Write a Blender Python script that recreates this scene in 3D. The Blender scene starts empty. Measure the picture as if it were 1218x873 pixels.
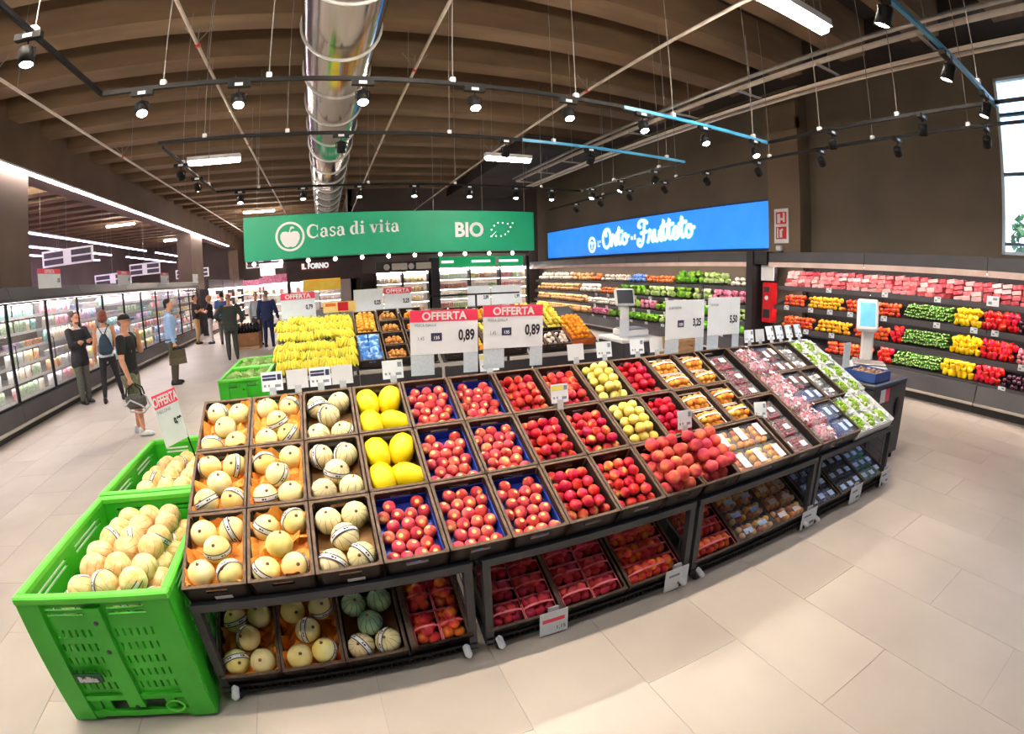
import bpy, math, random
from mathutils import Vector, Matrix, Euler
C = bpy.context.scene.collection
D = bpy.data
SC = bpy.context.scene
PI = math.pi
def lin(v):
    v /= 255.0
    return v/12.92 if v <= 0.04045 else ((v+0.055)/1.055)**2.4
def RGB(r, g, b): return (lin(r), lin(g), lin(b), 1.0)

# ---------------------------------------------------------------- camera (wide fisheye lens held high above the crates)
cd = D.cameras.new('camera'); cd.type = 'PANO'; cd.panorama_type = 'FISHEYE_LENS_POLYNOMIAL'
cd.sensor_fit = 'HORIZONTAL'; cd.sensor_width = 20.3
cd.fisheye_fov = math.radians(175)
cd.fisheye_polynomial_k0 = 0.0
cd.fisheye_polynomial_k1 = -0.1049509
cd.fisheye_polynomial_k2 = 0.0
cd.fisheye_polynomial_k3 = 0.0000490833
cd.fisheye_polynomial_k4 = 0.0
cd.clip_start = 0.02; cd.clip_end = 200
cam = D.objects.new('camera', cd); C.objects.link(cam)
def aim_camera(o, loc, yaw, pitch, roll):
    f = Vector((math.sin(yaw)*math.cos(pitch), math.cos(yaw)*math.cos(pitch), math.sin(pitch)))
    r = Vector((math.cos(yaw), -math.sin(yaw), 0)); u = r.cross(f)
    r2 = r*math.cos(roll)+u*math.sin(roll); u2 = u*math.cos(roll)-r*math.sin(roll)
    m = Matrix((r2, u2, -f)).transposed().to_4x4(); m.translation = loc
    o.matrix_world = m
aim_camera(cam, (0, 0, 1.88), 0.378955, -0.194273, -0.0248225)
SC.camera = cam
# ---------------------------------------------------------------- world, exposure
wd = D.worlds.new('world'); SC.world = wd; wd.use_nodes = True
nt = wd.node_tree; nt.nodes.clear()
wo = nt.nodes.new('ShaderNodeOutputWorld'); bg = nt.nodes.new('ShaderNodeBackground')
sky = nt.nodes.new('ShaderNodeTexSky'); sky.sky_type = 'NISHITA'; sky.sun_disc = False
sky.sun_elevation = math.radians(38); sky.sun_rotation = math.radians(200)
nt.links.new(sky.outputs[0], bg.inputs[0]); bg.inputs[1].default_value = 1.3
nt.links.new(bg.outputs[0], wo.inputs[0])
SC.view_settings.view_transform = 'Standard'; SC.view_settings.look = 'None'
SC.view_settings.exposure = 0.25; SC.view_settings.gamma = 1.0; SC.view_settings.use_curve_mapping = False
SC.cycles.max_bounces = 7; SC.cycles.diffuse_bounces = 4; SC.cycles.glossy_bounces = 3
SC.cycles.transmission_bounces = 4; SC.cycles.transparent_max_bounces = 12
SC.cycles.caustics_reflective = False; SC.cycles.caustics_refractive = False
SC.cycles.sample_clamp_indirect = 6.0
SC.cycles.use_denoising = True
SPOT_W = 60.0        # watts of one track spot
STRIP = 34.0         # emission of the light strips
BATTEN = 225.0        # emission of the ceiling battens

# ---------------------------------------------------------------- materials
MATS = {}
def mat(name, c, c2=None, scale=10.0, rough=0.55, metal=0.0, bump=0.0, rv=0.0, rh=0.0, emit=0.0, alpha=1.0, trans=0.0,
        spec=0.5, coords='Object', detail=3.0, stretch=None, sharp=None, coat=0.0, sss=0.0):
    """colour = noise mix of two sRGB colours, value/hue varied per object by Object Info random"""
    if name in MATS: return MATS[name]
    m = D.materials.new(name); m.use_nodes = True; MATS[name] = m
    n = m.node_tree.nodes; l = m.node_tree.links
    b = n['Principled BSDF']
    tc = n.new('ShaderNodeTexCoord'); nz = n.new('ShaderNodeTexNoise')
    nz.inputs['Scale'].default_value = scale; nz.inputs['Detail'].default_value = detail
    src = tc.outputs[coords]
    if stretch:
        mp = n.new('ShaderNodeMapping'); mp.inputs['Scale'].default_value = stretch
        l.new(src, mp.inputs['Vector']); src = mp.outputs[0]
    oi = None
    if rv or rh:
        oi = n.new('ShaderNodeObjectInfo')
        ad = n.new('ShaderNodeVectorMath'); ad.operation = 'ADD'
        sc_ = n.new('ShaderNodeVectorMath'); sc_.operation = 'SCALE'; sc_.inputs['Scale'].default_value = 37.0
        cmb = n.new('ShaderNodeCombineXYZ')
        for k in range(3): l.new(oi.outputs['Random'], cmb.inputs[k])
        l.new(cmb.outputs[0], sc_.inputs[0]); l.new(src, ad.inputs[0]); l.new(sc_.outputs[0], ad.inputs[1]); src = ad.outputs[0]
    l.new(src, nz.inputs['Vector'])
    rp = n.new('ShaderNodeValToRGB')
    lo, hi = sharp if sharp else (0.3, 0.7)
    rp.color_ramp.elements[0].position = lo; rp.color_ramp.elements[1].position = hi
    if c2 is None: c2 = tuple(v*0.9 for v in c)
    rp.color_ramp.elements[0].color = RGB(*c); rp.color_ramp.elements[1].color = RGB(*c2)
    l.new(nz.outputs['Fac'], rp.inputs['Fac'])
    col = rp.outputs[0]
    if oi:
        hs = n.new('ShaderNodeHueSaturation')
        for key, amp, base in (('Value', rv, 1.0), ('Hue', rh, 0.5)):
            mr = n.new('ShaderNodeMapRange'); mr.inputs['To Min'].default_value = base-amp; mr.inputs['To Max'].default_value = base+amp
            if key == 'Hue':
                mm = n.new('ShaderNodeMath'); mm.operation = 'FRACT'; mu = n.new('ShaderNodeMath'); mu.operation = 'MULTIPLY'
                mu.inputs[1].default_value = 7.31; l.new(oi.outputs['Random'], mu.inputs[0]); l.new(mu.outputs[0], mm.inputs[0]); l.new(mm.outputs[0], mr.inputs['Value'])
            else: l.new(oi.outputs['Random'], mr.inputs['Value'])
            l.new(mr.outputs[0], hs.inputs[key])
        l.new(col, hs.inputs['Color']); col = hs.outputs[0]
    l.new(col, b.inputs['Base Color'])
    b.inputs['Roughness'].default_value = rough; b.inputs['Metallic'].default_value = metal
    b.inputs['Specular IOR Level'].default_value = spec
    b.inputs['Coat Weight'].default_value = coat
    if sss:
        b.inputs['Subsurface Weight'].default_value = sss; b.inputs['Subsurface Scale'].default_value = 0.01
    if bump:
        bp = n.new('ShaderNodeBump'); bp.inputs['Strength'].default_value = bump; bp.inputs['Distance'].default_value = 0.01
        l.new(nz.outputs['Fac'], bp.inputs['Height']); l.new(bp.outputs[0], b.inputs['Normal'])
    if emit:
        l.new(col, b.inputs['Emission Color']); b.inputs['Emission Strength'].default_value = emit
    if alpha < 1.0: b.inputs['Alpha'].default_value = alpha
    if trans: b.inputs['Transmission Weight'].default_value = trans; b.inputs['IOR'].default_value = 1.08
    return m
def fruit_mat(name, ramp, axis_spot=None, rough=0.5, bump=0.05, rv=0.12, rh=0.012, scale=14.0, spec=0.4):
    """blotched skin: noise through a many-stop ramp, with an optional pale spot round the stem (local +Z)"""
    m = mat(name, (255, 255, 255), rough=rough, bump=bump, rv=rv, rh=rh, scale=scale, spec=spec)
    n = m.node_tree.nodes; l = m.node_tree.links
    rp = [x for x in n if x.type == 'VALTORGB'][0]
    e = rp.color_ramp.elements
    e[0].position, e[0].color = ramp[0][0], RGB(*ramp[0][1]); e[1].position, e[1].color = ramp[-1][0], RGB(*ramp[-1][1])
    for p, c in ramp[1:-1]:
        x = e.new(p); x.color = RGB(*c)
    if axis_spot:
        lim, c = axis_spot
        tc = [x for x in n if x.type == 'TEX_COORD'][0]
        vm = n.new('ShaderNodeVectorMath'); vm.operation = 'DISTANCE'; vm.inputs[1].default_value = (0.003, 0.001, 0.028)
        l.new(tc.outputs['Object'], vm.inputs[0])
        mr = n.new('ShaderNodeMapRange'); mr.inputs['From Min'].default_value = lim; mr.inputs['From Max'].default_value = lim*0.6
        l.new(vm.outputs['Value'], mr.inputs['Value'])
        mx = n.new('ShaderNodeMixRGB'); mx.inputs['Color2'].default_value = RGB(*c)
        l.new(mr.outputs[0], mx.inputs['Fac']); hs = [x for x in n if x.type == 'HUE_SAT'][0]
        l.new(hs.outputs[0], mx.inputs['Color1']); l.new(mx.outputs[0], n['Principled BSDF'].inputs['Base Color'])
    return m
def emis(name, c, s):
    if name in MATS: return MATS[name]
    m = D.materials.new(name); m.use_nodes = True; MATS[name] = m
    n = m.node_tree.nodes; n.clear(); e = n.new('ShaderNodeEmission'); o = n.new('ShaderNodeOutputMaterial')
    e.inputs[0].default_value = RGB(*c); e.inputs[1].default_value = s
    m.node_tree.links.new(e.outputs[0], o.inputs[0]); return m
def clearfilm(name, tint=(235, 240, 245), a=0.25, rough=0.12):
    """clear plastic or pane glass: mostly see-through with a gloss on top"""
    if name in MATS: return MATS[name]
    m = D.materials.new(name); m.use_nodes = True; MATS[name] = m
    n = m.node_tree.nodes; l = m.node_tree.links; n.clear()
    t = n.new('ShaderNodeBsdfTransparent'); g = n.new('ShaderNodeBsdfPrincipled'); mx = n.new('ShaderNodeMixShader')
    o = n.new('ShaderNodeOutputMaterial'); nz = n.new('ShaderNodeTexNoise'); nz.inputs['Scale'].default_value = 60
    mr = n.new('ShaderNodeMapRange'); mr.inputs['To Min'].default_value = a*0.8; mr.inputs['To Max'].default_value = a*1.2
    tc = n.new('ShaderNodeTexCoord'); l.new(tc.outputs['Object'], nz.inputs['Vector']); l.new(nz.outputs['Fac'], mr.inputs['Value'])
    g.inputs['Base Color'].default_value = RGB(*tint); g.inputs['Roughness'].default_value = rough
    t.inputs[0].default_value = (0.97, 0.98, 0.99, 1)
    l.new(mr.outputs[0], mx.inputs[0]); l.new(t.outputs[0], mx.inputs[1]); l.new(g.outputs[0], mx.inputs[2]); l.new(mx.outputs[0], o.inputs[0])
    return m

# ---------------------------------------------------------------- mesh helpers
class MB:
    """collects shapes and links them as ONE mesh object"""
    def __init__(s): s.v = []; s.f = []; s.mi = []; s.sm = []; s.cur = 0; s.smooth = False
    def add(s, vs, fs, smooth=None):
        o = len(s.v); s.v += [tuple(p) for p in vs]
        for f in fs:
            s.f.append(tuple(i+o for i in f)); s.mi.append(s.cur); s.sm.append(s.smooth if smooth is None else smooth)
        return s
    def box(s, c, d, m=None):
        x, y, z = d[0]/2, d[1]/2, d[2]/2
        vs = [Vector((c[0]+a*x, c[1]+b*y, c[2]+e*z)) for e in (-1, 1) for b in (-1, 1) for a in (-1, 1)]
        if m is not None: vs = [m @ v for v in vs]
        return s.add(vs, [(0, 2, 3, 1), (4, 5, 7, 6), (0, 1, 5, 4), (2, 6, 7, 3), (0, 4, 6, 2), (1, 3, 7, 5)], False)
    def bb(s, x0, x1, y0, y1, z0, z1): return s.box(((x0+x1)/2, (y0+y1)/2, (z0+z1)/2), (x1-x0, y1-y0, z1-z0))
    def bevbox(s, c, d, r, m=None):
        """box with chamfered edges"""
        x, y, z = d[0]/2, d[1]/2, d[2]/2
        r = min(r, x*.9, y*.9, z*.9)
        vs = []; idx = {}
        for a in (-1, 1):
            for b in (-1, 1):
                for e in (-1, 1):
                    for k in range(3):
                        p = [a*(x-r), b*(y-r), e*(z-r)]; p[k] = (a*x, b*y, e*z)[k]
                        idx[(a, b, e, k)] = len(vs); vs.append(Vector((c[0]+p[0], c[1]+p[1], c[2]+p[2])))
        if m is not None: vs = [m @ v for v in vs]
        fs = []
        I = idx
        for a in (-1, 1):
            q = [I[(a, -1, -1, 0)], I[(a, 1, -1, 0)], I[(a, 1, 1, 0)], I[(a, -1, 1, 0)]]; fs.append(q if a > 0 else q[::-1])
            q = [I[(-1, a, -1, 1)], I[(-1, a, 1, 1)], I[(1, a, 1, 1)], I[(1, a, -1, 1)]]; fs.append(q if a > 0 else q[::-1])
            q = [I[(-1, -1, a, 2)], I[(1, -1, a, 2)], I[(1, 1, a, 2)], I[(-1, 1, a, 2)]]; fs.append(q if a > 0 else q[::-1])
        for a in (-1, 1):
            for b in (-1, 1):
                fs.append([I[(a, b, -1, 0)], I[(a, b, -1, 1)], I[(a, b, 1, 1)], I[(a, b, 1, 0)]])
                fs.append([I[(a, -1, b, 0)], I[(a, 1, b, 0)], I[(a, 1, b, 2)], I[(a, -1, b, 2)]])
                fs.append([I[(-1, a, b, 1)], I[(1, a, b, 1)], I[(1, a, b, 2)], I[(-1, a, b, 2)]])
                for e in (-1, 1): fs.append([I[(a, b, e, 0)], I[(a, b, e, 1)], I[(a, b, e, 2)]])
        return s.add(vs, fs, False)
    def tube(s, pts, r, n=8, closed=False, caps=True):
        pts = [Vector(p) for p in pts]; rs = r if isinstance(r, (list, tuple)) else [r]*len(pts)
        vs = []; N = len(pts); up = None
        for i, p in enumerate(pts):
            a = pts[(i-1) % N] if (closed or i > 0) else p; b = pts[(i+1) % N] if (closed or i < N-1) else p
            d = (b-a).normalized()
            if up is None:
                up = Vector((0, 0, 1)) if abs(d.z) < 0.9 else Vector((1, 0, 0))
            sd = d.cross(up)
            if sd.length < 1e-4: sd = d.cross(Vector((0.3, 1, 0.2)))
            sd.normalize(); up = sd.cross(d).normalized()
            for k in range(n):
                t = 2*PI*k/n; vs.append(p+(sd*math.cos(t)+up*math.sin(t))*rs[i])
        fs = []
        for i in range(N if closed else N-1):
            j = (i+1) % N
            for k in range(n): fs.append((i*n+k, i*n+(k+1) % n, j*n+(k+1) % n, j*n+k))
        if caps and not closed: fs += [tuple(range(n))[::-1], tuple((N-1)*n+k for k in range(n))]
        return s.add(vs, fs, n > 5)
    def lathe(s, prof, n=16, m=None, fx=None):
        """profile [(r, z)...] turned about Z; r = 0 ends collapse"""
        vs = []; rings = []
        for r, z in prof:
            if r < 1e-6: rings.append([len(vs)]); vs.append(Vector((0, 0, z)))
            else:
                rings.append(list(range(len(vs), len(vs)+n)))
                for k in range(n):
                    t = 2*PI*k/n; rr = r*(fx(t, z) if fx else 1); vs.append(Vector((rr*math.cos(t), rr*math.sin(t), z)))
        fs = []
        for a, b in zip(rings, rings[1:]):
            for k in range(n):
                k2 = (k+1) % n
                if len(a) == 1 and len(b) == 1: continue
                if len(a) == 1: fs.append((a[0], b[k2], b[k]))
                elif len(b) == 1: fs.append((a[k], a[k2], b[0]))
                else: fs.append((a[k], a[k2], b[k2], b[k]))
        if m is not None: vs = [m @ v for v in vs]
        return s.add(vs, fs, True)
    def ball(s, c, r, n=12, k=8):
        R = r if isinstance(r, (list, tuple)) else (r, r, r)
        prof = [(math.sin(PI*i/k), -math.cos(PI*i/k)) for i in range(k+1)]
        return s.lathe(prof, n, Matrix.Translation(Vector(c)) @ Matrix.Diagonal((R[0], R[1], R[2], 1)))
    def quad(s, a, b, c, d): return s.add([a, b, c, d], [(0, 1, 2, 3)], False)
    def prism(s, poly, axis, lo, hi):
        """2-D polygon (counter-clockwise) extruded along axis 'x','y' or 'z'"""
        def P(p, t): return {'x': (t, p[0], p[1]), 'y': (p[0], t, p[1]), 'z': (p[0], p[1], t)}[axis]
        n = len(poly); vs = [P(p, lo) for p in poly]+[P(p, hi) for p in poly]
        fs = [tuple(range(n))[::-1], tuple(range(n, 2*n))]+[(i, (i+1) % n, n+(i+1) % n, n+i) for i in range(n)]
        if axis == 'y': fs = [f[::-1] for f in fs]
        return s.add(vs, fs, False)
    def holes(s, xs, zs, hole, t, m):
        """panel in local x-z plane, thickness t along +y, cell (i, j) left out where hole(i, j)"""
        H = lambda i, j: i < 0 or j < 0 or i >= len(xs)-1 or j >= len(zs)-1 or hole(i, j)
        def q(*p): s.add([m @ Vector(v) for v in p], [(0, 1, 2, 3)], False)
        for i in range(len(xs)-1):
            for j in range(len(zs)-1):
                if H(i, j): continue
                x0, x1, z0, z1 = xs[i], xs[i+1], zs[j], zs[j+1]
                q((x0, 0, z0), (x1, 0, z0), (x1, 0, z1), (x0, 0, z1)); q((x1, t, z0), (x0, t, z0), (x0, t, z1), (x1, t, z1))
                if H(i-1, j): q((x0, t, z0), (x0, 0, z0), (x0, 0, z1), (x0, t, z1))
                if H(i+1, j): q((x1, 0, z0), (x1, t, z0), (x1, t, z1), (x1, 0, z1))
                if H(i, j-1): q((x0, t, z0), (x1, t, z0), (x1, 0, z0), (x0, 0, z0))
                if H(i, j+1): q((x0, 0, z1), (x1, 0, z1), (x1, t, z1), (x0, t, z1))
        return s
    def mesh(s, name, mats):
        me = D.meshes.new(name); me.from_pydata(s.v, [], s.f)
        for m in (mats if isinstance(mats, (list, tuple)) else [mats]): me.materials.append(m)
        me.polygons.foreach_set('material_index', s.mi); me.polygons.foreach_set('use_smooth', s.sm)
        me.update(); return me
    def build(s, name, mats, parent=None, loc=None, rot=None):
        return put(name, s.mesh(name, mats), parent, loc, rot)
def put(name, me, parent=None, loc=None, rot=None, mw=None, scale=None):
    o = D.objects.new(name, me); C.objects.link(o)
    if parent is not None: o.parent = parent
    if mw is not None: o.matrix_basis = mw
    else:
        if loc is not None: o.location = loc
        if rot is not None: o.rotation_euler = rot
        if scale is not None: o.scale = scale if hasattr(scale, '__len__') else (scale,)*3
    return o
def tag(o, label=None, cat=None, group=None, kind=None):
    if label: o['label'] = label
    if cat: o['category'] = cat
    if group: o['group'] = group
    if kind: o['kind'] = kind
    return o
def thing(name, label, cat, loc=(0, 0, 0), rz=0.0, group=None, mw=None):
    o = D.objects.new(name, None); C.objects.link(o); o.empty_display_size = 0.1
    if mw is not None: o.matrix_basis = mw
    else: o.location = loc; o.rotation_euler = (0, 0, rz)
    return tag(o, label, cat, group)
def struct(name, mb, mats): return tag(mb.build(name, mats), kind='structure')
TXT = {}
def text(body, size, m, parent, loc, rot, name='lettering', align='CENTER', bold=0.0, ext=0.001, sx=1.0, ay='CENTER'):
    key = (body, size, m.name, align, bold, ext, ay)
    if key not in TXT:
        cu = D.curves.new(name, 'FONT'); cu.body = body; cu.size = size; cu.align_x = align; cu.align_y = ay
        cu.offset = bold; cu.extrude = ext; cu.resolution_u = 3
        q = D.objects.new(name, cu); me = D.meshes.new_from_object(q); D.objects.remove(q); D.curves.remove(cu)
        me.materials.clear(); me.materials.append(m); TXT[key] = me
    o = put(name, TXT[key], parent, loc, rot); o.scale = (sx, 1, 1)
    return o
def ribbon(mb, pts, ws, t=0.004):
    """flat painted stroke in the local x-z plane, facing -y, raised by t; ws = width per point"""
    n = len(pts); ws = ws if isinstance(ws, (list, tuple)) else [ws]*n; L = []; R = []
    for i in range(n):
        a = pts[max(0, i-1)]; b = pts[min(n-1, i+1)]; dx, dz = b[0]-a[0], b[1]-a[1]; q = math.hypot(dx, dz) or 1
        nx, nz = -dz/q*ws[i]/2, dx/q*ws[i]/2
        L.append((pts[i][0]+nx, pts[i][1]+nz)); R.append((pts[i][0]-nx, pts[i][1]-nz))
    vs = [(x, -t, z) for x, z in L]+[(x, -t, z) for x, z in R]+[(x, 0, z) for x, z in L]+[(x, 0, z) for x, z in R]
    fs = []
    for i in range(n-1):
        fs += [(i, n+i, n+i+1, i+1), (2*n+i, i, i+1, 2*n+i+1), (n+i, 3*n+i, 3*n+i+1, n+i+1)]
    mb.add(vs, fs, False)
def disc(mb, x, z, r, t=0.004, n=14, rx=None):
    rx = rx or r
    mb.add([(x+rx*math.cos(2*PI*k/n), -t, z+r*math.sin(2*PI*k/n)) for k in range(n)]+[(x+rx*math.cos(2*PI*k/n), 0, z+r*math.sin(2*PI*k/n)) for k in range(n)],
           [tuple(range(n))]+[(k, n+k, n+(k+1) % n, (k+1) % n) for k in range(n)], False)
def arc(cx_, cz, rx, rz, a0, a1, n=12):
    return [(cx_+rx*math.cos(math.radians(a0+(a1-a0)*k/n)), cz+rz*math.sin(math.radians(a0+(a1-a0)*k/n))) for k in range(n+1)]
def smoothline(pts, k=5):
    out = []; P = [pts[0]]+list(pts)+[pts[-1]]
    for i in range(1, len(P)-2):
        a, b, c, d = P[i-1], P[i], P[i+1], P[i+2]
        for q in range(k):
            t = q/k; out.append(tuple(0.5*((2*b[j])+(-a[j]+c[j])*t+(2*a[j]-5*b[j]+4*c[j]-d[j])*t*t+(-a[j]+3*b[j]-3*c[j]+d[j])*t**3) for j in (0, 1)))
    out.append(tuple(pts[-1])); return out
def spot(parent, loc, target, watts, size=70, blend=0.6, c=(1.0, 0.93, 0.84), r=0.03):
    ld = D.lights.new('spot_lamp', 'SPOT'); ld.energy = watts; ld.spot_size = math.radians(size); ld.spot_blend = blend
    ld.color = c; ld.shadow_soft_size = r
    o = D.objects.new('spot_lamp', ld); C.objects.link(o); o.parent = parent
    o.location = loc; o.rotation_euler = (Vector(target)-Vector(loc)).to_track_quat('-Z', 'Y').to_euler()
    return o
ORD = ['first', 'second', 'third', 'fourth', 'fifth', 'sixth', 'seventh', 'eighth', 'ninth', 'tenth', 'eleventh', 'twelfth', 'thirteenth',
       'fourteenth', 'fifteenth', 'sixteenth', 'seventeenth', 'eighteenth', 'nineteenth', 'twentieth']
ORD += [t+'-'+o for t in ('twenty', 'thirty') for o in ORD[:9]]+['fortieth']
RX = (PI/2, 0, 0)                 # text facing -Y
rnd = random.Random(7)
# ================================================================ STRUCTURE
m_floor = mat('floor_tile', (192, 182, 170), (176, 166, 155), scale=1.3, rough=0.42, bump=0.02, rv=0.02, detail=6, spec=0.35)
m_joint = mat('tile_joint', (176, 166, 154), (160, 150, 140), scale=4, rough=0.9)
m_beam = mat('ceiling_concrete', (134, 108, 80), (104, 84, 66), scale=1.5, rough=0.9, bump=0.15, detail=8, stretch=(0.4, 2, 2))
m_slab = mat('ceiling_slab', (66, 58, 54), (50, 44, 42), scale=1.0, rough=0.95)
m_girder = mat('girder_brown', (120, 96, 80), (100, 80, 68), scale=1.0, rough=0.85, detail=6)
m_wall = mat('wall_taupe', (124, 112, 96), (108, 98, 86), scale=0.8, rough=0.8, bump=0.03, detail=7)
m_column = mat('column_brown', (112, 94, 80), (98, 82, 70), scale=1.2, rough=0.8, detail=6)
m_farwall = mat('far_wall', (96, 84, 80), (84, 74, 70), scale=0.6, rough=0.9)
m_white = mat('white_paint', (244, 244, 244), (234, 234, 236), scale=3, rough=0.5)
m_black = mat('black_metal', (16, 16, 18), (11, 11, 13), scale=6, rough=0.6, spec=0.25)
m_char = mat('charcoal_metal', (62, 62, 68), (52, 52, 58), scale=5, rough=0.5)
m_char2 = mat('charcoal_frame', (56, 58, 64), (46, 48, 54), scale=5, rough=0.45)
m_steel = mat('galvanised_steel', (196, 192, 186), (172, 168, 162), scale=9, rough=0.35, metal=0.7)
m_pipe = mat('pale_pipe', (214, 200, 188), (196, 184, 172), scale=9, rough=0.45)
m_wire = mat('hanging_wire', (150, 146, 140), (132, 128, 122), scale=9, rough=0.5)
e_strip = emis('strip_light', (255, 246, 250), STRIP)
e_strip2 = emis('strip_light_violet', (232, 196, 255), STRIP*0.7)
e_batten = emis('batten_light', (255, 240, 222), BATTEN)

fl = struct('floor', MB().bb(-14, 9.45, -7, 37, -0.12, -0.004), m_joint)
# tiles picked apart near the display; beyond them one slab carries the same finish
tw, tl, g = 0.6, 1.2, 0.0013
TX0, TX1, TY0 = -5.43, 8.37, -1.72
tile_me = MB().bb(-tw/2+g, tw/2-g, -tl/2+g, tl/2-g, -0.006, 0.0).mesh('tile', m_floor)
nx = int(round((TX1-TX0)/tw)); ny = 8
for i in range(nx):
    for j in range(ny):
        y = TY0+(j+0.5)*tl+(0.6 if i % 2 else 0.0)
        put('tile', tile_me, fl, (TX0+(i+0.5)*tw, y, 0))
TY1 = TY0+ny*tl
mb = MB(); mb.bb(-14, TX0-g, -7, 37, -0.006, 0); mb.bb(TX1+g, 9.45, -7, 37, -0.006, 0)
mb.bb(TX0, TX1, -7, TY0-g, -0.006, 0); mb.bb(TX0, TX1, TY1+0.6+g, 37, -0.006, 0)
for i in range(nx):
    x0 = TX0+i*tw
    if i % 2: mb.bb(x0+g, x0+tw-g, TY0, TY0+0.6-g, -0.006, 0)
    else: mb.bb(x0+g, x0+tw-g, TY1+g, TY1+0.6, -0.006, 0)
mb.build('far_tiling', m_floor, fl)

ce = struct('ceiling', MB().bb(-14, 9.45, -7, 37, 6.0, 6.15), m_slab)
bm_main = MB().prism([(-0.0, 5.4), (0.42, 5.4), (0.5, 6.0), (-0.08, 6.0)], 'x', -5.95, 7.35).mesh('beam', m_beam)
bm_left = MB().prism([(-0.0, 5.4), (0.5, 5.4), (0.56, 6.0), (-0.06, 6.0)], 'x', -14, -6.65).mesh('beam', m_beam)
for k in range(34):
    y = 6.07-1.245*9+1.245*k
    if 36 > y > -6.5:
        put('beam', bm_main, ce, (0, y, 0))
        if y > 2: put('beam', bm_left, ce, (0, y, 0))
MB().bb(-6.65, -5.95, -7, 37, 4.58, 6.0).build('girder', m_girder, ce)
MB().bb(7.35, 7.8, -7, 18.9, 5.75, 6.0).build('girder', m_slab, ce)
MB().bb(4.9, 7.35, 10.9, 18.9, 5.05, 5.4).build('lintel', m_slab, ce)

struct('wall_right', MB().bb(9.3, 9.45, 2.1, 19.4, 0, 6).bb(9.3, 9.45, -7, 2.1, 0, 2.45).bb(9.3, 9.45, -7, 2.1, 5.35, 6).bb(9.3, 9.45, -7, -2.6, 2.45, 5.35)
       .bb(9.0, 9.3, 6.1, 19.2, 0, 6), m_wall)
struct('trim_1', MB().bb(8.88, 9.0, 6.1, 6.95, 2.3, 5.6).bb(8.8, 9.0, 6.1, 6.95, 5.0, 5.25), mat('pilaster_tan', (138, 118, 96), (124, 106, 88), scale=1, rough=0.8, detail=6))
struct('wall_back', MB().bb(1.0, 9.0, 19.2, 19.4, 0, 6), m_farwall)
struct('wall_far', MB().bb(-14, 1.2, 36.9, 37, 0, 6), m_farwall)
struct('wall_left', MB().bb(-14.1, -14, -7, 37, 0, 6), m_farwall)
struct('wall_front', MB().bb(-14, 9.45, -7.1, -7, 0, 6), m_wall)
struct('wall_inner', MB().bb(1.0, 1.2, 19.2, 37, 0, 6), m_farwall)
for y0, y1 in ((8.35, 9.4), (22.2, 24.3), (34.4, 36.5)):
    struct('column', MB().bb(-6.62, -5.96, y0, y1, 0, 4.58), m_column)
for y in (-5.0,): struct('column', MB().bb(-6.62, -5.96, y, y+1.05, 0, 4.58), m_column)

# window high on the right wall, with the trees outside
wf = mat('window_frame_paint', (226, 238, 246), (212, 226, 238), scale=3, rough=0.4)
w = MB(); x0, x1 = 9.28, 9.4
for y0, y1, z0, z1 in ((-2.6, 2.1, 2.45, 2.5), (-2.6, 2.1, 5.3, 5.35), (2.05, 2.1, 2.45, 5.35), (-2.6, -2.55, 2.45, 5.35)): w.bb(x0, x1, y0, y1, z0, z1)
w1 = struct('window_1', w, wf)
dk = mat('window_bar', (70, 110, 140), (60, 96, 124), scale=4, rough=0.4)
for z in (2.62, 3.74, 4.72): MB().bb(9.27, 9.36, -2.55, 2.05, z-0.025, z+0.025).build('glazing_bar', dk, w1)
for y in (0.42, -1.07): MB().bb(9.27, 9.36, y-0.025, y+0.025, 2.5, 5.3).build('glazing_bar', wf, w1)
for a, b in ((-2.55, -1.07), (-1.07, 0.42), (0.42, 2.05)):
    for z0, z1 in ((2.5, 2.62), (2.62, 3.74), (3.74, 4.72), (4.72, 5.3)):
        MB().bb(9.345, 9.353, a, b, z0, z1).build('pane', clearfilm('window_glass', (235, 245, 255), 0.10, 0.02), w1)
m_leaf = mat('tree_foliage', (96, 150, 84), (52, 104, 48), scale=3, rough=0.7, bump=0.3)
m_bark = mat('tree_bark', (96, 76, 60), (70, 56, 44), scale=6, rough=0.9, bump=0.4)
def tree(x, y, h, r, label):
    t = thing('tree', label, 'tree', (x, y, 0), group='trees outside the window')
    MB().tube([(0, 0, 0), (0.1, 0, h*0.4), (0.0, 0.1, h*0.75)], [0.22, 0.17, 0.08], 8).build('trunk', m_bark, t)
    cr = MB()
    for k in range(1500):
        a, u, q = rnd.uniform(0, 2*PI), rnd.uniform(-1, 1), rnd.uniform(0.55, 1)
        s_ = math.sqrt(1-u*u)*q*r
        p = Vector((s_*math.cos(a), s_*math.sin(a), h*0.68+u*q*r*0.9))
        R = Euler((rnd.uniform(0, 6), rnd.uniform(0, 6), rnd.uniform(0, 6))).to_matrix(); z = r*rnd.uniform(0.04, 0.09)
        cr.add([p+R @ Vector(v)*z for v in ((-1, -.6, 0), (1, -.5, .2), (.8, .7, 0), (-.7, .8, .25))], [(0, 1, 2, 3)], False)
    cr.ball((0, 0, h*0.68), (r*0.72, r*0.72, r*0.66), 14, 9)
    cr.build('crown', m_leaf, t)
tree(15.5, 1.5, 4.6, 1.7, 'round green tree outside the high window, the nearer one')
tree(19.0, -2.2, 5.0, 1.9, 'green tree outside the high window, the farther one')
struct('ground_outside', MB().bb(9.5, 40, -20, 24, -0.3, -0.02), mat('outdoor_paving', (150, 150, 140), (120, 126, 110), scale=2, rough=0.9))

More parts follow.
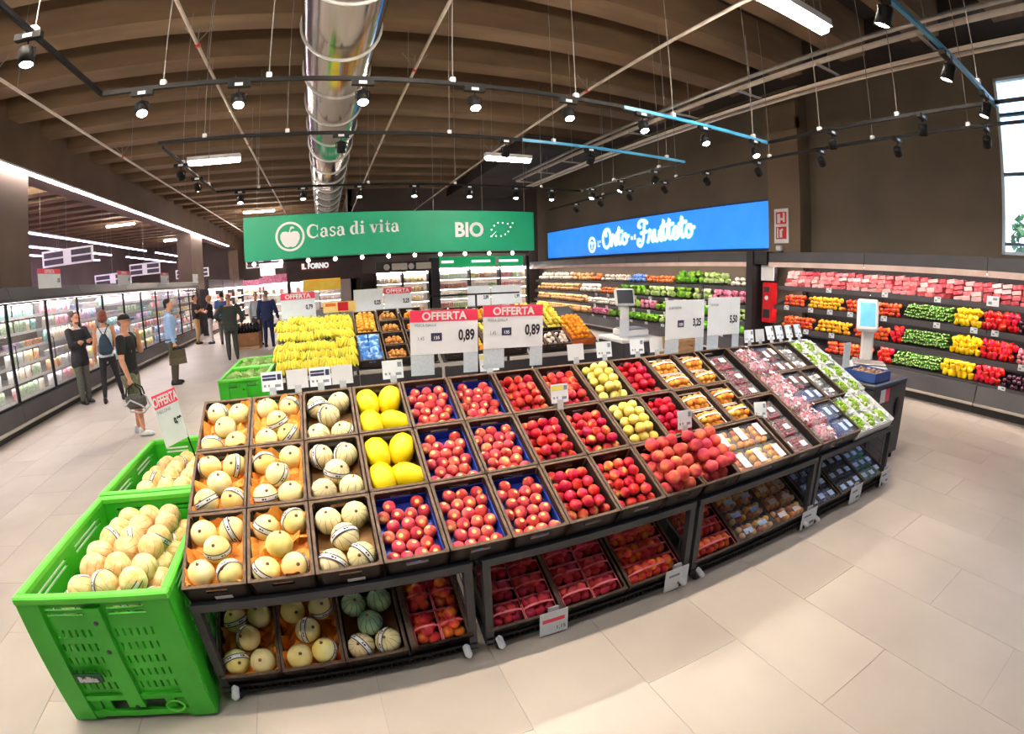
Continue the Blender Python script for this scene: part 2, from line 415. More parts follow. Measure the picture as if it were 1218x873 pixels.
# ================================================================ CEILING GEAR
# round spiral duct
du = thing('ventilation_duct', 'big round shiny metal air duct under the ceiling beams', 'duct', (0.17, 0, 4.62))
m_duct = mat('duct_sheet', (218, 212, 206), (196, 188, 182), scale=1.2, rough=0.16, metal=1.0, bump=0.03, stretch=(1, 0.15, 1))
rd = 0.41
MB().tube([(0, -6.5, 0), (0, 30, 0)], rd, 40).build('duct_tube', m_duct, du)
ring_me = MB().tube([(math.cos(2*PI*k/32)*(rd+0.012), 0, math.sin(2*PI*k/32)*(rd+0.012)) for k in range(32)], 0.019, 6, closed=True).mesh('ring', mat('ring_band', (226, 226, 222), (206, 206, 202), scale=8, rough=0.4, metal=0.2))
for k in range(32):
    put('ring', ring_me, du, (0, -5.2+1.13*k, 0))
hr_me = MB().tube([(0, 0, 0.29), (0, 0, 1.38)], 0.008, 4).mesh('hanger_rod', m_wire)
for k in range(12):
    for s_ in (-1, 1): put('hanger_rod', hr_me, du, (s_*rd*0.7, -5+3*k, 0))
# thin sprinkler pipes running along the aisle
m_red = mat('red_clip', (214, 60, 44), (190, 48, 36), scale=5)
for nm, x in (('far left', -3.85), ('left of the duct', -1.38), ('right of the duct', 1.14), ('rightmost', 3.62)):
    z = 4.55
    p = thing('sprinkler_pipe', 'thin pale sprinkler pipe under the beams, the one '+nm, 'pipe', (x, 0, z), group='sprinkler pipes')
    MB().tube([(0, -6.5, 0), (0, 31, 0)], 0.021, 8).build('pipe_run', m_pipe, p)
    for k in range(9):
        y = -3+4.1*k+(0.7 if x > 0 else 0)
        MB().tube([(0, y, 0), (0, y, 0.2)], 0.007, 5).tube([(0, y, 0.03), (-0.16, y, 0.22)], 0.006, 5).tube([(0, y, 0.03), (0.16, y, 0.22)], 0.006, 5).build('hanger', m_wire, p)
        MB().tube([(0, y-0.035, 0), (0, y+0.035, 0)], 0.028, 8).build('clip', m_red, p)
        MB().tube([(0.0, y+0.5, 0.0), (0, y+0.5, 1.2)], 0.005, 4).build('rod', m_wire, p)
# long cable tray and pipes by the right wall
tr = thing('cable_tray', 'long pale cable tray with pipes hung beside the right wall', 'cable tray', (0, 0, 0))
ym = 13.6
MB().bb(5.94, 5.99, -6, ym, 4.5, 4.54).build('tray_rail', mat('tray_cream', (238, 222, 206), (222, 206, 190), scale=4, rough=0.4), tr)
MB().bb(6.1, 6.14, -6, ym, 4.5, 4.54).build('tray_rail', MATS['tray_cream'], tr)
MB().tube([(5.72, -6, 4.72), (5.72, ym, 4.72)], 0.04, 8).build('pipe_run', m_pipe, tr)
MB().tube([(5.6, -6, 4.78), (5.6, ym, 4.78)], 0.03, 8).build('pipe_run', m_steel, tr)
MB().bb(5.93, 6.15, -6, ym, 4.54, 4.55).build('tray_bed', m_black, tr)
for k in range(14):
    y = -5+1.4*k; MB().bb(5.55, 6.25, y-0.015, y+0.015, 4.6, 4.63).build('cross_bar', m_steel, tr)
    MB().tube([(5.86, y, 4.63), (5.86, y, 5.9)], 0.008, 5).build('rod', m_wire, tr)
# ceiling battens
def batten(x, y, z, lab, L=1.42, e=None):
    t = thing('ceiling_batten', lab, 'light', (x, y, z), group='ceiling battens')
    MB().bb(-L/2, L/2, -0.07, 0.07, 0.03, 0.1).build('housing', m_white, t)
    MB().bevbox((0, 0, 0.0), (L-0.03, 0.11, 0.06), 0.02).build('diffuser', e or e_batten, t)
    for s_ in (-1, 1): MB().tube([(s_*L*.35, 0, .1), (s_*L*.35, 0, 5.5-z)], .004, 4).build('wire', m_wire, t)
for yn, y, z, L, xs in (('row over the peach display, leftmost one added', 2.17, 4.0, .9, (-4.4, -1.8, .76, 3.32)), ('row before the green sign', 8.26, 4.0, .9, (-1.8, 3.32)),  # leftmost batten of the first row is unseen, added to brighten the left aisle
                        ('far row past the green sign', 22.4, 5.22, 1.42, (-9.35, -2.85)), ('farthest row', 31.0, 5.22, 1.42, (-9.35, -2.85)), ('near row of the far left aisles', 13.5, 5.22, 1.42, (-9.35,))):
    for k, x in enumerate(xs):
        batten(x, y, z, 'white ceiling batten, %s from the left, %s' % (ORD[k], yn), L)
# long light strip along the girder and the violet strips over the far left aisles
def strip(name, lab, x, y0, y1, z, wd_, e, ax='y'):
    t = thing(name, lab, 'light', (0, 0, 0), group='long light strips')
    if ax == 'y':
        MB().bb(x-wd_/2, x+wd_/2, y0, y1, z, z+0.03).build('diffuser', e, t); MB().bb(x-wd_/2-0.01, x+wd_/2+0.01, y0, y1, z+0.03, z+0.07).build('housing', m_white, t)
        ks = int((y1-y0)/4)
        for k in range(ks+1): MB().tube([(x, y0+0.4+k*(y1-y0-0.8)/max(ks, 1), z+0.07), (x, y0+0.4+k*(y1-y0-0.8)/max(ks, 1), 5.4 if x < -6.7 else 4.6)], 0.006, 4).build('hanger', m_wire, t)
    return t
strip('light_strip', 'long white light strip along the lower edge of the brown girder', -5.86, -6, 30.5, 4.48, 0.09, e_strip)
for k, (x, y0, y1) in enumerate(((-8.75, 9.5, 24), (-8.75, 25.5, 35), (-10.6, 9, 24), (-12.2, 9, 26), (-10.6, 26, 35))):
    strip('light_strip', 'violet tinted hanging strip over the far left aisles, %s' % ('first from the girder', 'first from the girder, far piece', 'second from the girder', 'third from the girder', 'second from the girder, far piece')[k],
          x, y0, y1, 4.08, 0.08, e_strip2)
# overhead spot tracks
m_blueglint = mat('track_blue', (70, 170, 214), (52, 146, 196), scale=4, rough=0.35)  # window light reflected on the black track, painted as blue colour
e_lens = emis('spot_lens', (255, 236, 210), 60.0)
def rail(lab, pts, m, hooks, closed=False):
    t = thing('spot_track', lab, 'track', (0, 0, 0), group='spotlight tracks')
    for q_, (a, b) in enumerate(zip(pts, pts[1:])):
        a, b = Vector(a), Vector(b); d = (b-a).normalized(); n = Vector((0, 0, 1)).cross(d)*0.013
        u = Vector((0, 0, 0.016))
        MB().add([a-n-u, a+n-u, a+n+u, a-n+u, b-n-u, b+n-u, b+n+u, b-n+u], [(0, 1, 2, 3), (7, 6, 5, 4), (0, 4, 5, 1), (1, 5, 6, 2), (2, 6, 7, 3), (3, 7, 4, 0)], False).build('rail', m[q_] if isinstance(m, tuple) else m, t)
    for h in hooks:
        MB().tube([(h[0], h[1], h[2]+0.02), (h[0], h[1], 5.42)], 0.0045, 4).build('wire', m_wire, t)
        MB().bb(h[0]-0.02, h[0]+0.02, h[1]-0.02, h[1]+0.02, h[2]+0.01, h[2]+0.05).build('wire_clip', m_white, t)
    return t
TZ = 3.42
me_ad = MB().bb(-0.085, 0.085, -0.02, 0.02, -0.055, -0.016).mesh('adapter', m_black)
me_plate = MB().bb(-0.03, 0.03, -0.022, 0.022, -0.048, -0.024).mesh('rating_plate', m_white)
me_yoke = MB().tube([(0, 0, -0.06), (0, 0, -0.09), (0.052, 0, -0.11), (0.052, 0, -0.17)], 0.006, 5).tube([(0, 0, -0.09), (-0.052, 0, -0.11), (-0.052, 0, -0.17)], 0.006, 5).mesh('yoke', m_black)
me_can = MB().lathe([(0, 0.07), (0.04, 0.07), (0.052, 0.055), (0.055, -0.06), (0.048, -0.06), (0.046, -0.045), (0, -0.045)], 16).mesh('can', m_black)
me_lens = MB().lathe([(0, -0.058), (0.046, -0.054), (0.05, -0.048)], 16).mesh('lens', e_lens)
NS = [0]
def head(x, y, z, tgt, lab, watts=None, group='track spotlights', dim=1.0):
    t = thing('track_spotlight', lab, 'spotlight', (x, y, z), group=group)
    put('adapter', me_ad, t); put('rating_plate', me_plate, t); put('yoke', me_yoke, t)
    d = Vector(tgt)-Vector((x, y, z-0.19)); q = d.to_track_quat('-Z', 'Y').to_euler()
    c = put('can', me_can, t, (0, 0, -0.16), q); c.scale = (.84,)*3
    put('lens', me_lens, c)
    if watts != 0:
        dn = d.normalized()
        spot(t, tuple(Vector((0, 0, -0.19))+dn*0.075), tuple(Vector((0, 0, -0.19))+dn), watts or SPOT_W)
XL, XR, YF, YB = -1.69, 4.66, 1.07, 3.62
rail('black spotlight track bar over the rear edge of the peach display', [(XL, YB, TZ), (2.6, YB, TZ), (XR, YB, TZ)], (m_black, m_blueglint), [(x, YB, TZ) for x in (-1.2, -0.4, 1.0, 2.1, 3.2, 4.4)])
rail('black spotlight track bar running overhead from the left corner', [(XL, -4, TZ), (XL, YB, TZ)], m_black, [(XL, y, TZ) for y in (-2, 0, 1.4, 2.6)])
rail('black spotlight track bar with painted blue reflection near the high window', [(XL, YF, TZ), (XR+0.1, YF, TZ)], m_blueglint, [(x, YF, TZ) for x in (-1, 1.0, 2.6, 4.2)])
rail('black spotlight track bar along the right side, the upper one', [(XR, -4, TZ), (XR, YB, TZ)], m_black, [(XR, y, TZ) for y in (-2, 0.4, 2.0, 2.9)])
rail('black spotlight track bar along the right side, the long lower one', [(5.3, -4, TZ), (5.3, 10.6, TZ)], m_black, [(5.3, y, TZ) for y in (-1, 1.5, 2.6, 4.1, 6.0, 8.2)])
rail('black spotlight track bar crossing behind the duct, blue reflection painted on its right', [(-1.69, 5.04, TZ), (2.2, 5.04, TZ), (4.62, 5.04, TZ)], (m_black, m_blueglint), [(x, 5.04, TZ) for x in (-1.2, -0.35, 1.35, 2.6, 4.3)])
rail('black spotlight track bar running back on the left', [(XL, 5.2, TZ), (XL, 7.9, TZ)], m_black, [(XL, 6, TZ), (XL, 7.4, TZ)])
rail('black spotlight track bar crossing in front of the green sign', [(XL, 7.9, TZ), (4.6, 7.9, TZ)], m_black, [(x, 7.9, TZ) for x in (-1, 0.75, 2.2, 3.8)])
rail('short black spotlight track bar running back on the right', [(4.62, 5.04, TZ), (4.62, 7.9, TZ)], m_black, [(4.62, y, TZ) for y in (5.6, 6.8)])
DISPX = lambda x: max(-0.6, min(4.2, x*0.9+0.2))
for k, x in enumerate((-1.36, -0.62, 0.30, 1.18, 2.02, 2.82, 3.62, 4.42)):
    head(x, YB, TZ, (DISPX(x), 2.55, 1.0), 'lit spotlight on the bar over the rear crates, %s from the left' % ORD[k], SPOT_W*0.9)
for k, x in enumerate((-1.2, 0.1, 1.4, 2.5, 3.45, 4.35)):
    head(x, YF, TZ, (DISPX(x), 2.2, 0.7), 'spotlight on the bar with painted blue reflection over the front crates, %s from the left' % ORD[k], SPOT_W*0.5)
head(XL, 2.55, TZ, (-1.2, 2.4, 0.7), 'lit spotlight near the top left corner on the left bar', SPOT_W)
head(XL, 0.6, TZ, (-1.1, 1.9, 0.7), 'lit spotlight on the left bar above the melon bin', SPOT_W)
for k, y in enumerate((-0.6, 1.75, 2.75)):
    head(XR, y, TZ, (5.8, y+0.6, 0.0), 'spotlight on the upper right side bar, %s from the front' % ORD[k], SPOT_W*0.35)
for k, y in enumerate((0.3, 1.32, 2.3, 3.3, 4.3, 5.3, 6.3, 7.3, 8.3, 9.3)):
    head(5.3, y, TZ, (8.6, y+0.8, 1.1), 'small spotlight on the long lower right bar, %s from the front' % ORD[k], SPOT_W*0.8)
for k, x in enumerate((0.2, 2.0, 3.1)):
    head(x, 5.04, TZ, (x, 6.9, 0.9), 'dark spotlight on the bar with painted blue reflection behind the duct, %s from the left' % ORD[k], SPOT_W)
for k, y in enumerate((5.9, 6.7)):
    head(XL, y, TZ, (-0.8, 7.2, 0.8), 'lit spotlight on the bar running back on the left, %s one' % ('nearer', 'farther')[k], SPOT_W)
for k, x in enumerate((-1.3, -0.3, 0.6, 1.5, 2.45, 3.3, 4.0)):
    head(x, 7.9, TZ, (x*0.9, 7.2, 0.9), 'small spotlight before the green sign, %s from the left' % ORD[k], SPOT_W*0.7)
for k, y in enumerate((5.7, 6.6, 7.5)):
    head(4.62, y, TZ, (3.4, 7, 0.9), 'small spotlight on the short right bar running back, %s from the front' % ORD[k], SPOT_W*0.7)
# ================================================================ PRODUCE SHAPES
def mesh_round(rx, rz, n=16, k=10, dimple=0.0, flat=0.0, lobes=0, lobe=0.0):
    prof = []
    for i in range(k+1):
        a = PI*i/k; r = math.sin(a)*rx; z = -math.cos(a)*rz
        if dimple: z -= dimple*rz*math.exp(-(r/(rx*0.35))**2) if z > 0 else -dimple*0.3*rz*math.exp(-(r/(rx*0.3))**2)
        prof.append((r if 0 < i < k else 0.0, z))
    fx = (lambda t, z: 1+lobe*math.cos(lobes*t)) if lobes else None
    return MB().lathe(prof, n, fx=fx)
def creased(rx, rz, n=16, k=10):
    """peach: a seam on one side and a stem dimple"""
    mb = mesh_round(rx, rz, n, k, dimple=0.22)
    mb.v = [(x*(1-0.10*max(0, 1-abs(math.atan2(y, x))/0.4)*(1 if z > -rz*.5 else 0)), y, z) for x, y, z in mb.v]
    return mb
m_peach = fruit_mat('peach_skin', [(0.25, (140, 36, 52)), (0.45, (208, 66, 76)), (0.6, (228, 104, 96)), (0.78, (246, 176, 100))], (0.0125, (244, 206, 130)), rough=0.7, scale=16, rv=0.12, rh=0.01, spec=0.2)
m_nect = fruit_mat('nectarine_skin', [(0.25, (150, 10, 40)), (0.47, (214, 30, 56)), (0.58, (232, 84, 66)), (0.7, (250, 196, 96))], None, rough=0.3, scale=15, rv=0.12, rh=0.01)
m_dark = fruit_mat('dark_nectarine_skin', [(0.25, (140, 6, 34)), (0.5, (208, 18, 50)), (0.7, (236, 60, 62)), (0.85, (244, 120, 80))], None, rough=0.25, scale=12, rv=0.16, rh=0.006)
m_ypeach = fruit_mat('yellow_peach_skin', [(0.3, (244, 216, 80)), (0.55, (250, 230, 120)), (0.8, (254, 242, 170))], None, rough=0.6, scale=12, rv=0.05, rh=0.006)
m_bpeach = fruit_mat('big_peach_skin', [(0.28, (140, 40, 60)), (0.46, (214, 70, 80)), (0.6, (240, 118, 92)), (0.76, (250, 180, 104))], None, rough=0.75, scale=11, rv=0.12, rh=0.009, spec=0.2)
m_apri = fruit_mat('apricot_skin', [(0.3, (236, 100, 60)), (0.48, (248, 164, 60)), (0.7, (254, 206, 90))], None, rough=0.6, scale=18, rv=0.08, rh=0.01)
m_orn = fruit_mat('orange_peel', [(0.3, (240, 140, 20)), (0.7, (252, 176, 40))], None, rough=0.5, scale=60, rv=0.08, rh=0.012)
m_lem = fruit_mat('lemon_peel', [(0.3, (240, 214, 50)), (0.7, (252, 238, 110))], None, rough=0.5, scale=50, rv=0.08, rh=0.01)
m_honey = fruit_mat('honeydew_rind', [(0.3, (240, 208, 110)), (0.5, (250, 232, 152)), (0.75, (253, 243, 196))], None, rough=0.45, scale=7, rv=0.06, rh=0.01, bump=0.04)
m_scar = mat('stem_scar', (150, 96, 76), (110, 84, 60), scale=40, rough=0.8)
m_yell = fruit_mat('yellow_melon_rind', [(0.3, (246, 210, 0)), (0.7, (255, 230, 24))], None, rough=0.4, scale=5, rv=0.04, rh=0.006, bump=0.06)
def striped(name, base, base2, line, nl, power, bumpy=0.1, net=0.0):
    """ribbed melon rind: meridian lines round local Z, optional netting"""
    m = fruit_mat(name, [(0.3, base), (0.7, base2)], None, rough=0.6, scale=22, rv=0.08, rh=0.012, bump=bumpy)
    n = m.node_tree.nodes; l = m.node_tree.links
    tc = [x for x in n if x.type == 'TEX_COORD'][0]; sx = n.new('ShaderNodeSeparateXYZ'); l.new(tc.outputs['Object'], sx.inputs[0])
    at = n.new('ShaderNodeMath'); at.operation = 'ARCTAN2'; l.new(sx.outputs['Y'], at.inputs[0]); l.new(sx.outputs['X'], at.inputs[1])
    nz = n.new('ShaderNodeTexNoise'); nz.inputs['Scale'].default_value = 14; l.new(tc.outputs['Object'], nz.inputs['Vector'])
    wob = n.new('ShaderNodeMath'); wob.operation = 'MULTIPLY_ADD'; wob.inputs[1].default_value = 0.5; l.new(nz.outputs['Fac'], wob.inputs[0]); l.new(at.outputs[0], wob.inputs[2])
    mu = n.new('ShaderNodeMath'); mu.operation = 'MULTIPLY'; mu.inputs[1].default_value = nl/2; l.new(wob.outputs[0], mu.inputs[0])
    si = n.new('ShaderNodeMath'); si.operation = 'SINE'; l.new(mu.outputs[0], si.inputs[0]); ab = n.new('ShaderNodeMath'); ab.operation = 'ABSOLUTE'; l.new(si.outputs[0], ab.inputs[0])
    mr = n.new('ShaderNodeMapRange'); mr.inputs['From Min'].default_value = 0.0; mr.inputs['From Max'].default_value = power; mr.inputs['To Min'].default_value = 1; mr.inputs['To Max'].default_value = 0
    l.new(ab.outputs[0], mr.inputs['Value'])
    mx = n.new('ShaderNodeMixRGB'); mx.inputs['Color2'].default_value = RGB(*line); l.new(mr.outputs[0], mx.inputs['Fac'])
    hs = [x for x in n if x.type == 'HUE_SAT'][0]; l.new(hs.outputs[0], mx.inputs['Color1'])
    l.new(mx.outputs[0], n['Principled BSDF'].inputs['Base Color'])
    return m
m_cant = striped('striped_melon_rind', (232, 212, 150), (246, 232, 180), (120, 124, 84), 11, 0.22)
m_green = striped('green_striped_rind', (150, 190, 150), (186, 214, 170), (40, 84, 60), 11, 0.3)
m_gal = striped('netted_melon_rind', (226, 176, 100), (252, 230, 176), (142, 104, 60), 10, 0.14, 0.5)
m_band = mat('paper_band', (240, 238, 232), (226, 224, 220), scale=30, rough=0.5)
m_bandk = mat('band_print', (46, 44, 70), (30, 30, 46), scale=30, rough=0.5)

ME = dict(
    peach=creased(0.0335, 0.0315).mesh('peach', m_peach), nectarine=creased(0.031, 0.030).mesh('nectarine', m_nect),
    dark=creased(0.034, 0.033).mesh('dark_nectarine', m_dark), ypeach=creased(0.034, 0.033).mesh('yellow_peach', m_ypeach),
    bpeach=creased(0.041, 0.039).mesh('big_peach', m_bpeach), apricot=creased(0.024, 0.0235, 12, 8).mesh('apricot', m_apri),
    orange=mesh_round(0.037, 0.036, 12, 8, 0.06).mesh('orange', m_orn),
    lemon=MB().lathe([(0, -.044), (.008, -.041), (.022, -.03), (.03, -.012), (.031, .006), (.024, .028), (.009, .042), (0, .046)], 12).mesh('lemon', m_lem),
    honey=mesh_round(0.064, 0.061, 20, 12, 0.07).mesh('honeydew', m_honey),
    yell=MB().lathe([(0, -.098), (.02, -.094), (.048, -.074), (.066, -.04), (.0715, -.002), (.069, .035), (.054, .07), (.028, .092), (.010, .1), (0, .1)], 20).mesh('yellow_melon', m_yell),
    cant=mesh_round(0.066, 0.064, 33, 12, 0.05, lobes=11, lobe=0.015).mesh('striped_melon', m_cant),
    green=mesh_round(0.066, 0.064, 33, 12, 0.05, lobes=11, lobe=0.015).mesh('green_melon', m_green),
    gal=mesh_round(0.068, 0.075, 30, 12, 0.03, lobes=10, lobe=0.02).mesh('netted_melon', m_gal),
    scar=MB().lathe([(0.009, 0.0), (0.008, 0.003), (0.004, 0.004), (0.003, 0.012), (0, 0.012)], 8).mesh('stem_scar', m_scar))
def band_mesh(rx, rz, w=0.028, key=''):
    """printed paper ring round a melon: two dark lines and a pale middle"""
    mb = MB(); n = 30
    rows = [-w/2, -w/2+0.005, -0.003, 0.003, w/2-0.005, w/2] if key != 'plain' else [-w/2, -w/2+.004, 0, 0, w/2-.004, w/2]
    for k, (a, b) in enumerate(zip(rows, rows[1:])):
        mb.cur = 1 if k in (0, 4) else 0
        if a == b: continue
        vs = []
        for z in (a, b):
            r = rx*math.sqrt(max(0, 1-(z/rz)**2))*1.02
            vs += [(r*math.cos(2*PI*i/n), r*math.sin(2*PI*i/n), z) for i in range(n)]
        mb.add(vs, [(i, (i+1) % n, n+(i+1) % n, n+i) for i in range(n)], True)
        if k == 2:      # a few print marks
            mb.cur = 1
            for q in range(0, n, 5):
                r = rx*1.03; vs = [(r*math.cos(t), r*math.sin(t), z) for z in (-.004, .004) for t in (2*PI*q/n, 2*PI*(q+1.6)/n)]
                mb.add(vs, [(0, 1, 3, 2)], False)
    return mb.mesh('paper_band', [m_band, m_bandk])
BAND = dict(honey=band_mesh(0.064, 0.064), cant=band_mesh(0.0675, 0.066), gal=band_mesh(0.070, 0.074))
def melon(kind, name, lab, mw, group, parent=None, band=True, scar=True, tilt=None):
    """one melon standing in the world matrix mw, with its paper band and stem scar"""
    b = {'honey': 'honey', 'cant': 'cant', 'green': 'cant', 'gal': 'gal'}.get(kind)
    q = tilt or (rnd.uniform(-.7, .3), rnd.uniform(-.5, .5), rnd.uniform(0, 6))
    o = put(name, ME[kind], None, mw=mw @ Euler(q).to_matrix().to_4x4())
    tag(o, lab, 'melon', group)
    if band: put('paper_band', BAND[b], o, rot=(rnd.uniform(0.3, 1.5), 0, rnd.uniform(0, 6)))
    if scar: put('stem_scar', ME['scar'], o, loc=(0, 0, 0.056 if kind == 'honey' else 0.058))
    return o

# ================================================================ BIG GREEN BINS
m_bin = mat('bin_green', (62, 188, 44), (46, 170, 34), scale=2.5, rough=0.4, rv=0.02)
m_bin2 = mat('bin_green_lip', (104, 216, 70), (84, 200, 54), scale=3, rough=0.4)
m_hole = mat('bin_shadow_hole', (10, 40, 12), (6, 30, 8), scale=5, rough=0.9)
def pallet_bin(name, lab, x0, x1, y0, y1, h, group, detail=True, plate=False):
    t = thing(name, lab, 'bin', ((x0+x1)/2, (y0+y1)/2, 0), group=group)
    w, d = x1-x0, y1-y0
    def wall(L, rows, mtx):
        mb = MB(); z0, z1 = 0.13, h-0.03
        if not detail: mb.bb(0, 0, 0, 0, 0, 0); mb = MB()
        # columns: corner post, panel, centre post, panel, corner post
        xs = [-L/2+0.03, -L/2+0.12]
        half = L/2-0.12-0.05
        ncol = 6
        for side in (0, 1):
            a = -L/2+0.12 if side == 0 else 0.05
            st = half/ncol
            for k in range(ncol): xs += [a+st*k+st*0.33, a+st*k+st*0.67]
            xs += [a+half]
        xs += [L/2-0.03]
        xs = sorted(set(round(v, 5) for v in xs))
        zs = [z0, z0+0.05]
        nr = rows
        for k in range(nr): zs += [z0+0.07+k*0.078, z0+0.07+k*0.078+0.042]
        zs += [z1-0.085, z1-0.07, z1-0.055, z1-0.04, z1]
        zs = sorted(set(round(v, 5) for v in zs))
        def hole(i, j):
            xm, zm = (xs[i]+xs[i+1])/2, (zs[j]+zs[j+1])/2
            ax = abs(xm)
            if ax < 0.05 or ax > L/2-0.12: return False
            if z1-0.085 < zm < z1-0.07 or z1-0.055 < zm < z1-0.04: return True
            for k in range(nr):
                a = z0+0.07+k*0.078
                if a < zm < a+0.042:
                    u = (ax-0.05)/(half/ncol) if xm > 0 else (xm+L/2-0.12)/(half/ncol)
                    f = u-math.floor(u)
                    return 0.33 < f < 0.67
            return False
        mb.holes(xs, zs, hole, 0.012, mtx)
        # raised posts, mid rail
        for px, pw in ((-L/2+0.06, 0.12), (L/2-0.06, 0.12), (0, 0.085)):
            mb.box((px, -0.012, (0.02+h-0.03)/2 if pw > .1 else h*0.52), (pw, 0.026, h-0.05 if pw > .1 else h*0.78), mtx)
        mb.box((0, -0.008, 0.155), (L-0.05, 0.02, 0.03), mtx); mb.box((0, -0.008, 0.05), (L-0.1, 0.02, 0.035), mtx)
        for s_ in (-1, 1):     # fork openings with a brace
            mb.box((s_*(L/4-0.02), 0.004, 0.1), (0.05, 0.012, 0.1), mtx)
        return mb
    T = Matrix.Translation
    for nm, L, mtx in (('wall_panel', w, T((0, -d/2+0.02, 0))), ('wall_panel', w, T((0, d/2-0.02, 0)) @ Matrix.Rotation(PI, 4, 'Z')),
                       ('wall_panel', d, T((-w/2+0.02, 0, 0)) @ Matrix.Rotation(-PI/2, 4, 'Z')), ('wall_panel', d, T((w/2-0.02, 0, 0)) @ Matrix.Rotation(PI/2, 4, 'Z'))):
        wall(L, 5, mtx).build(nm, m_bin, t)
    rim = MB(); e = 0.045
    rim.bevbox((0, -d/2+e/2-0.01, h-0.02), (w+0.02, e, 0.04), 0.008); rim.bevbox((0, d/2-e/2+0.01, h-0.02), (w+0.02, e, 0.04), 0.008)
    rim.bevbox((-w/2+e/2-0.01, 0, h-0.0201), (e, d+0.02-2*e+.016, 0.0398), 0.008); rim.bevbox((w/2-e/2+0.01, 0, h-0.0201), (e, d+0.02-2*e+.016, 0.0398), 0.008)
    rim.build('rim', m_bin2, t)
    MB().bb(-w/2+0.03, w/2-0.03, -d/2+0.03, d/2-0.03, 0.12, 0.14).build('base', m_bin, t)
    for sx_ in (-1, 0, 1):
        for sy in (-1, 1):
            if sx_ == 0: continue
            MB().prism([(-0.075, 0.02), (-0.06, 0.0), (0.06, 0), (0.075, 0.02), (0.085, 0.12), (-0.085, 0.12)], 'y', -0.08, 0.08).build('foot', m_bin, t, (sx_*(w/2-0.09), sy*(d/2-0.1), 0))
    for x in (-0.0,):
        for z in (h-0.14, h-0.3, 0.1): MB().tube([(x, -d/2-0.008, z), (x, -d/2+0.0, z)], 0.012, 10).build('bolt', m_char, t)
    if plate:
        p = MB().bevbox((-0.17, -d/2-0.012, 0.3), (0.15, 0.02, 0.055), 0.006).build('maker_plate', mat('plate_dark_green', (30, 92, 48), (24, 80, 40), scale=5), t)
        text('Bellita', 0.042, m_white, p, (-0.17, -d/2-0.024, 0.3), RX, 'plate_lettering', bold=0.002)
        MB().tube([(0.20+0.045*math.cos(a), -d/2-0.012, 0.10+0.035*math.sin(a)) for a in [2*PI*k/20 for k in range(20)]], 0.005, 5, closed=True).build('ring_mark', m_bin2, t)
    return t
pallet_bin('pallet_bin', 'big green slotted plastic pallet bin of netted melons at the corner of the display', -1.585, -0.825, 1.74, 2.81, 0.745, 'green pallet bins', plate=True)
pallet_bin('pallet_bin', 'green plastic bin behind the big melon bin, with a tilted offer card', -1.6, -0.84, 2.86, 3.95, 0.745, 'green pallet bins')
def heap(kind, name, lab, cat, group, x0, x1, y0, y1, z0, pitch, rows, rr, rot=None, crown=0.0, jit=0.12, info=False):
    """loose heap of one fruit: jittered layers, upper layers sit in the gaps of the lower"""
    out = []
    for lay in range(rows):
        off = (lay % 2)*pitch*0.5
        nx = max(1, int((x1-x0+1e-4)/pitch)-(1 if lay % 2 else 0)); ny = max(1, int((y1-y0+1e-4)/pitch)-(1 if lay % 2 else 0))
        for i in range(nx):
            for j in range(ny):
                x = (x0+x1-nx*pitch)/2+(i+0.5)*pitch+rnd.uniform(-jit, jit)*pitch; y = (y0+y1-ny*pitch)/2+(j+0.5)*pitch+rnd.uniform(-jit, jit)*pitch
                u = ((x-(x0+x1)/2)/((x1-x0)/2))**2+((y-(y0+y1)/2)/((y1-y0)/2))**2
                z = z0+rr+lay*pitch*0.72+crown*(1-u*0.5)+rnd.uniform(-.1, .1)*rr
                out.append(((x, y, z), lay, j, i) if info else (x, y, z))
    return out
pos = heap('gal', '', '', '', '', -1.53, -0.88, 1.8, 2.76, 0.45, 0.138, 1, 0.08, crown=0.07, info=True)
for k, p_ in enumerate(pos):
    p = p_[0]
    melon('gal', 'netted_melon', 'netted melon, lower layer of the big green bin, %s row, %s from the left' % (ORD[p_[2]], ORD[p_[3]]), Matrix.Translation(p), 'netted melons in the front green bin', scar=False, band=(k % 2 == 0), tilt=(rnd.uniform(-1.2, 1.2), rnd.uniform(-1, 1), rnd.uniform(0, 6)))
pos = heap('gal', '', '', '', '', -1.47, -0.93, 1.86, 2.72, 0.545, 0.138, 1, 0.08, crown=0.06, info=True)
for k, p_ in enumerate(pos):
    p = p_[0]
    melon('gal', 'netted_melon', 'netted melon on top in the big green bin, %s row, %s from the left' % (ORD[p_[2]], ORD[p_[3]]), Matrix.Translation(p), 'netted melons in the front green bin', scar=False, band=(k % 3 == 0), tilt=(rnd.uniform(-1.2, 1.2), rnd.uniform(-1, 1), rnd.uniform(0, 6)))
pos = heap('gal', '', '', '', '', -1.5, -0.9, 2.95, 3.85, 0.49, 0.142, 1, 0.08, crown=0.06, info=True)
for k, p_ in enumerate(pos):
    p = p_[0]
    melon('gal', 'netted_melon', 'netted melon in the second green bin, %s row, %s from the left' % (ORD[p_[2]], ORD[p_[3]]), Matrix.Translation(p), 'netted melons in the second green bin', scar=False, band=(k % 2 == 0), tilt=(rnd.uniform(-1.2, 1.2), rnd.uniform(-1, 1), rnd.uniform(0, 6)))

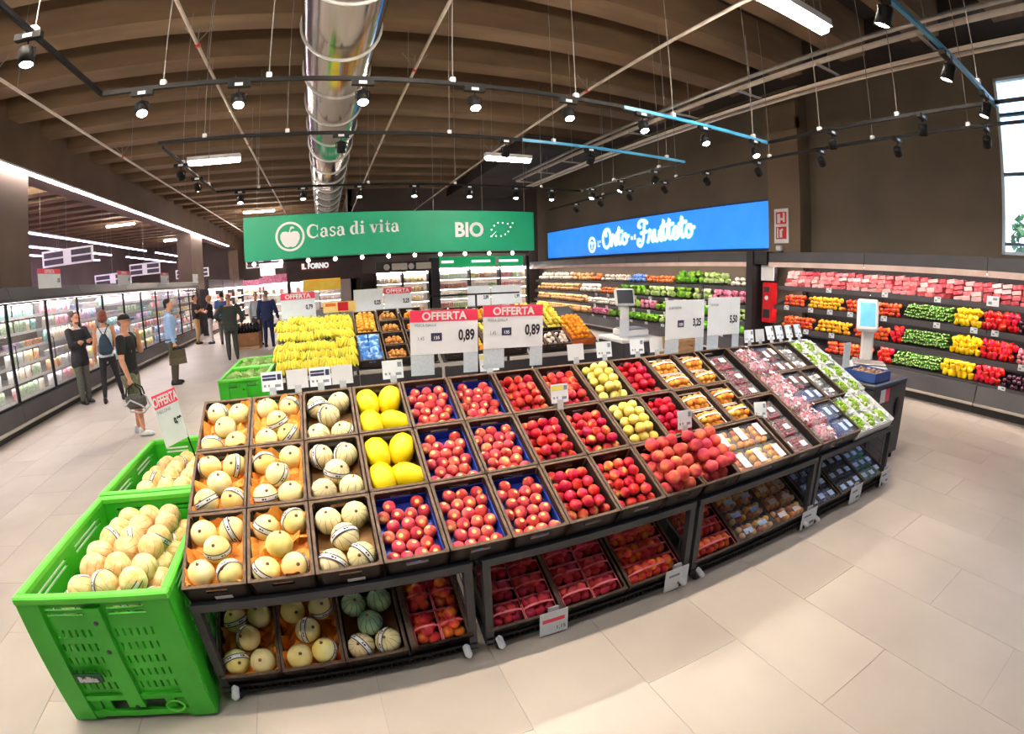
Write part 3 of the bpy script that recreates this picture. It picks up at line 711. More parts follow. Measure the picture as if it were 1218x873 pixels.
# ================================================================ SLOPED DISPLAY: stands, crates
TH = math.radians(27.5)
DK = Matrix.Translation((0, 1.80, 0.70)) @ Matrix.Rotation(TH, 4, 'X')      # deck frame: x along the front, y up the slope, z off the slope; crate rims at z = 0
TL = math.radians(29)
LK = Matrix.Translation((0, 1.87, 0.06)) @ Matrix.Rotation(TL, 4, 'X')     # lower shelf frame, crate floors at z = 0
m_cwall = mat('crate_card_dark', (44, 32, 27), (30, 22, 20), scale=9, rough=0.7, detail=6)
m_crim = mat('crate_board_edge', (118, 95, 76), (86, 69, 56), scale=40, rough=0.8)
m_cblack = mat('crate_black', (36, 33, 34), (26, 24, 26), scale=9, rough=0.5)
m_slot = mat('crate_slot_pale', (206, 160, 120), (176, 132, 98), scale=30, rough=0.7)
m_slotk = mat('crate_slot_gloss', (120, 116, 118), (84, 80, 84), scale=30, rough=0.4)
CH = 0.135
def crate_meshes(w, d, h, wall, rim):
    t = 0.011; g = 0.004
    W, E = w/2-g, d-g
    body = MB(); body.bb(-W, W, g, E, -h, -h+0.008)
    sides = [MB().bb(-W, -W+t, g, E, -h, -0.004), MB().bb(W-t, W, g, E, -h, -0.004)]
    fr = MB(); rows = [-W+t, -0.055, 0.055, W-t]
    def endwall(y):
        mb = MB()
        mb.bb(-W+t, W-t, y, y+t, -h, -0.058); mb.bb(-W+t, -0.05, y, y+t, -0.058, -0.03); mb.bb(0.05, W-t, y, y+t, -0.058, -0.03); mb.bb(-W+t, W-t, y, y+t, -0.03, -0.004)
        return mb
    rm = MB()
    rm.bb(-W-0.001, W+0.001, g-0.001, g+t+0.002, -0.006, 0.0); rm.bb(-W-0.001, W+0.001, E-t-0.002, E+0.001, -0.006, 0)
    rm.bb(-W-0.001, -W+t+0.002, g, E, -0.006, 0); rm.bb(W-t-0.002, W+0.001, g, E, -0.006, 0)
    for x in (-W, W-0.02):       # corner posts
        for y in (g, E-0.02): rm.bb(x, x+0.02, y, y+0.02, -h*0.9, -0.002)
    return dict(base=body.mesh('crate_base', wall), sl=sides[0].mesh('side_wall', wall), sr=sides[1].mesh('side_wall', wall),
                f=endwall(g).mesh('end_wall', wall), b=endwall(E-t).mesh('end_wall', wall), rim=rm.mesh('rim', rim), w=w, d=d, h=h)
CR = {(.3, .4): crate_meshes(.2975, .4, CH, m_cwall, m_crim), (.4, .6): crate_meshes(.405, .6, CH, m_cblack, m_crim), (.6, .4): crate_meshes(.595, .4, CH, m_cblack, m_crim),
      (.3, .6): crate_meshes(.2975, .6, CH, m_cblack, m_crim), 'low3': crate_meshes(.312, .4, 0.12, m_cwall, m_crim), 'low4': crate_meshes(.42, .42, 0.11, m_cblack, m_crim)}
pr_me = MB().bb(-0.045, 0.045, 0, 0.002, -0.054, -0.034).mesh('handle_slot', m_slot)
prk_me = MB().bb(-0.05, 0.05, 0, 0.002, -0.052, -0.036).mesh('handle_slot', m_slotk)
lab_me = MB().bb(-0.04, 0.04, -0.0015, 0.0, -0.105, -0.08).bb(-0.008, 0.008, -0.002, 0.0, -0.103, -0.082).mesh('crate_label', m_white)
def crate(kind, lab, mw, group, front=False, liner=None):
    k = CR[kind]
    t = thing('produce_crate', lab, 'crate', group=group, mw=mw)
    for nm, key in (('crate_base', 'base'), ('side_wall', 'sl'), ('side_wall', 'sr'), ('end_wall', 'f'), ('end_wall', 'b'), ('rim', 'rim')): put(nm, k[key], t)
    put('handle_slot', pr_me if front else prk_me, t, (0, k['d']-0.02, 0))
    if front: put('handle_slot', pr_me, t, (0, 0.012, 0))
    return t
def stand(x0, x1, lab, low_z=True):
    t = thing('display_stand', lab, 'stand', ((x0+x1)/2, 0, 0), group='sloped display stands')
    w = (x1-x0)/2
    for s_ in (-1, 1):
        x = s_*(w-0.02)
        MB().bb(x-0.02, x+0.02, 1.83, 1.87, 0.06, 0.575).build('leg', m_char2, t)
        MB().bb(x-0.02, x+0.02, 2.9, 2.94, 0.06, 1.09).build('leg', m_char2, t)
        b = MB(); a0, a1 = Vector((x, 1.86, 0.555)), Vector((x, 2.92, 1.105)); d = (a1-a0).normalized(); n = Vector((0, -d.z, d.y))*0.02; sx_ = Vector((0.02, 0, 0))
        b.add([a0-n-sx_, a0-n+sx_, a0+n+sx_, a0+n-sx_, a1-n-sx_, a1-n+sx_, a1+n+sx_, a1+n-sx_], [(0, 1, 2, 3), (7, 6, 5, 4), (0, 4, 5, 1), (1, 5, 6, 2), (2, 6, 7, 3), (3, 7, 4, 0)], False)
        b.build('side_rail', m_char2, t)
        wr = MB()
        for k in range(7): wr.tube([(x*0.985, 1.9+k*0.14, 0.16+k*0.05), (x*0.985, 1.9+k*0.14, 0.55+k*0.07)], 0.003, 4)
        for k in range(4): wr.tube([(x*0.985, 1.86, 0.2+k*0.1), (x*0.985, 2.88, 0.55+k*0.15)], 0.003, 4)
        wr.build('wire_side', m_char, t)
        c = MB().tube([(-0.013, 0, 0.048), (0.013, 0, 0.048)], 0.046, 14).build('caster', mat('caster_wheel', (60, 62, 68), (40, 42, 46), scale=20), t, (x*0.93, 1.85, 0))
        MB().bevbox((0, -0.015, 0.085), (0.036, 0.085, 0.04), 0.014).build('caster_shield', mat('caster_white', (226, 228, 232), (206, 208, 214), scale=8, rough=0.4), c, rot=(0.35, 0, 0))
        MB().tube([(-0.012, 0, 0.04), (0.012, 0, 0.04)], 0.038, 12).build('caster', MATS['caster_wheel'], t, (x*0.93, 2.9, 0))
    MB().bb(-w, w, 1.825, 1.87, 0.555, 0.595).build('front_rail', m_char2, t)
    MB().bb(-w, w, 2.9, 2.94, 1.08, 1.12).build('rear_rail', m_char2, t)
    q = MB(); c0 = DK @ Vector((0, 0.06, -CH-0.012)); c1 = DK @ Vector((0, 1.2, -CH-0.012)); n = (DK.to_3x3() @ Vector((0, 0, 1)))*0.012
    q.add([(-w, *c0.yz), (w, *c0.yz), (w, *c1.yz), (-w, *c1.yz)]+[(-w, *(c0-n).yz), (w, *(c0-n).yz), (w, *(c1-n).yz), (-w, *(c1-n).yz)], [(0, 1, 2, 3), (7, 6, 5, 4), (0, 4, 5, 1), (2, 6, 7, 3)], False)
    q.build('deck_sheet', m_char, t)
    q = MB(); c0 = LK @ Vector((0, -0.02, -0.008)); c1 = LK @ Vector((0, 0.86, -0.008)); n = (LK.to_3x3() @ Vector((0, 0, 1)))*0.012
    q.add([(-w, *c0.yz), (w, *c0.yz), (w, *c1.yz), (-w, *c1.yz)]+[(-w, *(c0-n).yz), (w, *(c0-n).yz), (w, *(c1-n).yz), (-w, *(c1-n).yz)], [(0, 1, 2, 3), (7, 6, 5, 4), (0, 4, 5, 1), (2, 6, 7, 3)], False)
    q.build('shelf_sheet', m_char, t)
    wr = MB(); wr.bb(-w, w, 1.83, 1.845, 0.085, 0.1); wr.bb(-w, w, 1.83, 1.845, 0.05, 0.06)
    for k in range(int(2*w/0.03)): wr.bb(-w+k*0.03, -w+k*0.03+0.006, 1.832, 1.843, 0.06, 0.085)
    wr.build('shelf_lip', m_black, t)
    return t
STX = [(-0.785, 0.505), (0.555, 1.855), (1.885, 3.115), (3.145, 4.43)]
for (a, b), nm in zip(STX, ('leftmost, under the melon crates', 'second from the left, under the nectarine crates', 'third from the left, under the peach heap', 'rightmost, under the berry and grape boxes')):
    stand(a, b, 'dark metal sloped stand on casters, '+nm)
CW = 0.2975
def cx(j): return -0.785+CW*(j+0.5)
ROW = ['front', 'middle', 'rear']
def deckm(x, row, dz=0.0, y=None): return DK @ Matrix.Translation((x, (0.4*row if y is None else y)+0.0, dz))
m_opaper = mat('orange_tissue', (255, 190, 92), (255, 152, 58), scale=9, rough=0.75, bump=0.3, rv=0.05)
m_board = mat('kraft_board', (226, 178, 120), (206, 156, 102), scale=20, rough=0.8)
m_btray = mat('blue_tray', (40, 72, 190), (28, 54, 160), scale=8, rough=0.4)
def tissue(par, w, d, z):
    """crumpled orange tissue with torn peaks standing along the walls"""
    mb = MB(); nx, ny = 10, 13; vs = []
    for j in range(ny+1):
        for i in range(nx+1):
            u, v = i/nx, j/ny; e = min(u, 1-u, v, 1-v)
            zz = z+rnd.uniform(0, 0.02)+(max(0, rnd.uniform(-0.02, 0.085)) if e < 0.02 else 0)
            if 0.1 < e: zz += rnd.uniform(-0.005, 0.03)
            vs.append((-w/2+0.016+u*(w-0.032), 0.018+v*(d-0.036), zz))
    mb.add(vs, [(j*(nx+1)+i, j*(nx+1)+i+1, (j+1)*(nx+1)+i+1, (j+1)*(nx+1)+i) for j in range(ny) for i in range(nx)], False)
    for k in range(9):      # loose flaps
        x, y = rnd.uniform(-w*.38, w*.38), rnd.uniform(0.05, d-0.05); a = rnd.uniform(0, 6); r = rnd.uniform(0.02, 0.045)
        p = [Vector((x+r*math.cos(a+q), y+r*math.sin(a+q), z+0.02+(rnd.uniform(0.02, 0.06) if q == 0 else 0))) for q in (0, 2.0, 4.2)]
        mb.add(p, [(0, 1, 2)], False)
    return mb.build('tissue_liner', m_opaper, par)
def quincunx(w=0.2975, d=0.4, e=0.067): return [(-e, d-0.085, 'rear left'), (e, d-0.085, 'rear right'), (0, d/2, 'centre'), (-e, 0.085, 'front left'), (e, 0.085, 'front right')]
def fill_melons(kind, col, row, base, cname, mname, dz=-CH+0.012, mtx=None, w=.2975):
    base_m = mtx or deckm(cx(col), row)
    for k, (x, y, nm) in enumerate(quincunx(w)):
        z = dz+(0.082 if kind == 'honey' else 0.07)
        if k == 2: z += 0.014
        x += rnd.uniform(-.006, .006); y += rnd.uniform(-.012, .012)
        band = (k+col+row) % 3 != 0 if kind == 'honey' else True
        if kind in ('cant', 'green'): band = rnd.random() < 0.75
        melon(kind, mname[0], '%s at the %s of the %s' % (mname[1], nm, cname), base_m @ Matrix.Translation((x, y, z)), 'melons in the sloped crates', band=band, scar=True)
# --- upper deck, columns 0..2 melons
for col in (0, 1):
    for row in range(3):
        cn = '%s crate of the %s melon column' % (ROW[row], ORD[col])
        c = crate((.3, .4), 'dark card crate with orange tissue, %s' % cn.replace('crate of the', 'row of the'), deckm(cx(col), row), 'crates on the sloped deck', front=row == 0)
        tissue(c, CW, 0.4, -CH+0.056)
        if row == 0 and col == 0: put('crate_label', lab_me, c, (0.02, 0, 0))
        fill_melons('honey', col, row, c, cn, ('honeydew_melon', 'pale honeydew melon'))
for row in range(3):
    cn = '%s crate of the third melon column' % ROW[row]
    c = crate((.3, .4), 'dark card crate with kraft floor, %s' % cn.replace('crate of the', 'row of the'), deckm(cx(2), row), 'crates on the sloped deck', front=row == 0)
    MB().bb(-0.13, 0.13, 0.02, 0.38, -CH+0.008, -CH+0.014).build('board_liner', m_board, c)
    if row == 0: put('crate_label', lab_me, c, (0.02, 0, 0))
    fill_melons('cant', 2, row, c, cn, ('striped_melon', 'cream striped melon'))
for row in (1, 2):
    c = crate((.3, .4), 'dark card crate of four yellow melons, %s row' % ROW[row], deckm(cx(3), row), 'crates on the sloped deck')
    MB().bb(-0.13, 0.13, 0.02, 0.38, -CH+0.008, -CH+0.014).build('board_liner', m_board, c)
    for x, y, nm, a in ((-.067, .285, 'rear left', .15), (.067, .295, 'rear right', -.35), (-.067, .105, 'front left', 0.1), (.068, .1, 'front right', 1.1)):
        o = put('yellow_melon', ME['yell'], None, mw=deckm(cx(3), row) @ Matrix.Translation((x, y, -CH+0.085)) @ Euler((-PI/2+0.12, 0, a)).to_matrix().to_4x4())
        tag(o, 'smooth bright yellow melon at the %s of the %s crate' % (nm, ROW[row]), 'melon', 'yellow melons')
# --- peaches in blue trays: front of column 3, all of columns 4 and 5
def peach_tray(col, row, mname='red peach'):
    cn = '%s crate of the %s column' % (ROW[row], ORD[col])
    base = deckm(cx(col), row)
    c = crate((.3, .4), 'dark card crate with bright blue tray of peaches, %s' % cn.replace('crate', 'row', 1), base, 'crates on the sloped deck')
    tr_ = MB(); tr_.bb(-0.134, 0.134, 0.017, 0.383, -CH+0.03, -CH+0.034)
    for a in (-0.134, 0.128): tr_.bb(a, a+0.006, 0.017, 0.383, -CH+0.03, -CH+0.085)
    tr_.bb(-0.134, 0.134, 0.377, 0.383, -CH+0.03, -CH+0.09); tr_.bb(-0.134, 0.134, 0.017, 0.022, -CH+0.03, -CH+0.07)
    tr_.build('tray_liner', m_btray, c)
    n = 0
    for r in range(6):
        y = 0.05+r*0.0595
        xs = [-0.099, -0.033, 0.033, 0.099] if r % 2 == 0 else [-0.066, 0.0, 0.066]
        if r == 5: xs = [-0.066, 0.075] if (col+row) % 2 else [-0.066, 0.0, 0.085]
        for q, x in enumerate(xs):
            xx = x+rnd.uniform(-.004, .004)+(0.004 if r % 2 else 0); yy = y+rnd.uniform(-.004, .004)
            o = put('peach', ME['peach'], None, mw=base @ Matrix.Translation((xx, yy, -CH+0.034+0.034)) @ Euler((rnd.uniform(-.5, .5)-0.25, rnd.uniform(-.5, .5), rnd.uniform(0, 6))).to_matrix().to_4x4() @ Matrix.Diagonal((1, 1, 1, 1)) @ Matrix.Scale(rnd.uniform(.96, 1.04), 4))
            tag(o, '%s, %s from the left, %s row, %s' % (mname, ORD[q], ORD[r], cn), 'peach', 'peaches in blue trays')
for col, rows in ((3, (0,)), (4, (0, 1, 2)), (5, (0, 1, 2))):
    for row in rows: peach_tray(col, row)
LAY = ('below', 'on top', 'topmost')
def pile(key, name, col, row, lab, cat, group, pitch, rr, layers, base=None, w=CW, d=0.4, z=-CH+0.042, yaw=True, sc=(.94, 1.06), crown=0.0, tilt=.9):
    base = base or deckm(cx(col), row)
    for p in heap('', '', '', '', '', -w/2+0.018, w/2-0.018, 0.022, d-0.022, z, pitch, layers, rr, crown=crown, info=True):
        p, lay_, j_, i_ = p
        o = put(name, ME[key], None, mw=base @ Matrix.Translation(p) @ Euler((rnd.uniform(-tilt, tilt), rnd.uniform(-tilt, tilt), rnd.uniform(0, 6))).to_matrix().to_4x4() @ Matrix.Scale(rnd.uniform(*sc), 4))
        tag(o, lab+', %s row %s, %s' % (ORD[j_], ORD[i_], LAY[min(lay_, 2)]), cat, group)
for col in (6, 7):
    for row in range(3):
        cn = '%s crate of the %s column' % (ROW[row], ORD[col])
        crate((.3, .4), 'dark card crate heaped with red nectarines, %s' % cn.replace('crate', 'row', 1), deckm(cx(col), row), 'crates on the sloped deck')
        pile('nectarine', 'nectarine', col, row, 'red nectarine in the %s' % cn, 'nectarine', 'nectarines in the '+cn, 0.0645, 0.032, 2, crown=.006)
for row in (1, 2):
    crate((.3, .4), 'dark card crate of pale yellow peaches, %s row' % ROW[row], deckm(cx(8), row), 'crates on the sloped deck')
    pile('ypeach', 'yellow_peach', 8, row, 'pale yellow peach in the %s yellow peach crate' % ROW[row], 'peach', 'yellow peaches, %s crate' % ROW[row], 0.069, 0.034, 2, crown=0.045)
    crate((.3, .4), 'dark card crate of dark red nectarines, %s row' % ROW[row], deckm(cx(9), row), 'crates on the sloped deck')
    pile('dark', 'dark_nectarine', 9, row, 'deep red nectarine in the %s dark red crate' % ROW[row], 'nectarine', 'dark nectarines, %s crate' % ROW[row], 0.069, 0.034, 2, crown=0.012)
for col in (8, 9):
    crate((.3, .4), 'dark card crate of big fuzzy peaches in the front row, %s one' % ('left', 'right')[col-8], deckm(cx(col), 0), 'crates on the sloped deck')
    pile('bpeach', 'big_peach', col, 0, 'big fuzzy orange red peach in the %s front heap' % ('left', 'right')[col-8], 'peach', 'big peaches, %s crate' % ('left', 'right')[col-8], 0.079, 0.041, 3, crown=0.005)
# --- apricots in handled punnets: middle and rear of columns 10 and 11
m_card = mat('white_card_handle', (250, 240, 232), (244, 220, 214), scale=20, rough=0.5)
m_lid = clearfilm('clear_plastic', (240, 244, 248), 0.07, 0.1)
def basket(base, w, d, h, lab, group, key, n, cat_m=None, handle=m_card, lay=1, hz=0.075, pitch=0.05, bw=0.022):
    t = thing('fruit_basket', lab, 'basket', group=group, mw=base)
    m = cat_m or m_lid
    b = MB(); b.bb(-w/2, w/2, 0, d, 0, 0.004)
    for a in (-w/2, w/2-0.004): b.bb(a, a+0.004, 0, d, 0, h)
    b.bb(-w/2, w/2, 0, 0.004, 0, h); b.bb(-w/2, w/2, d-0.004, d, 0, h); b.build('tray', m, t)
    MB().tube([(-w/2, 0, h), (w/2, 0, h), (w/2, d, h), (-w/2, d, h)], 0.0045, 6, closed=True).build('tray_rim', handle if cat_m else m_card, t)
    a = [(-w/2, d/2, h)]+[(-w/2*math.cos(PI*k/8), d/2, h+hz*math.sin(PI*k/8)) for k in range(1, 8)]+[(w/2, d/2, h)]
    hb = MB(); vs = [(x, y+s_*bw/2, z) for x, y, z in a for s_ in (-1, 1)]
    hb.add(vs, [(2*i, 2*i+1, 2*i+3, 2*i+2) for i in range(len(a)-1)], False); hb.build('handle', handle, t)
    return t
for col in (10, 11):
    for row in (1, 2):
        cn = '%s crate of the %s apricot column' % (ROW[row], ORD[col-10])
        crate((.3, .4), 'dark card crate of apricot baskets, %s' % cn.replace('crate', 'row', 1), deckm(cx(col), row), 'crates on the sloped deck')
        for q, y in enumerate((0.03, 0.21)):
            nm = ('front', 'rear')[q]
            bmx = deckm(cx(col), row) @ Matrix.Translation((0, y, -CH+0.045))
            basket(bmx, 0.25, 0.165, 0.05, 'apricot basket with white card handle, %s in the %s' % (nm, cn), 'apricot baskets', 'apricot', 8, hz=0.048, bw=.016)
            pile('apricot', 'apricot', col, row, 'apricot in the %s basket, %s' % (nm, cn.replace('of the', 'of').replace('apricot ', '')), 'apricot', 'apricots, %s basket, %s' % (nm, cn), 0.046, 0.024, 2, base=bmx @ Matrix.Translation((0, -.012, 0)), w=0.285, d=0.19, z=0.004, crown=0.008)
# --- closed punnets of apricots at the front of columns 10 and 11 (one wide crate)
crate((.6, .4), 'wide black crate of labelled apricot punnets in the front row', deckm(-0.785+CW*11, 0), 'crates on the sloped deck')
ap_stuff = {}
def punnet(base, w, d, h, lab, group, fill_m, n, r, lay, label_c, cover=True, name='fruit_punnet', key='p', squash=1.0, labm=None, lw=0.5, ld=0.45, cat='punnet', pitch=1.9):
    """closed clear punnet: tray, the packed fruit joined as one part, lid and paper label"""
    t = thing(name, lab, cat, group=group, mw=base)
    k = (key, w, d, h, r, lay)
    if k not in ap_stuff:
        va = []
        for v_ in range(3):
            f = MB(); nx = max(1, int(w*0.92/(r*pitch))); ny = max(1, int(d*0.92/(r*pitch)))
            for l_ in range(lay):
                for i in range(nx):
                    for j in range(ny):
                        x = -w*0.46+(i+0.5)*w*0.92/nx+rnd.uniform(-.2, .2)*r; y = d*0.04+(j+0.5)*d*0.92/ny+rnd.uniform(-.2, .2)*r
                        f.cur = rnd.randrange(len(fill_m))
                        f.ball((x, y, 0.005+r*squash*(1+1.5*l_)), (r, r, r*squash), 8, 5)
            tr2 = MB().bb(-w/2, w/2, 0, d, 0, 0.003)
            for a in (-w/2, w/2-0.002): tr2.bb(a, a+0.002, 0, d, 0, h)
            tr2.bb(-w/2, w/2, 0, 0.002, 0, h); tr2.bb(-w/2, w/2, d-0.002, d, 0, h)
            va.append(f.mesh('packed_fruit', fill_m))
        ap_stuff[k] = (va, tr2.mesh('tray', m_lid), MB().bevbox((0, d/2, h+0.006), (w*0.98, d*0.98, 0.014), 0.006).mesh('lid', m_lid),
                       MB().bb(-w*lw/2, w*lw/2, d*(0.5-ld/2), d*(0.5+ld/2), h+0.0135, h+0.0145).mesh('paper_label', labm or m_card))
    va, tr_, lid, pl = ap_stuff[k]
    put('packed_fruit', va[rnd.randrange(3)], t)['kind'] = 'stuff'
    put('tray', tr_, t)
    if cover: put('lid', lid, t)
    put('paper_label', pl, t, loc=(rnd.uniform(-.1, .1)*w, rnd.uniform(-.1, .1)*d, 0), rot=None)
    return t
m_plabel = mat('rosy_label', (252, 232, 226), (246, 214, 208), scale=40, rough=0.4)
for i in range(3):
    for j in range(2):
        punnet(deckm(-0.785+CW*11-0.19+0.19*i, 0, -CH+0.045, 0.018+0.19*j), 0.175, 0.175, 0.055, 'clear punnet of apricots with pink label, %s from the left in the %s row' % (ORD[i], ('front', 'back')[j]),
               'labelled apricot punnets', [m_apri], 12, 0.027, 1, None, key='apr', labm=m_plabel, lw=0.36, ld=0.66)
# --- raspberry columns: two deep crates
m_rasp = mat('raspberry_red', (196, 24, 60), (150, 14, 44), scale=60, rough=0.5, bump=0.4)
m_rasp2 = mat('cherry_red', (170, 20, 50), (110, 10, 34), scale=30, rough=0.2)
XB = 2.905
for j in range(2):
    crate((.4, .6), 'deep black crate of red berry punnets, %s one' % ('front', 'rear')[j], deckm(XB, 0, y=0.6*j), 'crates on the sloped deck')
    for r in range(3):
        for q in range(2):
            punnet(deckm(XB-0.085+0.17*q, 0, -CH+0.03, 0.6*j+0.02+0.185*r), 0.155, 0.17, 0.05, 'clear red berry punnet, %s side, %s row of the %s crate' % (('left', 'right')[q], ORD[r], ('front', 'rear')[j]),
                   'red berry punnets', [m_rasp, m_rasp2], 40, 0.0125, 2, None, key='ras', lw=0.4, ld=0.3)
# --- pink grape bags and blueberry punnets
m_pinkbag = mat('pink_grape', (240, 140, 156), (214, 80, 110), scale=20, rough=0.3, rv=0.12, rh=0.02)
m_palebag = mat('rosy_film', (246, 226, 230), (236, 200, 208), scale=18, rough=0.25, bump=0.4)
m_film = clearfilm('bag_film', (252, 232, 238), 0.28, 0.12)
bag_me = []
for v_ in range(3):
    f = MB()
    for k in range(26):
        a = rnd.uniform(0, 2*PI); q = math.sqrt(rnd.random()); f.cur = 0 if rnd.random() < .8 else 1
        f.ball((q*0.08*math.cos(a), 0.09+q*0.078*math.sin(a), 0.03+0.045*(1-q*q)*rnd.random()), 0.017, 7, 5)
    s_ = MB(); nx, ny = 9, 9; vs = []
    for j in range(ny+1):
        for i in range(nx+1):
            u, v = i/nx*2-1, j/ny*2-1; e = max(abs(u), abs(v))
            vs.append((u*0.098, 0.09+v*0.09, 0.075*math.sqrt(max(0, 1-e**3))+rnd.uniform(-.009, .012)))
    s_.add(vs, [(j*(nx+1)+i, j*(nx+1)+i+1, (j+1)*(nx+1)+i+1, (j+1)*(nx+1)+i) for j in range(ny) for i in range(nx)], False)
    pr = MB()
    for i in range(5):
        x, y = rnd.uniform(-.06, .06), rnd.uniform(.03, .15); a = rnd.uniform(0, 6); r = rnd.uniform(.012, .026)
        pr.add([(x+r*math.cos(a+q), y+r*math.sin(a+q), 0.084+rnd.uniform(-.004, .006)) for q in (0, 1.5, 3.1, 4.7)], [(0, 1, 2, 3)], False)
    bag_me.append((f.mesh('grape_cluster', [m_pinkbag, m_rasp2]), s_.mesh('film', m_film), pr.mesh('print', m_palebag)))
crate((.6, .4), 'long dark crate of pink grape bags and berry punnets, front one', deckm(3.41, 0), 'crates on the sloped deck')
crate((.6, .4), 'long dark crate of pink grape bags and berry punnets, middle one', deckm(3.41, 1), 'crates on the sloped deck')
crate((.6, .4), 'long dark crate of pink grape bags and berry punnets, rear one', deckm(3.41, 2), 'crates on the sloped deck')
for r in range(7):
    for q in range(2):
        mw = deckm(3.205+0.13*q+rnd.uniform(-.02, .02), 0, -0.075+rnd.uniform(0, .03), 0.0+0.168*r+rnd.uniform(-.02, .02)) @ Euler((rnd.uniform(-.15, .15), rnd.uniform(-.2, .2), rnd.uniform(-.5, .5))).to_matrix().to_4x4()
        t = thing('grape_bag', 'clear bag of pink grapes, %s file, %s from the front of the heap' % (('left', 'right')[q], ORD[r]), 'bag', group='pink grape bags', mw=mw)
        a, b, c = bag_me[(r+q) % 3]
        put('grape_cluster', a, t)['kind'] = 'stuff'; put('film', b, t); put('print', c, t)
m_blueb = mat('blueberry_blue', (110, 130, 196), (66, 82, 150), scale=60, rough=0.5)
m_blueb2 = mat('blackberry_dark', (60, 30, 60), (36, 18, 40), scale=60, rough=0.4)
m_blab = mat('blue_label', (226, 236, 250), (150, 186, 236), scale=24, rough=0.4)
m_bluebox = mat('blue_carton', (58, 92, 160), (44, 74, 140), scale=8, rough=0.5)
for r in range(6):
    for q in range(2):
        fm = [m_blueb] if r < 3 else [m_blueb2, m_rasp]
        punnet(deckm(3.545+0.118*q, 0, -CH+0.055, 0.02+0.195*r), 0.11, 0.17, 0.05, 'clear %s punnet, %s file, %s from the front' % ('blueberry' if r < 3 else 'dark berry', ('left', 'right')[q], ORD[r]),
               'small berry punnets', fm, 40, 0.009, 2, None, key='blu' if r < 3 else 'blk', labm=m_blab if r < 3 else None, lw=0.5, ld=0.5)
for r in range(3):
    t = thing('berry_carton', 'flat blue carton under the small berry punnets, %s row' % ROW[r], 'carton', group='blue berry cartons', mw=deckm(3.603, r))
    MB().bb(-0.122, 0.122, 0.012, 0.388, -CH+0.02, -CH+0.05).build('carton_base', m_bluebox, t); MB().bb(-0.124, 0.124, 0.01, 0.016, -CH+0.02, -0.03).bb(-0.124, 0.124, 0.384, 0.39, -CH+0.02, -0.03).build('carton_end', m_bluebox, t)
# --- flow packs and white boxes of green grapes
m_wbox = mat('white_foam', (246, 247, 246), (234, 236, 236), scale=30, rough=0.6)
m_ggrape = mat('green_grape', (176, 214, 70), (140, 186, 50), scale=20, rough=0.3, rv=0.06)
m_gfilm = clearfilm('white_film', (252, 253, 250), 0.4, 0.15)
for j in range(2):
    crate((.3, .4), 'black crate of clear flow packs, %s one' % ('middle row', 'rear row')[j], deckm(3.86, 0, y=0.4*(j+1)), 'crates on the sloped deck')
    for r in range(2):
        for q in range(2):
            punnet(deckm(3.795+0.13*q, 0, -CH+0.03, 0.4*(j+1)+0.02+0.185*r), 0.12, 0.17, 0.055, 'clear flow pack, %s file, %s row of the %s flow pack crate' % (('left', 'right')[q], ('front', 'back')[r], ('middle', 'rear')[j]),
                   'clear flow packs', [mat('fig_grey', (206, 200, 210), (150, 142, 156), scale=20, rough=0.5), m_wbox], 10, 0.018, 1, None, key='flow', lw=0.5, ld=0.3)
gr_me = []
for v_ in range(3):
    f = MB()
    for k in range(60):
        a = rnd.uniform(0, 2*PI); q = math.sqrt(rnd.random())
        f.ball((q*0.06*math.cos(a), 0.1+q*0.075*math.sin(a), 0.035+0.035*(1-q*q)+rnd.uniform(-.01, .01)), 0.012, 7, 5)
    w_ = MB()
    for i in range(10):
        a = 2*PI*i/10; r1 = rnd.uniform(.06, .08)
        w_.add([(r1*math.cos(a)*0.7, 0.1+r1*math.sin(a)*0.9, 0.06+rnd.uniform(0, .02)), (0.085*math.cos(a-.3), 0.1+0.105*math.sin(a-.3), 0.045+rnd.uniform(0, .05)), (0.085*math.cos(a+.3), 0.1+0.105*math.sin(a+.3), 0.045+rnd.uniform(0, .05))], [(0, 1, 2)], False)
    gr_me.append((f.mesh('grape_cluster', m_ggrape), w_.mesh('paper_wrap', m_wbox)))
wb = MB(); wb.bb(-0.094, 0.094, 0.004, 0.212, 0, 0.008)
for a in (-0.094, 0.087): wb.bb(a, a+0.007, 0.004, 0.212, 0, 0.055)
wb.bb(-0.094, 0.094, 0.004, 0.011, 0, 0.055); wb.bb(-0.094, 0.094, 0.205, 0.212, 0, 0.055)
wbox_me = wb.mesh('grape_box', m_wbox)
wcrate = MB()
slots = [(3.80, 0), (4.0, 0), (4.2, 0), (3.80, .2), (4.0, .2), (4.2, .2), (4.1, .41), (4.3, .41), (4.1, .62), (4.3, .62), (4.1, .83), (4.3, .83), (4.1, 1.02), (4.3, 1.02)]
for k, (x, y) in enumerate(slots):
    nm = ('front row, %s from the left' % ORD[k]) if k < 3 else ('second row, %s from the left' % ORD[k-3]) if k < 6 else ('%s file on the right edge, %s from the front' % (('left', 'right')[k % 2], ORD[(k-6)//2]))
    mw = deckm(x+0.015+(0.1*1 if k < 6 else 0)*0, 0, -0.08, y-0.0)
    t = thing('grape_tray', 'white foam tray of green grapes, '+nm, 'tray', group='white trays of green grapes', mw=mw)
    put('tray_box', wbox_me, t); a, b = gr_me[k % 3]; put('grape_cluster', a, t)['kind'] = 'stuff'; put('paper_wrap', b, t)
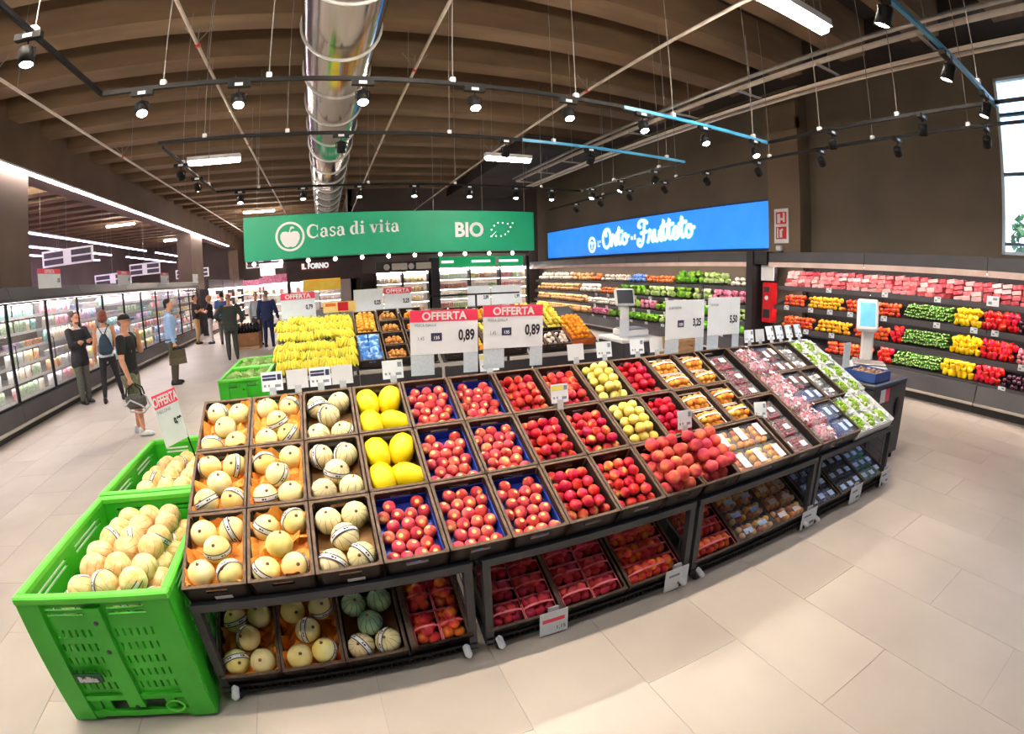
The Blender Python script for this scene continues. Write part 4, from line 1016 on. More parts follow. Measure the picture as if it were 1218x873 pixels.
for nm, mw, w_, d_ in (('front', deckm(4.02, 0), .68, .4), ('right edge', deckm(4.22, 0, y=.42), .4, .78)):
    t = thing('white_carton', 'low white carton under the grape trays, %s one' % nm, 'carton', group='white grape cartons', mw=mw)
    MB().bb(-w_/2, w_/2, 0.0, d_, -CH, -CH+0.05).build('carton_base', m_wbox, t); MB().bb(-w_/2, w_/2, -0.006, 0.0, -CH, -0.03).build('carton_front', m_wbox, t)
    MB().bb(w_/2, w_/2+0.006, 0, d_, -CH, -0.02).build('carton_side', m_wbox, t)

# ================================================================ LOWER SHELF
LX = [-0.62, -0.31, 0.0, 0.32]
def lowm(x, y=0.0, dz=0.0): return LK @ Matrix.Translation((x, y, dz))
for k, x in enumerate(LX):
    nm = '%s crate on the lower shelf' % ORD[k]
    c = crate('low3', 'dark card crate with a pale edge, %s on the lower left shelf' % ORD[k], lowm(x, 0, 0.12), 'crates on the lower shelf', front=False)
    if k < 2:
        tissue(c, .312, .4, -0.085)
        fill_melons('honey', k, 5, c, nm, ('honeydew_melon', 'pale honeydew melon'), dz=-0.108, mtx=lowm(x, 0, 0.12), w=.312)
    elif k == 2:
        MB().bb(-0.135, 0.135, 0.02, 0.38, -0.112, -0.106).build('board_liner', m_board, c)
        for q, (px, py, pn) in enumerate(quincunx()):
            melon('green' if q < 3 else 'cant', 'striped_melon', '%s striped melon at the %s of the %s' % ('green' if q < 3 else 'cream', pn, nm), lowm(x, 0, 0.12) @ Matrix.Translation((px, py, -0.04)), 'melons on the lower shelf', band=q > 2)
m_rtray = clearfilm('pink_tray_plastic', (244, 120, 138), 0.16, 0.15)
m_rhand = mat('pink_handle', (246, 130, 140), (236, 100, 116), scale=12, rough=0.35)
ME['snect'] = creased(0.034, 0.033, 12, 8).mesh('nectarine', fruit_mat('basket_nectarine_skin', [(0.25, (196, 40, 56)), (0.48, (232, 70, 60)), (0.6, (246, 130, 50)), (0.78, (252, 190, 70))], None, rough=0.3, scale=12, rv=0.1, rh=0.01))
ME['sred'] = creased(0.034, 0.033, 12, 8).mesh('red_nectarine', fruit_mat('basket_peach_skin', [(0.25, (150, 24, 52)), (0.5, (208, 50, 70)), (0.7, (230, 84, 84)), (0.85, (246, 150, 100))], None, rough=0.5, scale=12, rv=0.1, rh=0.008))
def fruit_baskets(x, w, d, nx, ny, key, nm, lab, kind, y0=0.015, hnd=True, fname='nectarine'):
    bw, bd = w/nx-0.008, d/ny-0.008
    for j in range(ny):
        for i in range(nx):
            mw = lowm(x-w/2+(i+0.5)*w/nx, y0+j*d/ny, 0.02)
            bl = '%s row, %s' % (ORD[j], ('left', 'right')[i] if nx == 2 else 'wide')
            basket(mw, bw, bd, 0.075, 'pink basket of %s, %s, %s' % (lab, bl, nm.replace(' of the', ',')), 'pink fruit baskets on the lower shelf', key, 6, cat_m=m_rtray, handle=m_rhand, hz=0.045, bw=0.012)
            pile(key, fname, 0, 0, '%s in %s basket, %s' % (fname, bl.replace(', ', ' '), nm.replace('of the ', '')), fname, '%s, %s, %s' % (lab, nm, bl), 0.055, 0.034, 2, base=mw, w=bw+0.03, d=bd+0.04, z=0.004, crown=.012)
crateD = crate('low3', 'dark card crate of pink fruit baskets, fourth on the lower left shelf', lowm(0.335, 0, 0.12), 'crates on the lower shelf')
fruit_baskets(0.335, 0.27, 0.36, 2, 2, 'snect', 'fourth lower crate', 'nectarines', 'orange red nectarine')
for k, (x, w_) in enumerate(((0.78, 0.41), (1.19, 0.40), (1.62, 0.42))):
    nm = '%s crate of the second lower shelf' % ORD[k]
    crate('low4', 'low black crate of pink fruit baskets, %s' % nm, lowm(x, 0, 0.11), 'crates on the lower shelf')
    if k < 2: fruit_baskets(x, 0.37, 0.38, 2, 3, 'sred', nm, 'red peaches', 'dark red peach', fname='peach')
    else: fruit_baskets(x, 0.37, 0.38, 1, 3, 'snect', nm, 'nectarines', 'orange red nectarine')
nm = 'first crate of the third lower shelf'
crate('low4', 'low black crate of pink nectarine baskets, first on the third lower shelf', lowm(2.11, 0, 0.11), 'crates on the lower shelf')
fruit_baskets(2.11, 0.37, 0.38, 1, 3, 'snect', nm, 'nectarines', 'orange red nectarine')
m_brown = mat('brown_fruit', (196, 110, 60), (150, 76, 44), scale=12, rough=0.4)
m_tan = mat('tan_fruit', (236, 190, 140), (216, 150, 100), scale=12, rough=0.4)
for k, x in enumerate((2.52, 2.90)):
    crate('low4', 'low black crate of clear clamshells, %s on the third lower shelf' % ORD[k+1], lowm(x, 0, 0.11), 'crates on the lower shelf')
    for i in range(2):
        for j in range(3):
            punnet(lowm(x-0.092+0.184*i, 0.015+0.125*j, 0.03), 0.172, 0.118, 0.075, 'clear clamshell of brown fruit, %s file, %s row, %s lower crate' % (('left', 'right')[i], ORD[j], ORD[k+1]),
                   'clear clamshells on the third lower shelf', [m_brown, m_tan, m_apri], 10, 0.025, 2, None, key='clam%d' % (k), labm=m_blab if k == 0 else m_card, lw=0.5, ld=0.35)
m_teal = mat('teal_pack', (70, 170, 176), (44, 130, 140), scale=14, rough=0.35)
m_plum = mat('plum_dark', (74, 36, 70), (44, 20, 48), scale=14, rough=0.3)
for k, x in enumerate((3.37, 3.81, 4.22)):
    crate('low4', 'low black crate of small dark packs, %s on the rightmost lower shelf' % ORD[k], lowm(x, 0, 0.11), 'crates on the lower shelf')
    for i in range(3):
        for j in range(3):
            punnet(lowm(x-0.125+0.125*i, 0.015+0.125*j, 0.03), 0.115, 0.118, 0.06, 'small clear pack with blue label, %s file, %s row, %s crate' % (('left', 'middle', 'right')[i], ORD[j], ORD[k]),
                   'small packs on the rightmost lower shelf', [(m_blueb, m_plum), (m_plum, m_blueb2), (m_teal, mat('green_pack', (120, 190, 120), (90, 160, 90), scale=10))][k], 20, 0.014, 2, None, key='sm%d' % k, labm=m_blab, lw=0.6, ld=0.4)
# ================================================================ SIGNS
m_sgreen = mat('sign_green', (4, 172, 126), (0, 164, 120), scale=2, rough=0.5)
m_sgreen2 = mat('header_green', (30, 206, 124), (22, 190, 110), scale=2, rough=0.5, emit=0.25)
m_sblue = mat('sign_blue', (56, 150, 246), (44, 140, 242), scale=1.5, rough=0.4, emit=0.75)
m_let = mat('sign_white', (248, 250, 252), (242, 246, 248), scale=3, rough=0.5)
m_lete = mat('sign_white_lit', (246, 255, 252), (240, 252, 250), scale=3, rough=0.5, emit=0.8)
m_glow = mat('letter_edge_cyan', (120, 226, 240), (100, 216, 236), scale=3, rough=0.5, emit=0.5)
sg = thing('hanging_sign', 'long hanging green sign reading Casa di vita and BIO', 'sign', (1.65, 11.0, 2.93))
MB().bevbox((0, 0.1, 0), (6.82, 0.2, 0.96), 0.01).build('sign_board', m_sgreen, sg)
for x in (-3.1, -1.1, 0.9, 2.1, 3.2): MB().tube([(x, 0.1, 0.47), (x, 0.1, 2.6)], 0.006, 5).build('wire', m_wire, sg)
b = MB(); b.add([], []); ring = arc(0, 0, 0.30, 0.30, 0, 360, 40); ribbon(b, ring, 0.05, 0.008)
b.build('apple_ring', m_let, sg, (-2.38, 0.0, 0.0))
b = MB(); ap = [(0.0, -0.20), (0.05, -0.215), (0.11, -0.2), (0.17, -0.13), (0.215, -0.03), (0.215, 0.06), (0.17, 0.125), (0.09, 0.135), (0.0, 0.105)]
ap = ap+[(-x, z) for x, z in ap[-2:0:-1]]; n = len(ap)
b.add([(x, -0.008, z) for x, z in ap]+[(x, 0, z) for x, z in ap], [tuple(range(n))]+[(i, n+i, n+(i+1) % n, (i+1) % n) for i in range(n)], False)
ribbon(b, [(-0.01, 0.1), (0.0, 0.16), (0.03, 0.19)], 0.025, 0.008); ribbon(b, arc(0.05, 0.18, 0.05, 0.035, 160, 20, 6), [0.01, 0.03, 0.045, 0.05, 0.045, 0.03, 0.01], 0.008)
b.build('apple_mark', m_let, sg, (-2.38, 0, -0.02))
def serif(s, mb, x):
    """thick and thin roman letters, unit cap height; returns the advance"""
    B, T = 0.15, 0.05
    R = lambda pts, w: ribbon(mb, [(x+a, z) for a, z in pts], w, 0.008)
    sf = lambda a, z, w=0.26: R([(a-w/2, z), (a+w/2, z)], T)
    if s == 'C':
        p = arc(0.36, 0.36, 0.30, 0.36, 40, 320, 20); R(p, [0.04+0.13*math.sin(PI*k/20)**1.5 for k in range(21)]); R([(0.6, 0.42), (0.6, 0.72)], 0.05); R([(0.6, 0.0), (0.6, 0.2)], 0.03); return 0.74
    if s == 'a':
        R([(0.34, 0.03), (0.34, 0.34), (0.3, 0.46), (0.2, 0.5), (0.08, 0.46)], [B, B, 0.13, 0.06, 0.05]); disc(mb, x+0.09, 0.4, 0.06, 0.008); R(arc(0.2, 0.14, 0.15, 0.14, 80, 330, 12), [0.04+0.08*math.sin(PI*k/12) for k in range(13)]); R([(0.34, 0.03), (0.46, 0.03)], 0.06); return 0.5
    if s == 's':
        R(smoothline([(0.32, 0.4), (0.28, 0.48), (0.16, 0.5), (0.07, 0.4), (0.14, 0.29), (0.27, 0.22), (0.33, 0.12), (0.22, 0.01), (0.1, 0.02), (0.05, 0.12)]), 0.085); return 0.42
    if s == 'd':
        R([(0.36, 0.02), (0.36, 0.76)], B); sf(0.29, 0.74, 0.16); sf(0.42, 0.025, 0.16); R(arc(0.22, 0.25, 0.17, 0.24, 70, 290, 14), [0.04+0.12*math.sin(PI*k/14) for k in range(15)]); return 0.54
    if s == 'i':
        R([(0.14, 0.02), (0.14, 0.48)], B); sf(0.14, 0.025); sf(0.08, 0.475, 0.16); disc(mb, x+0.14, 0.66, 0.085, 0.008); return 0.32
    if s == 'v':
        R([(0.07, 0.48), (0.24, 0.0)], B); R([(0.24, 0.0), (0.4, 0.48)], 0.06); sf(0.08, 0.475); sf(0.4, 0.475, 0.2); return 0.5
    if s == 't':
        R([(0.15, 0.68), (0.15, 0.1), (0.2, 0.03), (0.3, 0.05)], [0.04, B, 0.12, 0.05]); R([(0.02, 0.47), (0.32, 0.47)], 0.06); return 0.36
    return 0.28
x = 0.0
for ch in 'Casa di vita':
    if ch == ' ': x += 0.26; continue
    b = MB(); w = serif(ch, b, 0.0); b.build('serif_letter', m_let, sg, (-2.0+x*0.385, 0.0, -0.05+0.012*x), rot=None).scale = (0.385, 1, 0.385); x += w+0.02
text('BIO', 0.47, m_let, sg, (1.73, -0.004, 0.005), RX, 'bio_lettering', bold=0.016, ext=0.004, sx=0.94)
b = MB()
for px, pz in ((.0, -.14), (.12, -.13), (.25, -.13), (.36, -.09), (.44, -.02), (.5, .09), (.56, .19), (.43, .17), (.3, .19), (.18, .19), (.08, .12), (.01, .02)): disc(b, px, pz, 0.024, 0.006, 5)
ribbon(b, [(0.0, -.14), (.13, -.02)], [0.02, 0.008], 0.006); b.build('leaf_of_dots', m_lete, sg, (2.28, 0, 0))
sgt = rail('slim dark light bar under the green sign', [(-1.75, 11.35, 2.42), (5.05, 11.35, 2.42)], m_black, [])
me_ball = MB().ball((0, 0, 0), 0.045, 10, 6).mesh('small_lamp', emis('small_lamp_glow', (255, 246, 226), 14))
for k in range(11): put('small_lamp', me_ball, sgt, (-1.6+0.62*k, 11.33, 2.395))

sb = thing('wall_sign', 'long lit blue wall sign with white script reading Orto e Frutteto', 'sign', (8.92, 12.5, 3.0))
RZ = -PI/2   # faces -x: local +x runs along -y
B_ = thing('x', '', '', (0, 0, 0)) if False else None
bd = MB().bevbox((0, 0.05, 0), (11.1, 0.1, 1.05), 0.01).build('sign_board', m_sblue, sb, rot=(0, 0, RZ))
MB().bb(-5.6, 5.6, -0.005, 0.1, -0.56, -0.525).bb(-5.6, 5.6, -0.005, 0.1, 0.525, 0.56).build('sign_edge', mat('sign_edge_dark', (30, 84, 160), (24, 74, 146), scale=3), sb, rot=(0, 0, RZ))
def script(ch):
    S = {
     'O': [[(0.42, 0.95), (0.2, 0.9), (0.04, 0.5), (0.12, 0.08), (0.36, -0.06), (0.6, 0.2), (0.62, 0.66), (0.46, 0.96), (0.3, 0.84), (0.3, 0.6)]],
     'r': [[(0.02, 0.0), (0.12, 0.3), (0.14, 0.52), (0.1, 0.6), (0.2, 0.5), (0.32, 0.5), (0.3, 0.2), (0.36, 0.02), (0.48, 0.1)]],
     't': [[(0.02, 0.2), (0.18, 0.95), (0.14, 0.3), (0.2, 0.03), (0.36, 0.12)], [(0.0, 0.62), (0.4, 0.7)]],
     'o': [[(0.3, 0.5), (0.12, 0.48), (0.04, 0.22), (0.16, 0.0), (0.34, 0.12), (0.36, 0.36), (0.26, 0.5), (0.3, 0.36), (0.5, 0.4)]],
     'F': [[(0.7, 0.98), (0.5, 1.12), (0.2, 1.1), (0.08, 0.88), (0.22, 0.8)], [(0.52, 1.06), (0.46, 0.5), (0.4, 0.08), (0.22, -0.14), (0.02, 0.0), (0.08, 0.2), (0.2, 0.14)], [(0.26, 0.5), (0.66, 0.56)]],
     'u': [[(0.04, 0.52), (0.08, 0.15), (0.18, 0.0), (0.32, 0.16), (0.38, 0.52), (0.38, 0.12), (0.5, 0.02)]],
     'e': [[(0.04, 0.2), (0.24, 0.28), (0.3, 0.44), (0.18, 0.52), (0.05, 0.36), (0.06, 0.1), (0.2, 0.0), (0.42, 0.16)]]}
    return S[ch]
ADV = {'O': 0.68, 'r': 0.44, 't': 0.36, 'o': 0.46, 'F': 0.72, 'u': 0.46, 'e': 0.4}
def word(w, x0, z0, sc_, slope=0.0, sx=1.0):
    x = x0
    for ch in w:
        for mtl, wd_, t in ((m_glow, 0.22, 0.012), (m_lete, 0.15, 0.02)):
            b = MB()
            for st in script(ch):
                p = smoothline(st, 5); ribbon(b, p, wd_, t); disc(b, p[0][0], p[0][1], wd_/2, t, 8); disc(b, p[-1][0], p[-1][1], wd_/2, t, 8)
            o = b.build('script_letter' if mtl is m_lete else 'letter_edge', mtl, bd, (x, 0, z0+slope*(x-x0)), None); o.scale = (sx, 1, sc_)
        x += ADV[ch]*sx
    return x
# local x = 12.5 - y
word('Orto', -1.36, -0.27, 0.60, .04, .76); word('Frutteto', 0.6, -0.25, 0.60, .04, .69)
b = MB(); ribbon(b, arc(0, 0, 0.2, 0.24, 0, 360, 24), 0.09, 0.015); ribbon(b, [(0, -.14), (0, .1)], 0.05, 0.015); ribbon(b, arc(0.0, -0.02, 0.1, 0.1, 30, 150, 8), 0.05, 0.015); b.build('round_mark', m_lete, bd, (-2.05, 0, -0.16))
text("L'", 0.28, m_lete, bd, (-1.58, -0.012, -0.16), RX, 'small_lettering', bold=0.012, ext=0.003)
text('e il', 0.22, m_lete, bd, (0.38, -0.012, -0.05), RX, 'small_lettering', bold=0.01, ext=0.003)
# fire board on the pilaster, white panel and red hydrant cabinet on the end post
m_fred = mat('fire_red', (226, 30, 40), (206, 22, 32), scale=4, rough=0.4)
t = thing('fire_board', 'white safety board with two red fire pictograms on the pilaster', 'sign', (8.87, 6.58, 2.94))
q = MB().bb(-0.02, 0, -0.19, 0.19, -0.37, 0.37).build('board', m_white, t)
for z in (0.17, -0.15):
    MB().bb(-0.026, -0.02, -0.14, 0.14, z-0.13, z+0.13).build('red_square', m_fred, t)
g_ = MB(); g_.bb(-0.03, -0.026, 0.02, 0.1, 0.06, 0.26); g_.bb(-0.03, -0.026, -0.08, 0.04, 0.12, 0.17); g_.bb(-0.03, -0.026, -0.1, -0.05, 0.08, 0.28); g_.build('hose_pictogram', m_white, t)
g_ = MB(); g_.bb(-0.03, -0.026, -0.03, 0.04, -0.25, -0.08); g_.bb(-0.03, -0.026, -0.05, 0.0, -0.1, -0.06); g_.bb(-0.03, -0.026, 0.07, 0.11, -0.26, -0.04); g_.build('extinguisher_pictogram', m_white, t)
t = thing('emergency_lamp', 'small pale emergency lamp under the fire board', 'lamp', (8.8, 6.6, 2.46))
MB().bevbox((0, 0, 0), (0.1, 0.14, 0.12), 0.02).build('lamp_body', m_white, t); MB().bb(0.03, 0.08, -0.05, 0.05, -0.12, -0.06).build('bracket', m_char, t)

# ================================================================ WALL COOLERS
m_cool = mat('cooler_charcoal', (84, 82, 86), (74, 72, 76), scale=2, rough=0.45)
m_cooldk = mat('cooler_dark', (46, 44, 47), (38, 36, 39), scale=2, rough=0.45)
m_bump = mat('bumper_pale', (206, 198, 186), (186, 178, 168), scale=3, rough=0.4)
m_cin = mat('cooler_inside', (206, 200, 198), (190, 184, 182), scale=2, rough=0.5)
m_price = mat('price_strip', (250, 246, 244), (232, 226, 226), scale=12, rough=0.4)
e_cool = emis('cooler_tube', (255, 238, 236), 45.0)
PAL = {}
def pack_mats(pref, cols):
    return [mat('%s_%d' % (pref, i), c, tuple(min(255, int(v*0.5+128)) for v in c), scale=26, rough=0.35, rv=0.1, rh=0.015, sharp=(0.42, 0.55)) for i, c in enumerate(cols)]
PASTEL = [('pink', (240, 150, 160)), ('white', (246, 240, 236)), ('pale green', (170, 200, 150)), ('yellow', (246, 214, 90)), ('blue', (140, 170, 226)), ('red', (220, 80, 90)), ('cream', (250, 226, 190)), ('teal', (110, 190, 180)), ('lilac', (206, 170, 216)), ('orange', (246, 160, 90))]
pm = pack_mats('wrapper', [c for _, c in PASTEL])
def bagmesh(w, d, h, m):
    mb = MB(); nx, nz = 4, 4; vs = []
    for s_ in (-1, 1):
        for j in range(nz+1):
            for i in range(nx+1):
                u, v = i/nx*2-1, j/nz; e = max(abs(u), abs(v*2-1))
                vs.append((u*w/2+rnd.uniform(-.004, .004), s_*d/2*(1-e**3)+rnd.uniform(-.006, .006), v*h))
    K = (nx+1)*(nz+1)
    for s_ in (0, 1):
        for j in range(nz):
            for i in range(nx):
                a = s_*K+j*(nx+1)+i; f = (a, a+1, a+nx+2, a+nx+1); mb.f.append(f if s_ == 0 else f[::-1]); mb.mi.append(0); mb.sm.append(True)
    mb.v = vs
    return mb.mesh('pack', m)
def tubmesh(w, h, m): return MB().lathe([(0, 0), (w*0.42, 0), (w*0.5, h*0.9), (w*0.53, h*0.92), (w*0.53, h), (0, h)], 10).mesh('tub', m)
def boxmesh(w, d, h, m): return MB().bevbox((0, 0, h/2), (w, d, h), 0.006).mesh('box', m)
def botmesh(w, h, m): return MB().lathe([(0, 0), (w*0.5, 0), (w*0.5, h*0.62), (w*0.2, h*0.8), (w*0.2, h), (0, h)], 10).mesh('bottle', m)
GOODS = {'bag': [bagmesh(.17, .07, .2, m) for m in pm], 'tub': [tubmesh(.13, .11, m) for m in pm], 'box': [boxmesh(.15, .1, .17, m) for m in pm], 'bottle': [botmesh(.09, .25, m) for m in pm]}
GW = {'bag': .185, 'tub': .15, 'box': .165, 'bottle': .105}
KN = {'bag': 'food bag', 'tub': 'round tub', 'box': 'upright carton', 'bottle': 'bottle'}
# ---- left: glass door coolers along the aisle (face at x = -5.4, looking +x)
m_doorg = clearfilm('door_glass', (236, 240, 244), 0.10, 0.03)
FX = -5.4
DOORW = 1.3
shz = [0.52, 0.80, 1.06, 1.32, 1.58, 1.84]
for u in range(6):
    y0 = 5.05+u*2.6
    nmu = ORD[u]
    t = thing('glass_door_cooler', 'tall glass door cooler along the aisle, %s from the front' % nmu, 'cooler', (FX, y0, 0), group='glass door coolers')
    L = 2.59
    MB().bb(-0.9, 0.02, 0, L, 0.16, 0.45).build('base', m_cool, t)
    MB().bb(-0.86, -0.06, 0, L, 0.0, 0.16).build('plinth', m_cooldk, t)
    MB().bevbox((0.03, L/2, 0.14), (0.06, L, 0.05), 0.012).build('bumper', m_bump, t)
    MB().bb(-0.92, -0.86, 0, L, 0.45, 2.1).build('back_panel', m_cin, t)
    MB().prism([(-0.92, 2.08), (0.10, 2.08), (0.12, 2.14), (0.04, 2.32), (-0.92, 2.34)], 'y', 0, L).build('canopy', m_cool, t)
    MB().bb(-0.09, -0.05, 0.02, L-0.02, 2.045, 2.07).build('light_tube', e_cool, t)
    if u == 0: MB().bb(-0.9, 0.0, -0.03, 0, 0, 2.3).build('end_panel', m_cooldk, t)
    for k, z in enumerate(shz):
        s_ = MB().bb(-0.85, -0.1, 0.01, L-0.01, z-0.03, z-0.012).build('shelf', m_cin, t)
        MB().bb(-0.1, -0.088, 0.01, L-0.01, z-0.035, z+0.01).build('price_rail', m_price, s_)
        if k: MB().bb(-0.16, -0.14, 0.02, L-0.02, z-0.036, z-0.031).build('shelf_light', emis('shelf_fill_glow', (255, 244, 246), 22.0), s_)  # added glow strips, none seen there, to brighten the cooler inside
    for d in range(2):
        dr = MB()
        for a in (0.0, DOORW-0.03): dr.bb(-0.035, 0.0, d*DOORW+a, d*DOORW+a+0.03, 0.46, 2.07)
        dr.bb(-0.035, 0.0, d*DOORW+0.03, d*DOORW+DOORW-0.03, 0.46, 0.49); dr.bb(-0.035, 0, d*DOORW+.03, d*DOORW+DOORW-.03, 2.045, 2.07)
        dd = dr.build('door', m_black, t)
        MB().bb(-0.022, -0.014, d*DOORW+0.03, (d+1)*DOORW-0.03, 0.49, 2.045).build('pane', m_doorg, dd)
        MB().tube([(0.0, d*DOORW+0.07, 1.0), (0.035, d*DOORW+0.07, 1.02), (0.035, d*DOORW+0.07, 1.38), (0, d*DOORW+0.07, 1.4)], 0.01, 6).build('handle', m_char, dd)
    for d in range(2):
        dn = ORD[u*2+d]
        for k, z in enumerate(shz):
            seg = rnd.choice(['bag', 'bag', 'tub', 'box', 'bottle']) if u < 3 else rnd.choice(['box', 'tub'])
            if z < 0.9: seg = 'bag'
            c0 = rnd.randrange(10); y = y0+d*DOORW+0.13; i = 0
            w = GW[seg]*(1.0 if u < 3 else 1.25)
            while y < y0+(d+1)*DOORW-0.1:
                if rnd.random() < 0.4: c0 = rnd.choice([0, 1, 1, 2, 3, 4, 5, 6, 6, 7, 8, 9])
                o = put('food_pack' if seg in ('bag', 'box') else seg, GOODS[seg][c0], None, (FX-0.19+rnd.uniform(-.02, .02), y, z-0.011), (rnd.uniform(-.04, .04), rnd.uniform(-.06, .1) if seg == 'bag' else 0, PI/2+rnd.uniform(-.15, .15)))
                tag(o, '%s %s, %s along, %s shelf up behind the %s glass door' % (PASTEL[c0][0], KN[seg], ORD[i], ORD[k], dn), 'food pack', 'chilled packs behind the glass doors')
                i += 1; y += w
# offer cards standing on the cooler canopy
m_ofred = mat('offer_red', (246, 76, 108), (240, 62, 96), scale=6, rough=0.4)
m_card2 = mat('card_paper', (238, 244, 248), (228, 236, 242), scale=8, rough=0.45)
m_ink = mat('ink_dark', (34, 32, 44), (24, 24, 34), scale=20)
m_inkb = mat('ink_grey', (140, 150, 164), (120, 130, 146), scale=20)
m_inkv = mat('ink_navy', (50, 56, 100), (40, 44, 84), scale=20)
def offer_card(name, lab, mw, w, h, price, head_=True, small=None, box_=None, cat='price card', group=None, legs=False, headtxt='OFFERTA', old=None, psize=.27, px=.5):
    """flat printed card, local x right, z up, faces -y"""
    t = thing(name, lab, cat, group=group, mw=mw)
    cb = MB().bb(-w/2, w/2, 0, 0.003, 0, h).build('card', m_card2, t)
    if head_:
        MB().bb(-w/2, w/2, -0.0012, 0, h*0.74, h).build('red_header', m_ofred, t)
        text(headtxt, h*0.25, m_white, t, (0, -0.002, h*0.855), RX, 'header_lettering', bold=h*0.008, ext=0.0006, sx=min(1.0, w/h*1.0))
    if small: text(small, h*0.085, m_inkb, t, (-w*0.43, -0.001, h*(0.66 if head_ else 0.8)), RX, 'small_lettering', align='LEFT', ext=0.0004, sx=0.9)
    if price: text(price, h*psize, m_ink, t, (w*px, -0.001, h*0.4), RX, 'price_lettering', align='RIGHT', bold=h*0.01, ext=0.0005, sx=0.66)
    if old: text(old, h*0.12, m_inkb, t, (-w*0.4, -0.001, h*0.36), RX, 'old_price', align='LEFT', ext=0.0004, sx=0.8); 
    if box_:
        MB().bb(-w*0.2, -w*0.04, -0.0012, 0, h*0.3, h*0.48).build('number_box', m_inkv, t); text(box_, h*0.1, m_white, t, (-w*0.12, -0.002, h*0.37), RX, 'box_lettering', bold=h*0.003, ext=0.0004)
    if legs:
        for x0, x1 in ((-w/2+0.0, -w*0.16), (w*0.28, w*0.5)): MB().bb(x0, x1, 0.001, 0.004, -0.13, 0).build('leg', clearfilm('leg_plastic', (226, 240, 248), .6, .25), t)
    return t
def faceX(x, y, z): return Matrix.Translation((x, y, z)) @ Matrix.Rotation(PI/2, 4, 'Z')       # faces +x
def faceXn(x, y, z): return Matrix.Translation((x, y, z)) @ Matrix.Rotation(-PI/2, 4, 'Z')     # faces -x
for k, (y, p, hd) in enumerate(((9.08, '1,85', True), (12.85, '4,75', True), (16.3, '2,49', True), (20.3, '3,99', False))):
    offer_card('offer_card', 'offer card standing on the cooler canopy, %s from the front' % ORD[k], faceX(-5.34, y, 2.27), 0.86, 0.36, p, hd, group='offer cards on the cooler canopy', psize=.3, px=.46)
# ---- right wall coolers, open multidecks (front at x = 8.25, looking -x)
def multideck(lab, y0, y1, shelves, group, inside=None):
    t = thing('open_produce_cooler', lab, 'cooler', (8.25, y0, 0), group=group)
    L = y1-y0-0.01
    MB().prism([(0.02, 0.16), (0.1, 0.42), (0.2, 0.46), (0.95, 0.46), (0.95, 0.16)], 'y', 0, L).build('base', m_cool, t)
    MB().bb(0.12, 0.9, 0, L, 0, 0.16).build('plinth', m_cooldk, t)
    MB().bevbox((0.04, L/2, 0.15), (0.05, L, 0.05), 0.012).build('bumper', m_bump, t)
    MB().bb(0.9, 0.97, 0, L, 0.4, 2.1).build('back_panel', inside or m_cooldk, t)
    MB().prism([(0.1, 2.1), (0.97, 2.1), (0.97, 2.34), (0.05, 2.34), (0.05, 2.14)], 'y', 0, L).build('canopy', m_cool, t)
    MB().bb(0.24, 0.275, 0, L, 2.082, 2.1).build('light_tube', emis('cooler_tube_warm', (255, 236, 228), 32.0), t)
    MB().bb(0.035, 0.05, 0, L, 2.045, 2.14).build('canopy_lip', mat('lip_rose', (250, 222, 212), (240, 206, 196), scale=4), t)
    for z, xf, til in shelves:
        s_ = MB().prism([(xf, z-0.05), (xf, z), (0.9, z+til), (0.9, z+til-0.05)], 'y', 0, L).build('shelf', m_cooldk, t)
        MB().bb(xf-0.012, xf, 0, L, z-0.08, z+0.008).build('shelf_lip', m_cool, s_)
        if z > 0.6: MB().bb(xf+0.03, xf+0.05, 0.02, L-0.02, z-0.06, z-0.05).build('shelf_light', emis('shelf_tube', (255, 236, 226), 34.0), s_)
    return t
NSH = [(0.46, 0.14, 0.15), (0.82, 0.22, 0.19), (1.25, 0.27, 0.19), (1.66, 0.36, 0.04)]
for k in range(4): multideck('open produce cooler by the right wall, %s from the front' % ORD[k], -2.3+2.2*k, -2.3+2.2*(k+1), NSH, 'right wall coolers, near range')
FSH = [(0.48, 0.14, 0.16), (0.81, 0.22, 0.19), (1.18, 0.27, 0.19), (1.58, 0.32, 0.14)]
for k in range(5): multideck('open vegetable cooler under the blue sign, %s from the near end' % ORD[k], 7.05+2.3*k, 7.05+2.3*(k+1), FSH, 'right wall coolers, far range', m_cin)
t = thing('end_post', 'dark end panel between the two right wall cooler ranges', 'panel', (8.2, 6.78, 0))
MB().bb(0.0, 0.78, 0.07, 0.25, 0, 2.36).build('panel', m_cooldk, t); MB().bb(0.05, 0.78, -0.27, 0.07, 2.1, 2.36).build('top_box', m_cooldk, t)
t = thing('hydrant_cabinet', 'red fire hydrant cabinet beside the dark end panel', 'cabinet', (8.42, 6.62, 0.0))
MB().bevbox((0.1, 0, 1.3), (0.2, 0.26, 0.84), 0.015).build('body', m_fred, t); MB().bb(-0.012, 0, -0.1, 0.1, 1.35, 1.66).build('door', m_fred, t)
MB().bb(-0.016, -0.012, -0.07, 0.07, 1.52, 1.63).build('window', m_char, t); MB().tube([(-0.02, 0, 1.4), (-0.012, 0, 1.4)], 0.05, 14).build('round_mark', m_white, t); MB().bb(-0.012, 0, -0.09, 0.09, 0.98, 1.16).build('lower_window', m_cooldk, t)
t = thing('notice_sheet', 'plain white panel above the red hydrant cabinet', 'panel', (8.42, 6.62, 1.76))
MB().bb(0, 0.02, -0.17, 0.17, 0, 0.33).build('board', m_white, t); MB().bb(0.02, 0.2, -0.12, 0.12, 0, 0.3).build('bracket', m_char, t)

